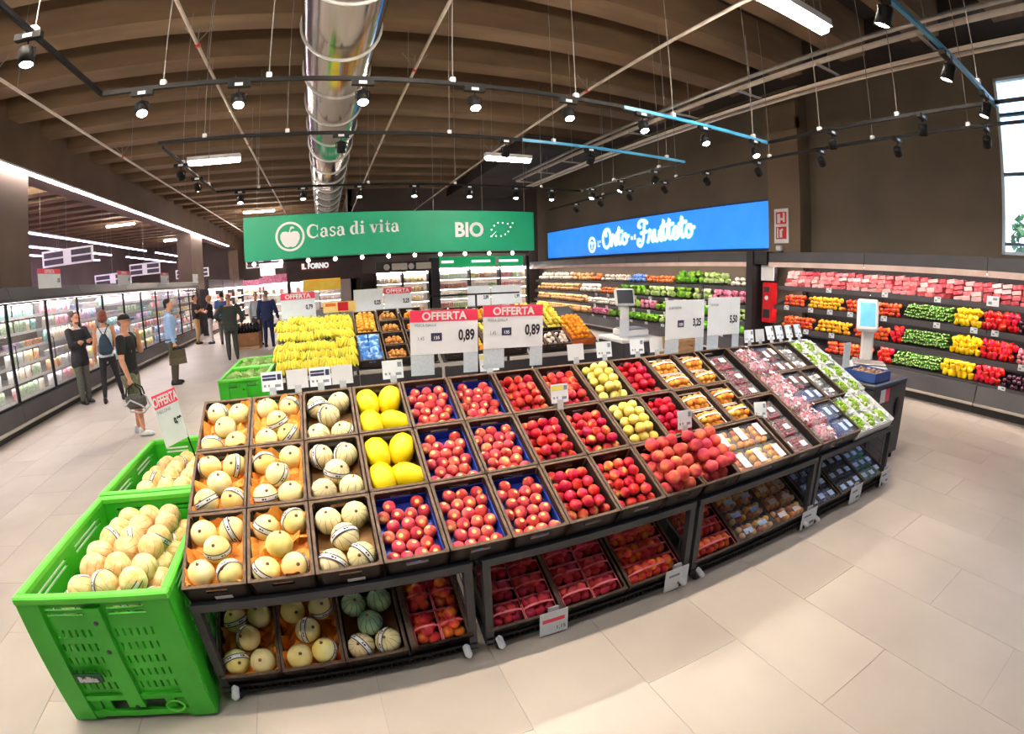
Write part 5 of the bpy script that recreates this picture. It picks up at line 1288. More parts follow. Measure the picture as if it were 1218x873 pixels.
# ---- produce on the near right cooler
m_tom = fruit_mat('tomato_skin', [(0.3, (206, 50, 24)), (0.55, (230, 92, 40)), (0.8, (242, 150, 70))], None, rough=0.3, scale=10, rv=0.12, rh=0.012)
m_tomy = fruit_mat('yellow_tomato_skin', [(0.3, (246, 150, 20)), (0.6, (252, 196, 40)), (0.8, (250, 220, 60))], None, rough=0.3, scale=10, rv=0.1, rh=0.015)
m_pepy = fruit_mat('yellow_pepper_skin', [(0.3, (248, 190, 0)), (0.7, (255, 226, 30))], None, rough=0.25, scale=8, rv=0.08, rh=0.012)
m_pepr = fruit_mat('red_pepper_skin', [(0.3, (214, 16, 36)), (0.7, (240, 36, 56))], None, rough=0.25, scale=8, rv=0.12, rh=0.01)
m_zuc = fruit_mat('zucchini_skin', [(0.3, (50, 108, 34)), (0.55, (88, 150, 54)), (0.8, (140, 190, 90))], None, rough=0.4, scale=24, rv=0.15, rh=0.015)
m_egg = fruit_mat('eggplant_skin', [(0.3, (50, 20, 40)), (0.7, (90, 40, 60))], None, rough=0.25, scale=8, rv=0.15, rh=0.02)
m_stemg = mat('green_stem', (90, 140, 60), (60, 110, 40), scale=20, rough=0.6)
ME['tomato'] = mesh_round(0.042, 0.036, 12, 7, 0.12, lobes=5, lobe=0.03).mesh('tomato', m_tom)
ME['ytomato'] = mesh_round(0.042, 0.036, 12, 7, 0.12, lobes=5, lobe=0.03).mesh('tomato', m_tomy)
pepf = lambda m: MB().lathe([(0, -.05), (.022, -.052), (.038, -.035), (.045, 0), (.05, .03), (.042, .05), (.018, .048), (0, .042)], 12, fx=lambda t, z: 1+0.09*math.cos(3*t)).mesh('pepper', m)
ME['ypep'] = pepf(m_pepy); ME['rpep'] = pepf(m_pepr)
zb = MB(); zb.cur = 1; zb.ball((-.098, 0, 0), (.008, .013, .013), 8, 5); zb.cur = 0; zb.tube([(-.1, 0, 0), (-.09, 0, 0), (-.03, 0.004, 0), (.05, 0.004, 0), (.092, 0, 0)], [.006, .017, .021, .02, .014], 8); ME['zucchini'] = zb.mesh('zucchini', [m_zuc, mat('zucchini_end', (206, 226, 160), (180, 206, 130), scale=20)])
ME['zend'] = MB().tube([(.09, 0, 0), (.106, 0.0, 0)], [.008, .006], 6).mesh('stem_end', m_stemg)
ME['egg'] = MB().tube([(-.1, 0, 0), (-.085, 0, 0), (-.04, 0, 0), (.03, 0, 0), (.09, 0, 0)], [.012, .03, .04, .03, .014], 10).mesh('eggplant', m_egg)
pst = MB().tube([(0, 0, .042), (.004, 0, .066)], [.009, .006], 6).mesh('stem', m_stemg)
def shelf_fill(shelf, key, name, ya, yb, lab, cat, pitch, dep, lay, rr, group, orient=None, stem=None, xs0=0.04, shn=NSH, sc=1.0, dens=1.0):
    z, xf, til = shn[shelf]; n = 0; sl = til/(0.9-xf)
    for l_ in range(lay):
        for r in range(dep-l_):
            if l_ < lay-1 and r > 0: continue
            y = ya+pitch*0.5+(0.5*pitch if (l_+r) % 2 else 0); c = 0
            while y < yb-pitch*0.3:
                c += 1
                x = xf+xs0+rr+(r+l_*0.5)*pitch*0.9
                rot = orient() if orient else (rnd.uniform(-.6, .6), rnd.uniform(-.6, .6), rnd.uniform(0, 6))
                if rnd.random() < dens:
                    o = put(name, ME[key], None, (8.25+x+rnd.uniform(-.2, .2)*pitch, y+rnd.uniform(-.28, .28)*pitch, z+sl*(x-xf)+rr*0.95+l_*rr*1.45+rnd.uniform(-.2, .3)*rr*(l_ > 0)), rot)
                    o.scale = (sc*rnd.uniform(.93, 1.07),)*3
                    tag(o, '%s, %s row, %s across%s' % (lab, ORD[r], ORD[min(c-1, 38)], (', lifted', ', topmost')[min(l_-1, 1)] if l_ else ''), cat, group)
                    if stem: put('stem', stem, o)
                y += pitch
SN = ['bottom tray', 'second shelf', 'third shelf', 'top shelf']
def zo(): return (rnd.uniform(0, 6), rnd.uniform(-.15, .25), rnd.uniform(-.35, .1))
runs = {2: [('tomato', 5.75, 6.3), ('ytomato', 4.9, 5.7), ('tomato', 3.68, 4.85), ('zucchini', 2.72, 3.62), ('ypep', 2.22, 2.7), ('rpep', 1.6, 2.2), ('egg', 1.0, 1.58)],
        1: [('tomato', 5.5, 6.3), ('ytomato', 4.65, 5.45), ('tomato', 3.85, 4.6), ('rpep', 3.6, 3.82), ('zucchini', 2.75, 3.58), ('ypep', 2.18, 2.73), ('rpep', 1.6, 2.16), ('pinkveg', 1.0, 1.58)],
        0: [('tomato', 4.1, 5.1), ('rpep', 3.72, 4.05), ('zucchini', 2.82, 3.7), ('ypep', 2.22, 2.8), ('rpep', 1.75, 2.2), ('egg', 1.1, 1.73)]}
m_pinkveg = fruit_mat('pink_onion_skin', [(0.3, (220, 110, 130)), (0.7, (246, 170, 180))], None, rough=0.4, scale=8, rv=0.1, rh=0.02)
ME['pinkveg'] = mesh_round(0.04, 0.036, 12, 7).mesh('onion', m_pinkveg)
PINFO = {'tomato': ('tomato', 'red orange tomato', .078, 3, 2, .037), 'ytomato': ('tomato', 'yellow orange tomato', .078, 3, 2, .037), 'ypep': ('pepper', 'yellow pepper', .088, 3, 2, .044), 'rpep': ('pepper', 'red pepper', .088, 3, 2, .044),
         'zucchini': ('zucchini', 'green zucchini', .043, 1, 4, .021), 'egg': ('eggplant', 'dark eggplant', .085, 2, 2, .036), 'pinkveg': ('onion', 'pink onion', .078, 3, 2, .036)}
for sh, rr_ in runs.items():
    for idx, (key, ya, yb) in enumerate(rr_):
        nm, lb, pt, dep, lay, r_ = PINFO[key]
        g_ = '%s on the %s of the near right cooler, run %s' % (nm+'s', SN[sh], ORD[idx])
        if key == 'zucchini':
            z, xf, til = NSH[sh]; sl = til/(0.9-xf)
            for l_ in range(5):
                for c in range(int((yb-ya)/pt)):
                    x = xf+0.16+l_*0.035
                    o = put('zucchini', ME['zucchini'], None, (8.25+x+rnd.uniform(-.02, .02), ya+(c+0.5+0.5*(l_ % 2))*pt, z+sl*(x-xf)+0.025+l_*0.034), zo())
                    tag(o, 'green zucchini on the %s of the near right cooler, %s in layer %s' % (SN[sh], ORD[min(c, 38)], ORD[l_]), 'zucchini', g_)
        else:
            orient = (lambda: (rnd.uniform(0, 6), rnd.uniform(-.2, .2), rnd.uniform(-.3, .3))) if key == 'egg' else None
            shelf_fill(sh, key, nm, ya, yb, '%s on the %s, %s run' % (lb, SN[sh], ORD[idx]), nm, pt, dep+1, lay+1, r_, g_, orient, stem=pst if key in ('ypep', 'rpep') else None)
# flat red packs on the top shelf
rp = [('rosy', (214, 92, 98)), ('red', (208, 62, 74)), ('dark red', (180, 50, 60)), ('pink', (222, 120, 122)), ('pale', (226, 176, 172))]
rpm = [mat('flat_pack_%d' % i, c, tuple(int(v*.6+80) for v in c), scale=22, rough=.3, rv=.16, sharp=(.45, .6), detail=5) for i, (_, c) in enumerate(rp)]; rpk = [boxmesh(.15, .17, .075, m) for m in rpm]
z, xf, til = NSH[3]
for l_ in range(4):
    y = 1.05; c = 0
    while y < 6.35:
        k = (int(y/0.9)*2+rnd.choice([0, 0, 1, 2, 3])) % 5 if rnd.random() < .85 else 4
        o = put('flat_pack', rpk[k], None, scale=(rnd.uniform(.85, 1.2), 1, rnd.uniform(.8, 1.05)), loc= (8.25+xf+0.115+l_*0.035+rnd.uniform(-.025, .025), y+rnd.uniform(-.02, .02), z+0.005+l_*0.08), rot=(rnd.uniform(-.06, .06), 0.16, PI/2+rnd.uniform(-.2, .2)))
        tag(o, '%s flat pack on the top shelf, %s layer, %s from the near end' % (rp[k][0], ORD[l_], ORD[min(c, 38)]), 'food pack', 'flat packs on the top right shelf'); y += 0.162; c += 1
# price tags on the shelf lips
tag_me = MB().bb(-0.004, 0, -0.06, 0.06, -0.045, 0.045).mesh('shelf_tag', m_card2)
tm_ = MB().bb(-0.005, -0.004, -0.04, 0.0, 0.01, 0.03).bb(-0.005, -0.004, 0.01, 0.045, -0.03, -0.005).mesh('print', m_inkb)
for sh, ys in ((2, (6.15, 5.55, 5.1, 4.65, 3.95, 2.95, 2.3, 1.95, 1.4)), (1, (5.6, 5.0, 1.45)), (0, (1.7, 4.4)), (3, (5.2, 4.0, 3.0, 2.05))):
    z, xf, _ = NSH[sh]
    for k, y in enumerate(ys):
        s_ = 1.0 if not (sh == 3 and k == 3) else 1.7
        o = put('shelf_tag', tag_me, None, (8.25+xf-0.014, y, z-0.02+(0.06 if s_ > 1 else 0))); o.scale = (1, s_, s_); put('print', tm_, o)
        tag(o, 'white price tag on the %s edge, %s from the dark end panel' % (SN[sh], ORD[k]), 'price tag', 'tags on the right cooler')
# ---- vegetables on the far right cooler
m_let1 = mat('lettuce_green', (150, 206, 70), (96, 160, 40), scale=16, rough=0.6, bump=0.5, rv=0.12, rh=0.02)
m_let2 = mat('fennel_pale', (214, 232, 170), (170, 204, 110), scale=14, rough=0.6, bump=0.4, rv=0.1)
m_rad = mat('radicchio', (200, 90, 130), (236, 170, 190), scale=14, rough=0.6, bump=0.4, rv=0.12)
m_car = mat('carrot_orange', (246, 150, 80), (230, 120, 60), scale=14, rough=0.6, rv=0.1)
m_on = mat('onion_tan', (232, 190, 130), (206, 156, 96), scale=14, rough=0.5, rv=0.12)
m_wht = mat('white_veg', (246, 240, 226), (232, 222, 204), scale=14, rough=0.5, rv=0.06)
m_blu = mat('blue_bag', (60, 110, 210), (150, 190, 240), scale=18, rough=0.35, rv=0.1)
def leafhead(m, r):
    mb = MB()
    mb.ball((0, 0, 0), r*0.72, 10, 7)
    for k in range(16):
        a = 2*PI*k/16+rnd.uniform(-.2, .2); e = rnd.uniform(-.2, .9)
        c = Vector((math.cos(a)*math.cos(e), math.sin(a)*math.cos(e), math.sin(e)))*r*0.8; tn = Vector((-math.sin(a), math.cos(a), 0))*r*0.42; up = Vector((0, 0, 1))*r*0.42
        mb.add([c-tn-up*.6, c+tn-up*.6, c*1.12+tn*1.2+up*.8, c*1.2+up*1.1, c*1.12-tn*1.2+up*.8], [(0, 1, 2, 3, 4)], True)
    return mb.mesh('leafy_head', m)
ME['lettuce'] = leafhead(m_let1, .095); ME['fennel'] = leafhead(m_let2, .08); ME['radicchio'] = leafhead(m_rad, .075)
ME['carrot'] = MB().ball((0, 0, 0), (.06, .06, .05), 10, 6).mesh('carrot_bag', m_car); ME['onion2'] = mesh_round(.055, .05, 10, 7).mesh('onion', m_on)
ME['whiteveg'] = MB().ball((0, 0, 0), (.065, .065, .055), 10, 6).mesh('white_pack', m_wht); ME['bluebag'] = MB().ball((0, 0, 0), (.08, .08, .06), 10, 6).mesh('blue_bag', m_blu)
VI = {'lettuce': ('lettuce', 'bright green lettuce', .19, 2, 1, .085), 'fennel': ('fennel', 'pale green leafy head', .17, 2, 1, .075), 'radicchio': ('radicchio', 'pink radicchio head', .16, 2, 1, .07),
      'carrot': ('carrot_bag', 'orange carrot bag', .13, 2, 2, .05), 'onion2': ('onion', 'tan onion', .125, 2, 2, .05), 'whiteveg': ('white_pack', 'white vegetable pack', .15, 2, 2, .055), 'bluebag': ('blue_bag', 'blue vegetable bag', .15, 2, 2, .06), 'zucchini': ('zucchini', 'green zucchini', .06, 1, 1, .03)}
fr = {3: [('whiteveg', 7.1, 7.9), ('fennel', 7.9, 8.9), ('lettuce', 8.9, 9.9), ('carrot', 9.9, 11.2), ('bluebag', 11.2, 12.0), ('whiteveg', 12.0, 13.6), ('carrot', 13.6, 14.2), ('onion2', 14.2, 15.6), ('whiteveg', 15.6, 18.4)],
      2: [('radicchio', 7.1, 8.5), ('fennel', 8.5, 9.2), ('lettuce', 9.2, 9.9), ('fennel', 9.9, 11.2), ('lettuce', 11.2, 12.6), ('carrot', 12.6, 13.6), ('whiteveg', 13.6, 15), ('onion2', 15, 18.4)],
      1: [('fennel', 7.1, 8.4), ('lettuce', 8.4, 10.6), ('radicchio', 10.6, 11.4), ('lettuce', 11.4, 12.6), ('whiteveg', 12.6, 14.4), ('onion2', 14.4, 18.4)],
      0: [('lettuce', 7.1, 9.4), ('fennel', 9.4, 10.4), ('lettuce', 10.4, 12.8), ('radicchio', 12.8, 14), ('onion2', 14, 18.4)]}
for sh, rr_ in fr.items():
    for idx, (key, ya, yb) in enumerate(rr_):
        nm, lb, pt, dep, lay, r_ = VI[key]
        shelf_fill(sh, key, nm, ya, yb, '%s, %s below blue sign, %s run' % (lb, SN[sh], ORD[idx]), 'vegetable', pt*1.05*(1 if ya < 13.5 else 1.35), dep, lay+1, r_*(1 if ya < 13.5 else 1.35), '%ss under the blue sign, %s, run %s' % (nm.replace('_', ' '), SN[sh], ORD[idx]), shn=FSH, sc=1.0 if ya < 13.5 else 1.45)
for sh in (0, 1, 2):
    z, xf, _ = FSH[sh]
    for k in range(9):
        o = put('shelf_tag', tag_me, None, (8.25+xf-0.014, 7.9+k*0.72, z-0.03)); o.scale = (1, 1.1, 1.1); put('print', tm_, o)
        tag(o, 'white price tag under the blue sign, %s edge, %s from the end panel' % (SN[sh], ORD[k]), 'price tag', 'tags on the far right cooler')

# ================================================================ SECOND ISLAND
SD = Matrix.Translation((0, 6.6, 0.76)) @ Matrix.Rotation(TH, 4, 'X')
def stand2(x0, x1, lab, yb=7.9):
    t = thing('display_stand', lab, 'stand', ((x0+x1)/2, 0, 0), group='sloped display stands'); w = (x1-x0)/2
    for s_ in (-1, 1):
        for y, z in ((6.66, 0.58), (7.8, 1.2)): MB().bb(s_*(w-0.04)-0.02, s_*(w-0.04)+0.02, y-0.02, y+0.02, 0.0, z).build('leg', m_char2, t)
    a, b, n = SD @ Vector((0, 0.03, -0.15)), SD @ Vector((0, 1.36, -0.15)), (SD.to_3x3() @ Vector((0, 0, 1)))*0.015
    MB().add([(-w, *a.yz), (w, *a.yz), (w, *b.yz), (-w, *b.yz), (-w, *(a-n).yz), (w, *(a-n).yz), (w, *(b-n).yz), (-w, *(b-n).yz)], [(0, 1, 2, 3), (7, 6, 5, 4), (0, 4, 5, 1), (2, 6, 7, 3), (1, 5, 6, 2), (3, 7, 4, 0)], False).build('deck_sheet', m_char, t)
    MB().bb(-w, w, 6.6, 6.64, 0.2, 0.58).build('front_panel', m_cooldk, t)
    return t
stand2(-0.78, 0.37, 'dark stand under the bananas'); stand2(0.38, 1.55, 'dark stand under the oranges and kiwis'); stand2(1.6, 2.95, 'dark stand behind the offer signs'); stand2(3.0, 4.3, 'dark stand under the white baskets and the orange crate')
m_ban = fruit_mat('banana_peel', [(0.3, (214, 186, 30)), (0.5, (230, 212, 50)), (0.72, (166, 180, 50))], None, rough=0.5, scale=9, rv=0.08, rh=0.02)
m_bant = mat('banana_tip', (170, 170, 60), (140, 136, 50), scale=20, rough=0.7)
def banana_bunch():
    parts = []
    for k in range(5):
        a = (k-2)*0.26; mb = MB(); pts = []; rs = []
        for q in range(7):
            u = q/6; r = 0.17; th = -0.2+u*1.3
            x = math.sin(a)*(0.03+u*0.09); y = -0.15*math.sin(th)*1.0; z = 0.02+0.15*(1-math.cos(th))*0.25+0.06*math.cos(th*1.2)
            pts.append((x+(k-2)*0.012, y, z+0.006*abs(k-2))); rs.append([.006, .014, .018, .0195, .019, .015, .006][q])
        parts.append(mb.tube(pts, rs, 7).mesh('banana', m_ban))
    return parts, MB().tube([(0, 0.02, .075), (0, .055, .08)], [.02, .012], 7).mesh('bunch_stem', m_bant)
bpm, bst = banana_bunch()
for tier, (v0, zt) in enumerate(((0.12, -0.075), (0.30, -0.06), (0.48, -0.05), (0.80, -0.075), (0.98, -0.06), (1.16, -0.05))):
    for c in range(8):
        mw = SD @ Matrix.Translation((-0.68+c*0.137+rnd.uniform(-.02, .02), v0+rnd.uniform(-.03, .03), zt+rnd.uniform(0, .03))) @ Euler((rnd.uniform(-.1, .4), rnd.uniform(-.15, .15), rnd.uniform(-.25, .25))).to_matrix().to_4x4() @ Matrix.Scale(1.22, 4)
        t = thing('banana_bunch', 'bunch of yellow bananas, %s row from the front, %s from the left' % (ORD[tier], ORD[c]), 'bananas', group='banana bunches', mw=mw)
        for me in bpm: put('banana', me, t)
        put('bunch_stem', bst, t)
# crates of round fruit on the second island
def crate2(x, v, w, d, lab, wall=None, h=0.13):
    k = crate_meshes(w, d, h, wall or m_cwall, m_crim); t = thing('produce_crate', lab, 'crate', group='crates on the second island', mw=SD @ Matrix.Translation((x, v, 0)))
    for nm, key in (('crate_base', 'base'), ('side_wall', 'sl'), ('side_wall', 'sr'), ('end_wall', 'f'), ('end_wall', 'b'), ('rim', 'rim')): put(nm, k[key], t)
    return t
def pile2(key, name, x, v, w, d, lab, cat, group, pitch, rr, layers, crown=0.02, z=-0.1):
    for p, l_, j, i in heap('', '', '', '', '', x-w/2+.02, x+w/2-.02, v+.02, v+d-.02, z, pitch, layers, rr, crown=crown, info=True):
        o = put(name, ME[key], None, mw=SD @ Matrix.Translation(p) @ Euler((rnd.uniform(-1, 1), rnd.uniform(-1, 1), rnd.uniform(0, 6))).to_matrix().to_4x4())
        tag(o, '%s, %s row %s, %s' % (lab, ORD[j], ORD[i], LAY[min(l_, 2)]), cat, group)
m_kiwi = fruit_mat('kiwi_gold', [(0.3, (190, 120, 50)), (0.7, (236, 176, 90))], None, rough=0.7, scale=20, rv=0.1, rh=0.012)
m_loq = fruit_mat('loquat_tan', [(0.3, (224, 150, 40)), (0.7, (250, 200, 80))], None, rough=0.6, scale=14, rv=0.1, rh=0.012)
ME['kiwi'] = MB().ball((0, 0, 0), (.036, .03, .03), 10, 7).mesh('kiwi', m_kiwi); ME['loq'] = mesh_round(.038, .037, 10, 7).mesh('golden_fruit', m_loq)
crate2(0.585, 0.72, 0.37, 0.62, 'dark crate of golden round fruit beside the bananas')
pile2('loq', 'golden_fruit', 0.585, 0.72, 0.37, 0.62, 'golden fruit in the crate beside the bananas', 'fruit', 'golden fruit beside the bananas', .078, .037, 2)
for r in range(4):
    crate2(0.95, 0.03+0.335*r, 0.35, 0.325, 'dark crate of kiwis, %s from the front' % ORD[r])
    pile2('kiwi', 'kiwi', 0.95, 0.05+0.335*r, 0.34, 0.25, 'brown gold kiwi in the %s kiwi crate' % ORD[r], 'kiwi', 'kiwis, %s crate' % ORD[r], .066, .031, 2, z=-.11)
    crate2(1.33, 0.03+0.335*r, 0.37, 0.325, 'dark crate of oranges behind the left offer sign, %s from the front' % ORD[r])
    pile2('orange', 'orange', 1.33, 0.05+0.335*r, 0.35, 0.27, 'orange in the %s orange crate' % ORD[r], 'orange', 'oranges, %s crate' % ORD[r], .078, .037, 2, z=-.11)
crate2(0.575, 0.03, 0.35, 0.65, 'dark crate of blue bags in front of the golden fruit')
m_bbag = mat('blue_net_bag', (50, 130, 220), (170, 214, 246), scale=16, rough=0.35, rv=0.1, sharp=(.5, .58))
bb_me = bagmesh(.16, .075, .15, m_bbag)
for r in range(4):
    for c in range(2):
        o = put('fruit_bag', bb_me, None, mw=SD @ Matrix.Translation((0.49+.165*c, 0.08+.15*r, -0.09+.0*r)) @ Euler((-0.75, rnd.uniform(-.2, .2), rnd.uniform(-.3, .3))).to_matrix().to_4x4())
        tag(o, 'blue and white printed fruit bag, %s file, %s from the front' % (('left', 'right')[c], ORD[r]), 'bag', 'blue fruit bags')
# crates behind the offer signs (their fronts and a few tops show under and between the cards)
for i, x in enumerate((1.8, 2.12, 2.44, 2.76)):
    for r in range(3):
        crate2(x, 0.03+.42*r, .31, .41, 'dark crate behind the right offer sign, %s from the left, %s row' % (ORD[i], ORD[r]))
        key, nm, lb = (('lemon', 'lemon', 'yellow lemon'), ('orange', 'orange', 'ripe orange'), ('ypeach', 'grapefruit', 'pale yellow grapefruit'))[(i+r) % 3]
        pile2(key, nm, x, 0.05+.42*r, .3, .36, '%s, %s crate from the left, %s row' % (lb, ORD[i], ORD[r]), 'citrus', 'citrus, crate %s row %s' % (ORD[i], ORD[r]), .078, .036, 1, z=-.08)
# white baskets, orange crate and lemons at the right end
m_bask = mat('mushroom_white', (240, 226, 214), (220, 196, 180), scale=14, rough=0.6, rv=0.08)
ME['mush'] = MB().lathe([(0, 0), (.014, 0), (.014, .02), (.036, .024), (.034, .042), (.018, .054), (0, .057)], 10).mesh('mushroom', m_bask)
for i, x in enumerate((3.13, 3.36, 3.58)):
    crate2(x, 0.03, .22, .36, 'dark crate of pale mushrooms, %s from the left' % ORD[i])
    pile2('mush', 'mushroom', x, 0.03, .22, .35, 'pale mushroom in the %s mushroom crate' % ORD[i], 'mushroom', 'mushrooms, %s crate' % ORD[i], .07, .02, 2, z=-.08)
crate2(3.94, 0.1, .46, .72, 'orange card crate heaped with oranges near the scale', mat('orange_card', (232, 120, 50), (210, 100, 40), scale=8))
pile2('orange', 'orange', 3.94, 0.1, .46, .72, 'orange in the orange card crate', 'orange', 'oranges in the orange card crate', .08, .037, 2, z=-.07, crown=.05)
for i, x in enumerate((3.24, 3.63)):
    crate2(x, 0.48, .37, .8, 'dark crate of lemons behind the mushrooms, %s one' % ('left', 'right')[i])
    pile2('lemon', 'lemon', x, 0.48, .37, .8, 'yellow lemon in the %s lemon crate' % ('left', 'right')[i], 'lemon', 'lemons, %s crate' % ('left', 'right')[i], .082, .033, 2, z=-.09, crown=.06)
# green bins with cabbages left of the bananas
pallet_bin('pallet_bin', 'green plastic bin of pale cabbages left of the bananas, the nearer one', -1.45, -0.83, 6.1, 6.98, 0.79, 'green pallet bins')
pallet_bin('pallet_bin', 'green plastic bin of pale cabbages left of the bananas, the farther one', -1.45, -0.83, 7.03, 7.92, 0.79, 'green pallet bins')
m_cab = mat('cabbage', (196, 220, 150), (150, 190, 110), scale=10, rough=0.6, bump=0.4, rv=0.08)
ME['cab'] = leafhead(m_cab, .115)
for q, y0 in enumerate((6.1, 7.03)):
    for i in range(3):
        for j in range(4):
            o = put('cabbage', ME['cab'], None, (-1.34+.2*i, y0+.13+.2*j, 0.64+rnd.uniform(-.02, .03)), (rnd.uniform(-.5, .5), 0, rnd.uniform(0, 6)))
            tag(o, 'pale green cabbage in the %s green bin, %s row, %s from the left' % (('nearer', 'farther')[q], ORD[j], ORD[i]), 'cabbage', 'cabbages in the green bins')
# price signs above the second island
for x, w, h, p, hd, lab in ((-0.46, .56, .4, '0,79', True, 'offer sign above the left bananas'), (0.69, .48, .38, '0,25', False, 'white price sign reading 0,25 above the golden fruit'), (1.18, .46, .38, '3,25', True, 'offer sign reading 3,25 above the kiwis'),
                             (2.6, .42, .34, '2,89', False, 'white price sign reading 2,89 behind the offer signs, the left one'), (3.12, .58, .34, '1,99', False, 'white price sign reading 1,99 behind the offer signs, the right one')):
    offer_card('offer_card', lab, Matrix.Translation((x, 8.0, 1.34)), w, h, p, hd, group='signs above the second island', legs=True, psize=.25, px=.42)
t = thing('promo_strip', 'yellow promotional strip with a red square above the bananas', 'sign', (0.18, 7.98, 1.38)); MB().bb(-.24, .3, 0, .004, 0, .17).build('card', mat('promo_yellow', (252, 226, 150), (246, 206, 110), scale=9), t); MB().bb(0.0, .17, -.002, 0, .02, .16).build('red_square', m_fred, t); MB().bb(-.2, -.03, -.002, 0, .1, .15).build('orange_bar', mat('promo_orange', (246, 130, 50), (236, 110, 40), scale=9), t); MB().bb(.02, .04, .004, .02, -.14, .0).build('stem', m_black, t)
# scale kiosks
def kiosk(lab, x0, x1, y0, y1, h, extra=''):
    t = thing('scale_counter', lab, 'counter', ((x0+x1)/2, (y0+y1)/2, 0), group='self service scales'); w, d = x1-x0, y1-y0
    MB().bb(-w/2, w/2, -d/2, d/2, 0.08, h-0.06).build('body', m_char, t)
    for a in (-1, 1):
        for b in (-1, 1): MB().bb(a*(w/2-.05)-.02, a*(w/2-.05)+.02, b*(d/2-.05)-.02, b*(d/2-.05)+.02, 0, .08).build('leg', m_black, t)
    MB().bevbox((0, 0, h-0.03), (w+.02, d+.02, .06), .015).build('top', m_white if not extra else m_char2, t)
    MB().lathe([(0, 0), (.07, 0), (.07, .004), (0, .004)], 16).build('bag_opening', m_black, t, (w/2-.2, -d/2-.001, h-.3), (PI/2, 0, 0)).scale = (1, 1.5, 1)
    s_ = thing('weighing_scale', 'white self service scale with tilted screen, '+lab.split(', ')[-1], 'scale', ((x0+x1)/2, (y0+y1)/2, h), group='self service scales')
    return t, s_
def scale_parts(s_, dx=0.0, face=0.0, H=0.45, sw=.3, sh=.26):
    MB().bevbox((dx, 0, .05), (.4, .36, .1), .02).build('base', m_white, s_); MB().bevbox((dx, -.02, .108), (.36, .3, .016), .006).build('weighing_plate', m_steel, s_)
    MB().bevbox((dx-.02, .13, .1+H/2), (.14, .07, H), .02).build('column', m_white, s_)
    h_ = MB().bevbox((0, 0, 0), (sw, .06, sh), .02).build('screen_housing', m_white, s_, (dx-.04, .1, .1+H+.06), (-.35, 0, face))
    return h_
t, s_ = kiosk('dark counter with a scale near the oranges, beside the orange crate', 3.72, 4.32, 5.3, 5.9, 0.98)
h_ = scale_parts(s_, 0.05, -0.3, .38); MB().bb(-.12, .12, -.034, -.03, -.1, .1).build('screen', mat('screen_dark', (60, 66, 76), (48, 54, 64), scale=5, rough=0.2), h_)
offer_card('paper_sheet', 'white paper sheet standing left of the dark screened scale', Matrix.Translation((3.82, 5.4, 0.99)), .16, .26, None, False, cat='paper')
t, s_ = kiosk('dark counter with a scale at the right end, past the grape trays', 4.52, 5.32, 2.12, 2.75, 0.90, 'x')
s_.location = (5.08, 2.5, 0.90)
s_.rotation_euler = (0, 0, -1.0); h_ = scale_parts(s_, 0.0, 0.0, .44, .24, .36); MB().bb(-.085, .085, -.034, -.03, -.13, .13).build('screen', mat('screen_blue', (120, 190, 216), (90, 170, 204), scale=5, rough=0.2, emit=0.5), h_)
offer_card('paper_sheet', 'white paper sheet standing left of the blue screened scale', Matrix.Translation((4.86, 2.66, 0.91)), .15, .3, None, False, cat='paper')
t = thing('garlic_tray', 'blue tray of garlic and nuts on the end counter', 'tray', (4.72, 2.32, 0.9)); MB().bb(-.18, .18, -.18, .18, 0, .01).bb(-.18, .18, -.18, -.17, 0, .1).bb(-.18, .18, .17, .18, 0, .1).bb(-.18, -.17, -.17, .17, 0, .1).bb(.17, .18, -.17, .17, 0, .1).build('tray_box', m_bluebox, t)
m_nut = mat('garlic_brown', (190, 150, 120), (120, 84, 60), scale=30, rough=0.6, rv=0.2); g_me = MB().lathe([(0, -.02), (.018, -.016), (.026, 0), (.016, .016), (.005, .03), (0, .032)], 9).mesh('garlic', m_nut)
for i in range(5):
    for j in range(5):
        for l_ in range(2):
            o = put('garlic', g_me, None, (4.58+.066*i+rnd.uniform(-.01, .01)+.02*l_, 2.19+.066*j+rnd.uniform(-.01, .01), .93+.04*l_), (rnd.uniform(-1, 1), rnd.uniform(-1, 1), 0))
            tag(o, 'brown and white garlic bulb in the blue tray, row %s, place %s, %s' % (ORD[j], ORD[i], LAY[l_]), 'garlic', 'garlic in the blue tray')
t = thing('offer_label', 'small red and white label on the front of the end counter', 'label', (4.78, 2.118, .7)); MB().bb(-.11, .0, -.004, 0, 0, .13).build('white_half', m_white, t); MB().bb(0, .1, -.004, 0, 0, .13).build('red_half', m_ofred, t)
# pale wooden box behind the 3,25 sign
m_wood = mat('pale_wood', (214, 178, 132), (184, 146, 102), scale=5, rough=0.7, stretch=(1, 8, 8))
t = thing('wooden_crate', 'pale wooden slatted crate behind the 3,25 price sign', 'crate', (5.6, 6.9, 0))
for k in range(4):
    z = .1+.15*k; MB().bb(-.75, .75, -.3, -.28, z, z+.1).build('slat', m_wood, t); MB().bb(-.75, .75, .28, .3, z, z+.1).build('slat', m_wood, t); MB().bb(-.75, -.73, -.28, .28, z, z+.1).build('slat', m_wood, t); MB().bb(.73, .75, -.28, .28, z, z+.1).build('slat', m_wood, t)
for a in (-.72, .72):
    for b in (-.27, .27): MB().bb(a-.02, a+.02, b-.02, b+.02, 0, .68).build('post', m_wood, t)
MB().bb(-.73, .73, -.28, .28, .1, .12).build('floor_board', m_wood, t)

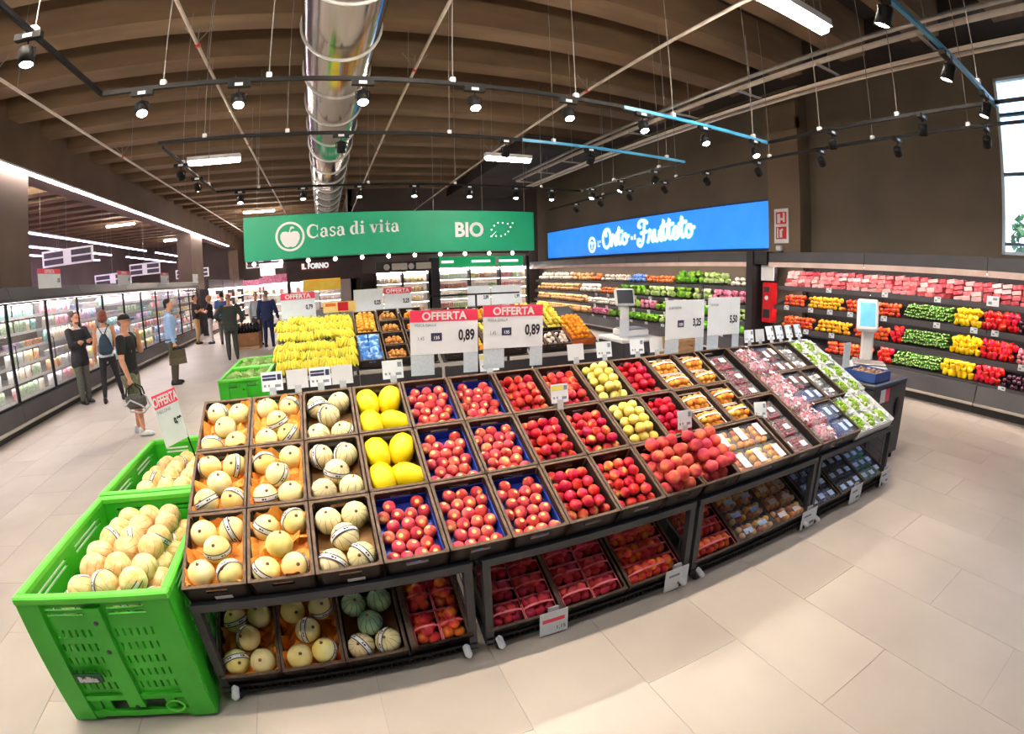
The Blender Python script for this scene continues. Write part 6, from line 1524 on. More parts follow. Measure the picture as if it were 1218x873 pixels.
# ================================================================ PRICE CARDS ON THE PEACH DISPLAY
RIM = DK @ Vector((0, 1.2, 0.0))
def card_stub(x, lab, w=.13, h=.115, printed=True, y=2.93, z=1.262, tilt=.18, kind='m', rz=0.0):
    mw = Matrix.Translation((x, y, z)) @ Matrix.Rotation(rz, 4, 'Z') @ Matrix.Rotation(-tilt, 4, 'X')
    t = thing('price_card', lab, 'price card', group='white price cards', mw=mw)
    MB().bb(-w/2, w/2, 0, .003, 0, h).build('card', m_card2 if printed else mat('card_back', (222, 224, 226), (212, 214, 218), scale=8), t)
    MB().bb(-.02, .02, -.002, .006, -.045, .02).build('clip', clearfilm('clip_plastic', (230, 236, 240), .5, .2), t)
    if printed:
        if kind == 'h': MB().bb(-w*.45, w*.2, -.001, 0, h*.72, h*.84).bb(-w*.45, w*.2, -.001, 0, h*.55, h*.68).build('header_print', m_inkv, t); MB().bb(w*.26, w*.44, -.001, 0, h*.55, h*.85).build('code_print', m_inkv, t)
        elif kind == 'y': MB().bb(-w*.46, w*.2, -.001, 0, h*.66, h*.92).build('yellow_print', mat('print_yellow', (236, 230, 120), (226, 220, 100), scale=8), t); MB().bb(w*.26, w*.46, -.001, 0, h*.66, h*.9).build('code_print', m_inkb, t)
        else: MB().bb(w*.24, w*.44, -.001, 0, h*.62, h*.88).build('code_print', m_inkb, t)
        MB().bb(-w*.4, -w*.3, -.001, 0, h*.22, h*.34).bb(-w*.2, -w*.12, -.001, 0, h*.22, h*.34).build('small_print', m_inkb, t); MB().bb(w*.12, w*.4, -.001, 0, h*.18, h*.32).build('price_print', m_inkb, t)
    return t
RC = [(-.37, 1, 'h', 'over the second melon crate'), (-.215, 0, '', 'blank, beside the left header card'), (-.075, 1, 'h', 'over the striped melon crate'), (.06, 0, '', 'blank, over the striped melon crate'), (.375, 1, 'm', 'over the rear peach tray left of the offer signs'),
      (1.66, 0, '', 'blank, above the rear nectarine crate'), (1.9, 1, 'm', 'above the rear yellow peach crate'), (2.2, 1, 'm', 'above the dark nectarine crate'), (2.39, 0, '', 'blank, above the first rear apricot crate'),
      (3.5, 1, 'm', 'first right of the 5,50 sign'), (3.66, 0, '', 'blank, second right of the 5,50 sign')]
for x, pr, kd, lab in RC: card_stub(x, '%s price card %s' % ('printed white' if pr else 'grey', lab), printed=bool(pr), kind=kd, rz=0.0)
for k, x in enumerate((3.83, 3.98, 4.14, 4.3)): card_stub(x, 'small white price card above the grape trays, %s from the left' % ORD[k], w=.11, h=.13, y=2.93, z=1.27, tilt=.35)
card_stub(1.0, 'white card with a yellow top between the two offer signs', kind='y', z=1.255, y=2.90)
card_stub(1.305, 'white card with a yellow top standing in the nectarines', w=.115, kind='y', y=2.50, z=1.10, tilt=.15)
card_stub(2.005, 'white price card standing at the front of the dark nectarines', w=.115, y=2.145, z=.925, tilt=.15)
card_stub(2.765, 'white price card between the apricots and the red berries', w=.1, y=2.15, z=.87, tilt=.35, rz=-.35)
offer_card('offer_sign', 'large red topped offer sign reading 0,89, the left of the two', Matrix.Translation((.705, 2.9, 1.395)) @ Matrix.Rotation(.03, 4, 'Y'), .435, .275, '0,89', True, 'PESCA GIALLA', '135', legs=True, old='1,45', psize=.34, px=.45, group='big offer signs', cat='sign')
offer_card('offer_sign', 'large red topped offer sign reading 0,89, the right of the two', Matrix.Translation((1.17, 2.9, 1.395)) @ Matrix.Rotation(.03, 4, 'Y'), .42, .28, '0,89', True, 'PESCA GIALLA', '135', legs=True, old='1,45', psize=.34, px=.45, group='big offer signs', cat='sign')
offer_card('price_sign', 'large white price sign reading 3,25, the left of the two', Matrix.Translation((2.655, 2.9, 1.355)), .42, .31, '3,25', False, 'ALBICOCCA', '135', legs=True, psize=.27, px=.42, group='big white price signs', cat='sign')
offer_card('price_sign', 'large white price sign reading 5,50, the right of the two', Matrix.Translation((3.11, 2.9, 1.36)), .40, .32, '5,50', False, 'CILIEGIA', None, legs=True, psize=.27, px=.42, group='big white price signs', cat='sign')
for k, (x, z, h) in enumerate(((.93, 1.2, .56), (2.87, 1.2, .6))):
    t = thing('sign_post', 'thin black post between the big signs, %s one' % ('left', 'right')[k], 'post', (x, 2.925, z)); MB().tube([(0, 0, 0), (0, 0, h)], .007, 6).build('rod', m_black, t); MB().bb(-.3, .3, -.003, .003, h-.01, h).build('cross_rod', m_black, t)
# hanging tags on the lower shelf edge
for k, (x, w, red) in enumerate(((.925, .165, 1), (1.755, .18, 0), (3.11, .2, 0), (3.84, .2, 0), (4.42, .2, 0))):
    mw = Matrix.Translation((x, 1.815, .02)) @ Matrix.Rotation(.0, 4, 'X')
    t = thing('hanging_tag', 'white price tag hanging on the lower shelf edge, %s from the left' % ORD[k], 'price tag', group='tags on the lower shelf edge', mw=mw)
    MB().bb(-w/2, w/2, -.003, 0, 0, .155).build('card', m_card2, t); MB().bb(-.03, .03, -.001, .012, .145, .18).build('clip', MATS['clip_plastic'], t)
    if red: MB().bb(-w*.4, w*.38, -.0045, -.003, .085, .11).build('red_print', m_ofred, t); text('1,15', .035, m_ink, t, (w*.25, -.0045, .035), RX, 'price_lettering', ext=.0004)
    else: MB().bb(-w*.35, w*.1, -.0045, -.003, .1, .115).build('line_print', m_inkb, t); MB().bb(w*.05, w*.35, -.0045, -.003, .03, .05).build('price_print', m_inkb, t)
# tilted offer card on a pole in the second bin
t = offer_card('offer_card', 'tilted offer card on a thin pole in the second green bin', Matrix.Translation((-1.19, 3.42, .86)) @ Matrix.Rotation(.85, 4, 'Z') @ Matrix.Rotation(-.12, 4, 'Y'), .2, .38, '0,99', True, 'MELONE', psize=.15, px=.45)
MB().tube([(.09, .01, .2), (.13, .01, -.42)], .006, 6).build('pole', m_black, t)

# ================================================================ BACK OF THE STORE
m_jar = pack_mats('shelf_good', [(244, 216, 120), (226, 170, 80), (246, 236, 220), (220, 120, 110), (206, 180, 150), (240, 200, 190), (160, 190, 120)])
jar_me = [MB().lathe([(0, 0), (.07, 0), (.07, .15), (.05, .17), (.05, .19), (0, .19)], 8).mesh('jar', m) for m in m_jar]; car_me = [boxmesh(.16, .1, .2, m) for m in m_jar]
def shelf_unit(lab, x, y, L, H, nsh, rz, kind, cols, group, header=None, gap=.19):
    t = thing('shelf_unit', lab, 'shelf', (x, y, 0), rz, group='shelf units')
    MB().bb(-L/2, L/2, .36, .4, 0, H).build('back_panel', m_cin, t); MB().bb(-L/2, L/2, 0, .36, 0, .14).build('plinth', m_cooldk, t)
    for a in (-1, 1): MB().bb(a*L/2-.015, a*L/2+.015, 0, .4, 0, H).build('side_panel', m_cooldk, t)
    if header is not None: MB().bb(-L/2, L/2, -.02, .1, H, H+.4).build('header', header, t)
    MB().bb(-L/2+.02, L/2-.02, .02, .05, H-.04, H-.015).build('light_tube', e_cool, t)
    M_ = Matrix.Translation((x, y, 0)) @ Matrix.Rotation(rz, 4, 'Z')
    for s_ in range(nsh):
        z = .2+s_*(H-.25)/nsh; MB().bb(-L/2+.02, L/2-.02, .04, .06, z+(H-.25)/nsh-.045, z+(H-.25)/nsh-.036).build('light_tube', emis('unit_fill_glow', (255, 240, 226), 26), t); MB().bb(-L/2+.015, L/2-.015, .02, .36, z-.03, z).build('shelf', m_price, t)  # tube under each shelf is added to brighten the unit, no source seen
        c = rnd.choice(cols); n = int((L-.1)/gap)
        for k in range(n):
            if rnd.random() < .3: c = rnd.choice(cols)
            o = put('shelf_item', (jar_me if kind == 'jar' else car_me)[c], None, mw=M_ @ Matrix.Translation((-L/2+.1+gap*k, .1, z)) @ Matrix.Rotation(rnd.uniform(-.2, .2), 4, 'Z'))
            tag(o, 'small pack, %s shelf up, %s along, %s' % (ORD[s_], ORD[min(k, 38)], group), 'food pack', 'packs, '+group+', %s shelf' % ORD[s_])
    return t
hdrs = []
for k, x in enumerate((5.1, 6.4, 7.7)):
    shelf_unit('white shelf unit under the green header, %s from the left' % ORD[k], x, 18.75, 1.28, 2.18, 5, 0, 'carton', [0, 2, 3, 5, 6], 'green header unit %s' % ORD[k])
t = thing('green_header', 'bright green header board with white lettering above the back shelves', 'sign', (6.1, 18.68, 2.22)); MB().bb(-1.95, 1.95, 0, .08, 0, .4).build('board', m_sgreen2, t)
for x, w in ((-1.3, .5), (0.1, .8), (1.3, .85)): MB().bb(x-w/2, x+w/2, -.006, 0, .15, .25).build('word_mark', m_lete, t)
MB().bb(.72, .86, -.012, 0, .05, .36).build('sticker', m_wht, t)
for k, x in enumerate((2.45, 3.5)): shelf_unit('dark shelf unit of jars at the back, %s one' % ('left', 'right')[k], x, 18.6, 1.0, 2.1, 5, 0, 'jar', [0, 1, 2], 'jar unit %s' % ORD[k], m_cooldk, .16)
for k, x in enumerate((2.3, 3.25)):
    t = thing('notice_board', 'pale notice board with a round mark above the jars, %s one' % ('left', 'right')[k], 'sign', (x+.3, 18.5, 2.18)); MB().bb(-.05, .55, -.02, 0, 0, .25).build('board', m_wht, t); MB().tube([(-.25, -.03, .12), (-.25, -.02, .12)], .12, 14).build('round_mark', m_wht, t); MB().bb(-.3, .55, 0, .06, .1, .14).build('bracket', m_cooldk, t)
t = thing('pillar_panel', 'dark pillar between the jar shelves and the green header', 'pillar', (4.25, 18.5, 0)); MB().bb(-.16, .16, -.05, .4, 0, 2.6).build('panel', m_cooldk, t)
t = thing('corner_post', 'black corner post where the green header meets the wall coolers', 'post', (8.1, 18.35, 0)); MB().bb(-.05, .05, -.05, .05, 0, 2.6).build('post_body', m_black, t)
t = thing('bakery_facade', 'dark bakery front with a lit red panel reading IL FORNO', 'shop front', (-.15, 18.88, 0)); MB().bb(-1.3, 1.6, 0, .3, 1.95, 3.3).build('dark_board', mat('bakery_brown', (74, 56, 56), (60, 44, 46), scale=3), t)
MB().bb(-.75, .35, -.02, 0, 2.35, 2.66).build('red_panel', mat('bakery_red', (150, 60, 60), (120, 44, 46), scale=3), t); text('IL FORNO', .27, m_lete, t, (-.2, -.022, 2.51), RX, 'lettering', bold=.01, ext=.003, sx=.85)
for a in (-1.25, 1.55): MB().bb(a-.05, a+.05, 0, .3, 0, 1.95).build('post', m_cooldk, t)
t = thing('glass_counter', 'lit bakery counter with a yellow front band', 'counter', (-.2, 17.8, 0)); MB().bb(-1.2, 1.2, 0, .7, 0, .9).build('body', m_cin, t); MB().bb(-.6, .75, -.02, 0, 1.6, 2.0).bb(-.6, .75, -.02, .5, 1.98, 2.0).build('yellow_band', mat('band_yellow', (250, 214, 90), (244, 190, 60), scale=4, emit=.3), t)
for a in (-.6, .72): MB().bb(a, a+.03, 0, .03, .9, 1.98).build('post', m_steel, t)
# far shops beyond the glass coolers: shelf units along the aisle and hanging direction boards
fk = 0
for x, y, L, rz in ((-5.15, 23.2, 3.0, PI/2), (-5.15, 26.3, 3.0, PI/2), (-5.15, 29.4, 3.0, PI/2), (-4.2, 34, 3.4, 0), (-0.6, 34, 3.4, 0), (-2.4, 30, 3.2, 0), (-1.6, 23.0, 2.6, 0), (-2.2, 13.2, 2.2, PI/2)):
    if fk == 7: break
    shelf_unit('far lit shelf unit, %s one beyond the coolers' % ORD[fk], x, y, L, 2.0, 4, rz, 'carton', [0, 2, 3, 5, 5, 6], 'far unit %s' % ORD[fk], m_cooldk if fk < 3 else m_rad, .38); fk += 1
for k, (x, y, z, w) in enumerate(((-7.6, 14, 3.3, 1.7), (-8.6, 19.5, 2.75, 1.6), (-7.2, 19.5, 3.0, 1.3), (-7.0, 26, 2.9, 1.8), (-3.3, 26, 3.1, 1.6))):
    t = thing('direction_board', 'white hanging direction board over the far left aisles, %s from the front' % ORD[k], 'sign', (x, y, z), group='hanging direction boards')
    MB().bb(-w/2, w/2, 0, .03, -.23, .23).build('board', m_white, t)
    for a in (-1, 1):
        for zz in (-.1, .1): MB().bb(a*w*.27-w*.19, a*w*.27+w*.19, -.006, 0, zz-.075, zz+.075).build('dark_bar', mat('board_dark', (78, 70, 78), (64, 58, 66), scale=6), t)
    MB().tube([(0, .015, .23), (0, .015, 5.35-z)], .006, 5).build('wire', m_wire, t)
t = thing('screen_pair', 'two bright white lit screens hanging in the far aisle', 'screen', (-2.35, 22, 2.35)); MB().bb(-.5, .15, 0, .05, 0, .55).bb(.0, .5, .05, .1, .3, .95).build('lit_panel', mat('lit_white', (252, 240, 250), (246, 230, 246), scale=2, emit=1.2), t); MB().tube([(0.1, .05, .5), (0.1, .05, 3.0)], .01, 5).build('wire', m_wire, t)
t = thing('wooden_pallet_box', 'brown wooden box of dark bottles in the far aisle', 'box', (-2.62, 15.75, 0)); MB().bb(-.42, .42, -.3, .3, .12, .5).build('box_body', mat('brown_board', (176, 126, 84), (150, 104, 66), scale=5, rough=.8), t); MB().bb(-.42, .42, -.3, .3, 0, .1).build('pallet', m_wood, t)
bt_me = botmesh(.08, .3, mat('bottle_dark', (36, 30, 30), (20, 18, 18), scale=8, rough=.2))
for i in range(8):
    for j in range(3): tag(put('bottle', bt_me, None, (-2.97+.1*i, 15.55+.18*j, .5)), 'dark bottle standing on the brown wooden box, row %s, %s from the left' % (ORD[j], ORD[i]), 'bottle', 'bottles on the wooden box')
# ================================================================ PEOPLE
def loft(mb, rings, n=16):
    vs = []
    for (c, rx, ry, tw) in rings:
        for k in range(n):
            a = 2*PI*k/n; x, y = rx*math.cos(a), ry*math.sin(a); vs.append((c[0]+x*math.cos(tw)-y*math.sin(tw), c[1]+x*math.sin(tw)+y*math.cos(tw), c[2]))
    fs = [tuple(range(n))[::-1], tuple((len(rings)-1)*n+k for k in range(n))]
    for i in range(len(rings)-1):
        for k in range(n): fs.append((i*n+k, i*n+(k+1) % n, (i+1)*n+(k+1) % n, (i+1)*n+k))
    mb.add(vs, fs, True)
def limb(mb, a, b, ra, rb, mid=None):
    a, b = Vector(a), Vector(b); d = (b-a); L = d.length; d.normalize()
    pts, rs = [], []
    for t, s_ in ((-1, .0), (-.8, .6), (-.4, .92), (0, 1)): pts.append(a+d*ra*t*.9); rs.append(max(ra*s_, .002))
    if mid: pts.append(a.lerp(b, mid[0])); rs.append(mid[1])
    for t, s_ in ((0, 1), (.4, .92), (.8, .6), (1, 0)): pts.append(b+d*rb*t*.9); rs.append(max(rb*s_, .002))
    mb.tube(pts, rs, 12)
def remesh(o, v, smooth=1):
    m = o.modifiers.new('union', 'REMESH'); m.mode = 'VOXEL'; m.voxel_size = v; m.use_smooth_shade = True
    if smooth:
        s_ = o.modifiers.new('soften', 'SMOOTH'); s_.factor = .5; s_.iterations = smooth
    return o
def hand(mb, w, d, side, curl, k, palm_n):
    """palm, four unequal fingers with a knuckle bend and a thumb from the palm's side; d = forearm direction"""
    d = Vector(d).normalized(); n_ = Vector(palm_n); n_ = (n_-d*n_.dot(d)).normalized(); s_ = d.cross(n_)*side
    w = Vector(w); c = w+d*.045*k
    mb.tube([w-d*.01*k, w+d*.02*k, w+d*.06*k, w+d*.088*k], [.022*k, .026*k, .033*k, .026*k], 10)
    for q, (off, L) in enumerate(((-.028, .062), (-.009, .074), (.010, .07), (.027, .054))):
        b = w+d*.078*k+s_*off*k; m = b+d*(L*.5*k)*math.cos(curl*.5)+n_*(L*.5*k)*math.sin(curl*.5); e = m+d*(L*.5*k)*math.cos(curl*1.6)+n_*(L*.5*k)*math.sin(curl*1.6)
        mb.tube([b-d*.012*k, b, m, e], [.009*k, .0095*k, .0088*k, .0066*k], 8)
    b = w+d*.025*k-s_*.028*k; m = b-s_*.022*k+d*.03*k+n_*.01*k; e = m+d*.028*k+n_*.014*k
    mb.tube([b+s_*.012*k, b, m, e], [.012*k, .0125*k, .011*k, .0075*k], 8)
SKIN = mat('skin_fair', (226, 170, 140), (206, 144, 116), scale=20, rough=.6)
SKIN2 = mat('skin_tan', (206, 146, 112), (184, 122, 92), scale=20, rough=.6)
def cloth(n, c, c2=None): return mat('cloth_'+n, c, c2 or tuple(int(v*.82) for v in c), scale=30, rough=.85, bump=.08)
HANG = ((.05, -.03, -.29), (.0, .07, -.25))
def person(lab, loc, rz, h, skin=SKIN, top=None, trousers=None, hair=None, shoes=None, arms=(HANG, HANG), feet=((-.10, 0), (.10, .03)), top_kind='shirt', leg_kind='long', hair_kind='short',
           lean=(0, 0), head_turn=0.0, head_nod=0.0, slim=1.0, curl=.5, palm=((1, 0, 0), (-1, 0, 0)), collar=None, extra=None, group=None, heel=0.0):
    k = h/1.75
    t = thing('person', lab, 'person', (loc[0], loc[1], 0), rz, group)
    S = lambda p: Vector((p[0]*k, p[1]*k, p[2]*k))
    lx, ly = lean
    hipz, shz_ = .90, 1.42
    hip = Vector((0, 0, hipz)); chest = Vector((lx*.6, ly*.6, 1.22)); nk = Vector((lx, ly, 1.49))
    shR, shL = Vector((.185*slim+lx*.92, ly*.9, shz_)), Vector((-.185*slim+lx*.92, ly*.9, shz_))
    J = {}
    for s_, nm, f in ((-1, 'L', feet[0]), (1, 'R', feet[1])):
        hj = Vector((s_*.09, 0, hipz-.02)); an = Vector((f[0], f[1]-.02, .085)); kn = (hj+an)/2+Vector((0, .035+abs(f[1])*.05, .01)); J[nm] = (hj, kn, an)
    A = {}
    for s_, nm, (e, w), sh in ((-1, 'L', arms[0], shL), (1, 'R', arms[1], shR)):
        el = sh+Vector((e[0]*s_, e[1], e[2])); wr = el+Vector((w[0]*s_, w[1], w[2])); A[nm] = (sh, el, wr)
    def torso(mb, g, lo, hi, w=1.0):
        R = [((0, -.005, .80), .150*slim, .105), ((0, -.01, .88), .172*slim, .118), ((lx*.1, ly*.1, .96), .165*slim, .112), ((lx*.25, ly*.25, 1.06), .150*slim, .104), ((lx*.5, ly*.5, 1.18), .166*slim, .112),
             ((lx*.7, ly*.7+.005, 1.29), .182*slim, .118), ((lx*.88, ly*.88, 1.38), .185*slim, .098), ((lx*.95, ly*.95, 1.44), .15*slim, .078), ((lx, ly, 1.475), .085, .062)]
        R = [r for r in R if lo <= r[0][2] <= hi]
        loft(mb, [(S(c), (rx*w+g)*k, (ry*w+g)*k, 0) for c, rx, ry in R])
    def armset(mb, g, frac, lo=False):
        for nm, s_ in (('L', -1), ('R', 1)):
            sh, el, wr = A[nm]
            limb(mb, S(sh), S(el if frac >= .5 else sh.lerp(el, frac*2)), (.056+g)*k, (.042+g if frac >= .5 else .052+g)*k)
            if frac > .5: limb(mb, S(el), S(el.lerp(wr, (frac-.5)*2)), (.041+g)*k, (.028+g*.8)*k, (.3, (.041+g)*k))
    def legset(mb, g, frac):
        for nm in ('L', 'R'):
            hj, kn, an = J[nm]
            limb(mb, S(hj), S(kn if frac >= .5 else hj.lerp(kn, frac*2)), (.086+g)*k*(.6+.4*slim), (.055+g if frac >= .5 else .066+g)*k)
            if frac > .5: limb(mb, S(kn), S(kn.lerp(an, (frac-.5)*2)), (.054+g)*k, (.036+g)*k, (.35, (.056+g)*k))
    # head frame
    hc = nk+Vector((0, .012, .155)); Hm = Matrix.Translation(S(hc)) @ Euler((-head_nod, 0, head_turn)).to_matrix().to_4x4() @ Matrix.Scale(k, 4)
    body = MB(); torso(body, -.008, 0, 2); armset(body, 0, 1); legset(body, -.006, 1)
    limb(body, S(nk-Vector((0, 0, .06))), S(hc-Vector((0, .01, .05))), .052*k, .05*k)
    hb = MB()
    hb.ball((0, -.008, .03), (.073, .092, .088), 18, 12); hb.ball((0, .022, -.042), (.055, .066, .066), 16, 10)
    hb.tube([(0, .088, .025), (0, .107, -.012), (0, .09, -.02)], [.008, .015, .008], 8)              # nose
    hb.tube([(-.02, .082, -.055), (0, .09, -.055), (.02, .082, -.055)], [.006, .01, .006], 8)         # mouth
    hb.ball((0, .07, -.085), (.022, .018, .016), 8, 6)                                                 # chin
    hb.tube([(-.045, .075, .035), (0, .088, .038), (.045, .075, .035)], [.006, .009, .006], 8)        # brow
    for s_ in (-1, 1): hb.ball((s_*.076, -.008, .0), (.010, .020, .032), 8, 6)                          # ears
    body.add([Hm @ Vector(v) for v in hb.v], hb.f, True)
    for nm, s_, pn, i in (('L', -1, palm[0], 0), ('R', 1, palm[1], 1)):
        sh, el, wr = A[nm]; hand(body, S(wr), wr-el, s_, curl if not isinstance(curl, tuple) else curl[i], k, pn)
    for nm in ('L', 'R'):
        an = J[nm][2]; limb(body, S(an-Vector((0, 0, .04))), S(an+Vector((0, .12, -.055))), .034*k, .026*k)
    remesh(body.build('body', skin, t), .0075*k)
    for s_ in (-1, 1):
        o = MB().ball((s_*.031, .079, .012), (.011, .007, .0065), 8, 6).build('eye', mat('eye_dark', (60, 44, 40), (40, 30, 28), scale=30), t); o.matrix_basis = Hm
    if hair:
        hm = MB()
        if hair_kind == 'bob':
            hm.ball((0, -.02, .035), (.092, .102, .096), 16, 10); hm.ball((0, -.055, -.045), (.088, .062, .075), 14, 8)
            for s_ in (-1, 1): hm.ball((s_*.07, .0, -.03), (.026, .055, .075), 10, 8)
        elif hair_kind == 'short':
            hm.ball((0, -.022, .047), (.079, .09, .084), 16, 10); hm.ball((0, -.06, -.01), (.07, .045, .06), 12, 8)
        elif hair_kind == 'rim': hm.ball((0, -.05, -.005), (.077, .055, .04), 14, 8)
        elif hair_kind == 'cap':
            hm.lathe([(0, .1), (.04, .094), (.068, .075), (.083, .045), (.086, .028), (.08, .028)], 20, Matrix.Diagonal((1, 1.12, 1.12, 1)))
            vs = []
            for j, (r, zz) in enumerate(((.085, .034), (.13, .03), (.165, .018))):
                for i in range(9):
                    a = math.radians(35+110*i/8); w_ = .085*1.0; vs.append((w_*math.cos(a)*(1 if j == 0 else .92), .03+r*math.sin(a)**.7 if j else .0+.085*1.1*math.sin(a), zz))
            hm.add(vs, [(j*9+i, j*9+i+1, j*9+9+i+1, j*9+9+i) for j in range(2) for i in range(8)]+[(j*9+9+i, j*9+9+i+1, j*9+i+1, j*9+i) for j in range(2) for i in range(8)], True)
        o = hm.build('cap' if hair_kind == 'cap' else 'hair', hair, t); o.matrix_basis = Hm
        if hair_kind != 'cap': remesh(o, .007, 1)
    if hair_kind == 'cap':
        hm = MB().ball((0, -.06, -.01), (.07, .045, .05), 12, 8); o = hm.build('hair', mat('hair_grey', (150, 140, 130), (110, 100, 94), scale=40, rough=.8), t); o.matrix_basis = Hm
    if top:
        mb = MB(); g = {'shirt': .012, 'jacket': .024, 'tee': .014, 'vest': .010}[top_kind]
        torso(mb, g, .84 if top_kind != 'jacket' else .78, 1.46)
        fr_ = {'shirt': .96, 'jacket': .95, 'tee': .30, 'vest': 0}[top_kind]
        if top_kind == 'jacket':
            for nm in ('L', 'R'): limb(mb, S(J[nm][0]+Vector((0, 0, -.02))), S(J[nm][0]-Vector((0, 0, .1))), .112*k, .112*k)
        if fr_: armset(mb, g, fr_)
        remesh(mb.build('jacket' if top_kind == 'jacket' else 'top', top, t), .012*k, 2)
        if collar:
            c = MB(); c.tube([S(nk)+Vector((math.cos(a)*.062*k, math.sin(a)*.056*k-.004, (-.012-.02*math.sin(a))*k)) for a in [2*PI*q/14 for q in range(14)]], .016*k, 6, closed=True); c.build('collar', collar, t)
    if trousers:
        mb = MB(); g = .014 if leg_kind != 'leggings' else .003
        torso(mb, .004, .78, .97); legset(mb, g if leg_kind != 'shorts' else .026, {'long': .985, 'leggings': .96, 'shorts': .46}[leg_kind])
        remesh(mb.build({'long': 'trousers', 'leggings': 'leggings', 'shorts': 'shorts'}[leg_kind], trousers, t), .012*k, 2)
        if leg_kind != 'leggings':
            b = MB(); b.tube([Vector((math.cos(a)*.178*slim*k, (math.sin(a)*.124-.006)*k, .945*k)) for a in [2*PI*q/20 for q in range(20)]], .014*k, 6, closed=True); b.build('belt', mat('belt_leather', (50, 40, 36), (36, 30, 28), scale=20), t)
    for nm in ('L', 'R'):
        an = J[nm][2]; b = MB(); f = Vector((an.x, an.y, 0))
        pts = [(0, -.075, .032), (0, -.03, .044), (0, .05, .04), (0, .115, .032), (0, .165, .024)]
        loft_p = MB(); loft_p.tube([S(f+Vector(p)) for p in pts], [.03*k, .042*k, .046*k, .044*k, .024*k], 10)
        loft_p.v = [(x, y, max(z, 0.002)) for x, y, z in loft_p.v]
        limb(loft_p, S(f+Vector((0, -.035, .05))), S(f+Vector((0, -.02, .1))), .042*k, .042*k)
        remesh(loft_p.build('shoe', shoes, t), .009*k, 1)
    if extra: extra(t, S, A, J, k, Hm, nk)
    return t
c_black = cloth('black', (34, 34, 38)); c_suit = cloth('charcoal_suit', (50, 50, 56)); c_green = cloth('green_grey_suit', (64, 72, 66)); c_navy = cloth('navy_suit', (42, 56, 100)); c_khaki = cloth('olive_shorts', (132, 134, 106)); c_lblue = cloth('light_blue_shirt', (170, 204, 244), (150, 186, 234))
c_white = cloth('white_top', (226, 234, 240)); c_beige = cloth('beige_trousers', (214, 178, 124)); c_greyt = cloth('grey_trousers', (104, 104, 98)); c_olive = cloth('olive_grey_trousers', (100, 96, 84)); c_polo = cloth('blue_polo', (84, 128, 196)); c_pale = cloth('pale_trousers', (216, 210, 204))
s_black = mat('shoe_black', (34, 32, 34), (22, 20, 22), scale=20, rough=.35); s_white = mat('shoe_white', (226, 230, 234), (200, 206, 212), scale=20, rough=.6)
h_brown = mat('hair_brown', (66, 48, 38), (46, 34, 28), scale=50, rough=.7); h_auburn = mat('hair_auburn', (140, 72, 50), (104, 50, 36), scale=50, rough=.6); h_dark = mat('hair_dark', (40, 32, 30), (26, 22, 22), scale=50, rough=.7); h_grey = mat('hair_grey2', (170, 150, 130), (130, 112, 98), scale=50, rough=.7); h_blond = mat('hair_blond', (206, 150, 100), (176, 120, 76), scale=50, rough=.6)
CROSS = (((.045, .13, -.25), (-.27, .12, .03)), ((.045, .12, -.27), (-.27, .13, .05)))
def tie_beard(t, S, A, J, k, Hm, nk):
    b = MB().ball((0, .045, -.075), (.05, .045, .035), 12, 8); o = b.build('beard', mat('beard_grey', (120, 104, 96), (90, 76, 70), scale=60, rough=.8), t); o.matrix_basis = Hm
    MB().add([S(nk+Vector((-.05, .07, -.02))), S(nk+Vector((.05, .07, -.02))), S(nk+Vector((.0, .125, -.26)))], [(2, 1, 0)], False).build('shirt_front', c_white, t)
person('bearded man in a charcoal suit with folded arms beside the glass coolers', (-5.12, 9.52), math.radians(-118), 1.76, SKIN, c_suit, c_greyt, h_brown, s_black, CROSS, ((-.09, .0), (.09, .03)), 'jacket', collar=c_white, curl=.6, palm=((0, -1, 0), (0, -1, 0)), extra=tie_beard)
def backpack(t, S, A, J, k, Hm, nk):
    p = thing('backpack', 'limp dark drawstring backpack hanging on the back of the woman in leggings', 'backpack', (t.location.x, t.location.y, 0), t.rotation_euler.z)
    mb = MB(); loft(mb, [((.02, -.17, .93), .10, .05, 0), ((.02, -.185, 1.0), .14, .065, 0), ((.01, -.185, 1.12), .13, .06, 0), ((.0, -.165, 1.24), .09, .045, 0), ((.0, -.14, 1.32), .04, .03, 0)]); remesh(mb.build('sack', cloth('pack_teal', (44, 66, 84)), p), .012, 2)
    for s_ in (-1, 1): MB().tube([(s_*.02, -.15, 1.31), (s_*.09, -.105, 1.44), (s_*.115, 0, 1.475), (s_*.13, .10, 1.38), (s_*.155, .1, 1.2), (s_*.15, -.03, 1.0), (s_*.1, -.15, .95)], .008, 6).build('strap', c_black, p)
person('woman with auburn bob and dark drawstring backpack seen from behind', (-4.45, 9.4), math.radians(20), 1.74, SKIN2, c_white, c_black, h_auburn, s_black, (((.05, -.02, -.28), (.03, .08, -.24)), ((.05, .0, -.28), (.02, .12, -.22))), ((-.16, -.05), (.2, .08)), 'vest', 'leggings', 'bob', slim=.86, extra=backpack)
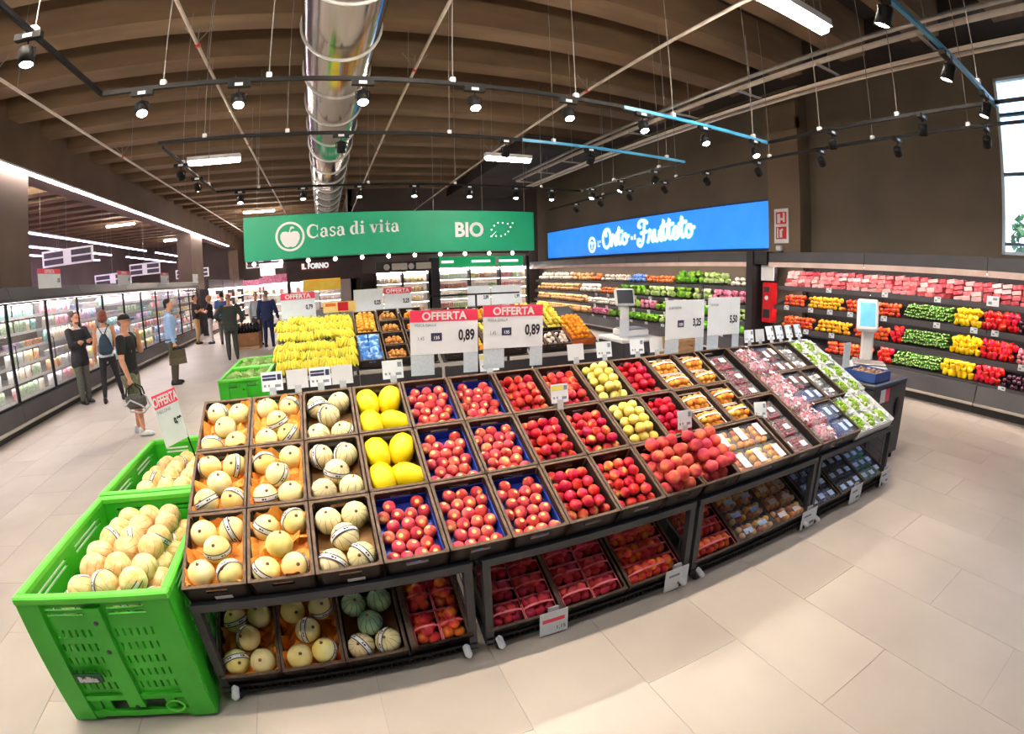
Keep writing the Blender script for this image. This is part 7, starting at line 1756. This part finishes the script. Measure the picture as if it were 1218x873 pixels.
def held_gear(t, S, A, J, k, Hm, nk):
    M_ = Matrix.Translation(t.location) @ Matrix.Rotation(t.rotation_euler.z, 4, 'Z'); w = S(A['R'][2]); c = M_ @ (w+Vector((0.0, .05, -.16)))
    p = thing('shoulder_bag', 'black and pale strapped bag held low by the man in the black cap', 'bag', c)
    mb = MB(); mb.bevbox((0, 0, -.16), (.3, .14, .2), .05); mb.build('bag_body', cloth('bag_grey', (96, 92, 90)), p)
    for a in (-.05, .05): MB().tube([(-.12, a, -.08), (-.1, a, .02), (0, a*.4, .085), (.1, a, .02), (.12, a, -.08)], .011, 6).build('strap', c_black, p)
    MB().tube([(-.15, -.075, -.2), (-.05, -.09, -.12), (.1, -.09, -.2), (.16, -.07, -.26)], .012, 6).build('pale_strap', c_white, p)
    MB().tube([(.15, .03, -.1), (.19, .03, -.24), (.08, .03, -.33), (-.12, .03, -.3), (-.16, .03, -.15)], .014, 6).build('loop', c_pale, p)
    b = MB()
    for q in range(2): ribbon(b, [(-.03+.012*q, .02*q), (.05, .02*q+.01)], .008, .001)
    b.build('shirt_print', c_pale, t, S((.10, .115, 1.22)), (0, 0, PI))
person('man in black cap, black tee and olive shorts holding a bag, hand at his face', (-2.93, 6.86), math.radians(-88), 1.70, SKIN, c_black, c_khaki, c_black, s_white, (((.0, .15, -.22), (-.14, .03, .24)), ((.05, .0, -.29), (.02, .08, -.25))), ((-.12, -.04), (.1, .12)), 'tee', 'shorts', 'cap', slim=1.08, curl=(1.0, 1.3), palm=((0, -1, 0), (-1, 0, 0)), extra=held_gear)
def briefcase(t, S, A, J, k, Hm, nk):
    M_ = Matrix.Translation(t.location) @ Matrix.Rotation(t.rotation_euler.z, 4, 'Z'); c = M_ @ (S(A['R'][2])+Vector((.0, .03, -.11)))
    p = thing('briefcase', 'olive brown soft briefcase in the hand of the man in light blue', 'briefcase', c, t.rotation_euler.z+.3)
    mb = MB(); mb.prism([(-.19, -.34), (.19, -.34), (.17, -.05), (-.17, -.05)], 'x', -.05, .05); mb.build('case', cloth('case_olive', (110, 100, 76)), p); MB().prism([(-.18, -.2), (.18, -.2), (.172, -.045), (-.172, -.045)], 'x', -.056, .056).build('flap', cloth('flap_olive', (96, 88, 66)), p)
    MB().tube([(0, -.08, -.05), (0, -.07, .0), (0, -.04, .025), (0, .04, .025), (0, .07, 0), (0, .08, -.05)], .012, 6).build('handle', c_black, p)
person('man in light blue shirt carrying an olive briefcase, in profile', (-3.46, 10.6), math.radians(-75), 1.80, SKIN, c_lblue, c_olive, h_dark, s_black, (HANG, ((.04, .0, -.29), (.0, .07, -.25))), ((-.1, .02), (.1, -.02)), 'shirt', collar=c_lblue, curl=(.5, 1.5), extra=briefcase)
person('man in black polo and beige trousers with folded arms in the far aisle', (-5.0, 18.6), math.radians(-95), 1.80, SKIN2, c_black, c_beige, h_dark, s_black, CROSS, ((-.1, 0), (.1, .04)), 'tee', palm=((0, -1, 0), (0, -1, 0)))
person('blond person in black top and pale trousers in the far aisle', (-4.35, 18.2), math.radians(100), 1.74, SKIN, c_black, c_pale, h_blond, s_black, CROSS, ((-.1, 0), (.1, .04)), 'tee', hair_kind='bob', slim=.9, palm=((0, -1, 0), (0, -1, 0)))
person('man in blue polo shirt half hidden behind the green grey suit', (-3.75, 17.6), math.radians(20), 1.82, SKIN, c_polo, c_greyt, h_dark, s_black, (HANG, HANG), ((-.1, 0), (.1, .03)), 'tee')
person('man in green grey suit seen from behind with hands on hips', (-2.69, 13.5), math.radians(12), 1.76, SKIN2, c_green, c_green, h_grey, s_black, (((.17, -.08, -.23), (-.12, .12, -.12)), ((.13, -.05, -.26), (-.02, .14, -.18))), ((-.11, 0), (.11, .02)), 'jacket', hair_kind='rim', head_nod=.45, slim=1.12, curl=.8)
person('man in navy suit seen from behind in the far aisle', (-1.9, 15.6), math.radians(-8), 1.74, SKIN, c_navy, c_navy, h_grey, s_black, (((.07, -.03, -.28), (.03, .06, -.25)), ((.09, -.03, -.28), (.05, .06, -.25))), ((-.12, 0), (.12, .02)), 'jacket', hair_kind='short', slim=1.12, collar=c_white)
person('balding man in white shirt just left of the navy suit', (-2.35, 16.4), math.radians(-150), 1.74, SKIN, c_white, c_greyt, h_grey, s_black, (HANG, HANG), ((-.1, 0), (.1, .03)), 'shirt', hair_kind='rim')

for o in list(D.objects):
    if o.parent is not None and o.name.split('.')[0] in ('print', 'small_print', 'header_print', 'crate_label', 'leaf_of_dots', 'paper_wrap', 'wire_side', 'shelf_lip', 'carton_end', 'sign_edge', 'shirt_print', 'hose_pictogram', 'extinguisher_pictogram', 'round_mark', 'tissue_liner') and o.type == 'MESH' and not o.children:
        o['kind'] = 'stuff'
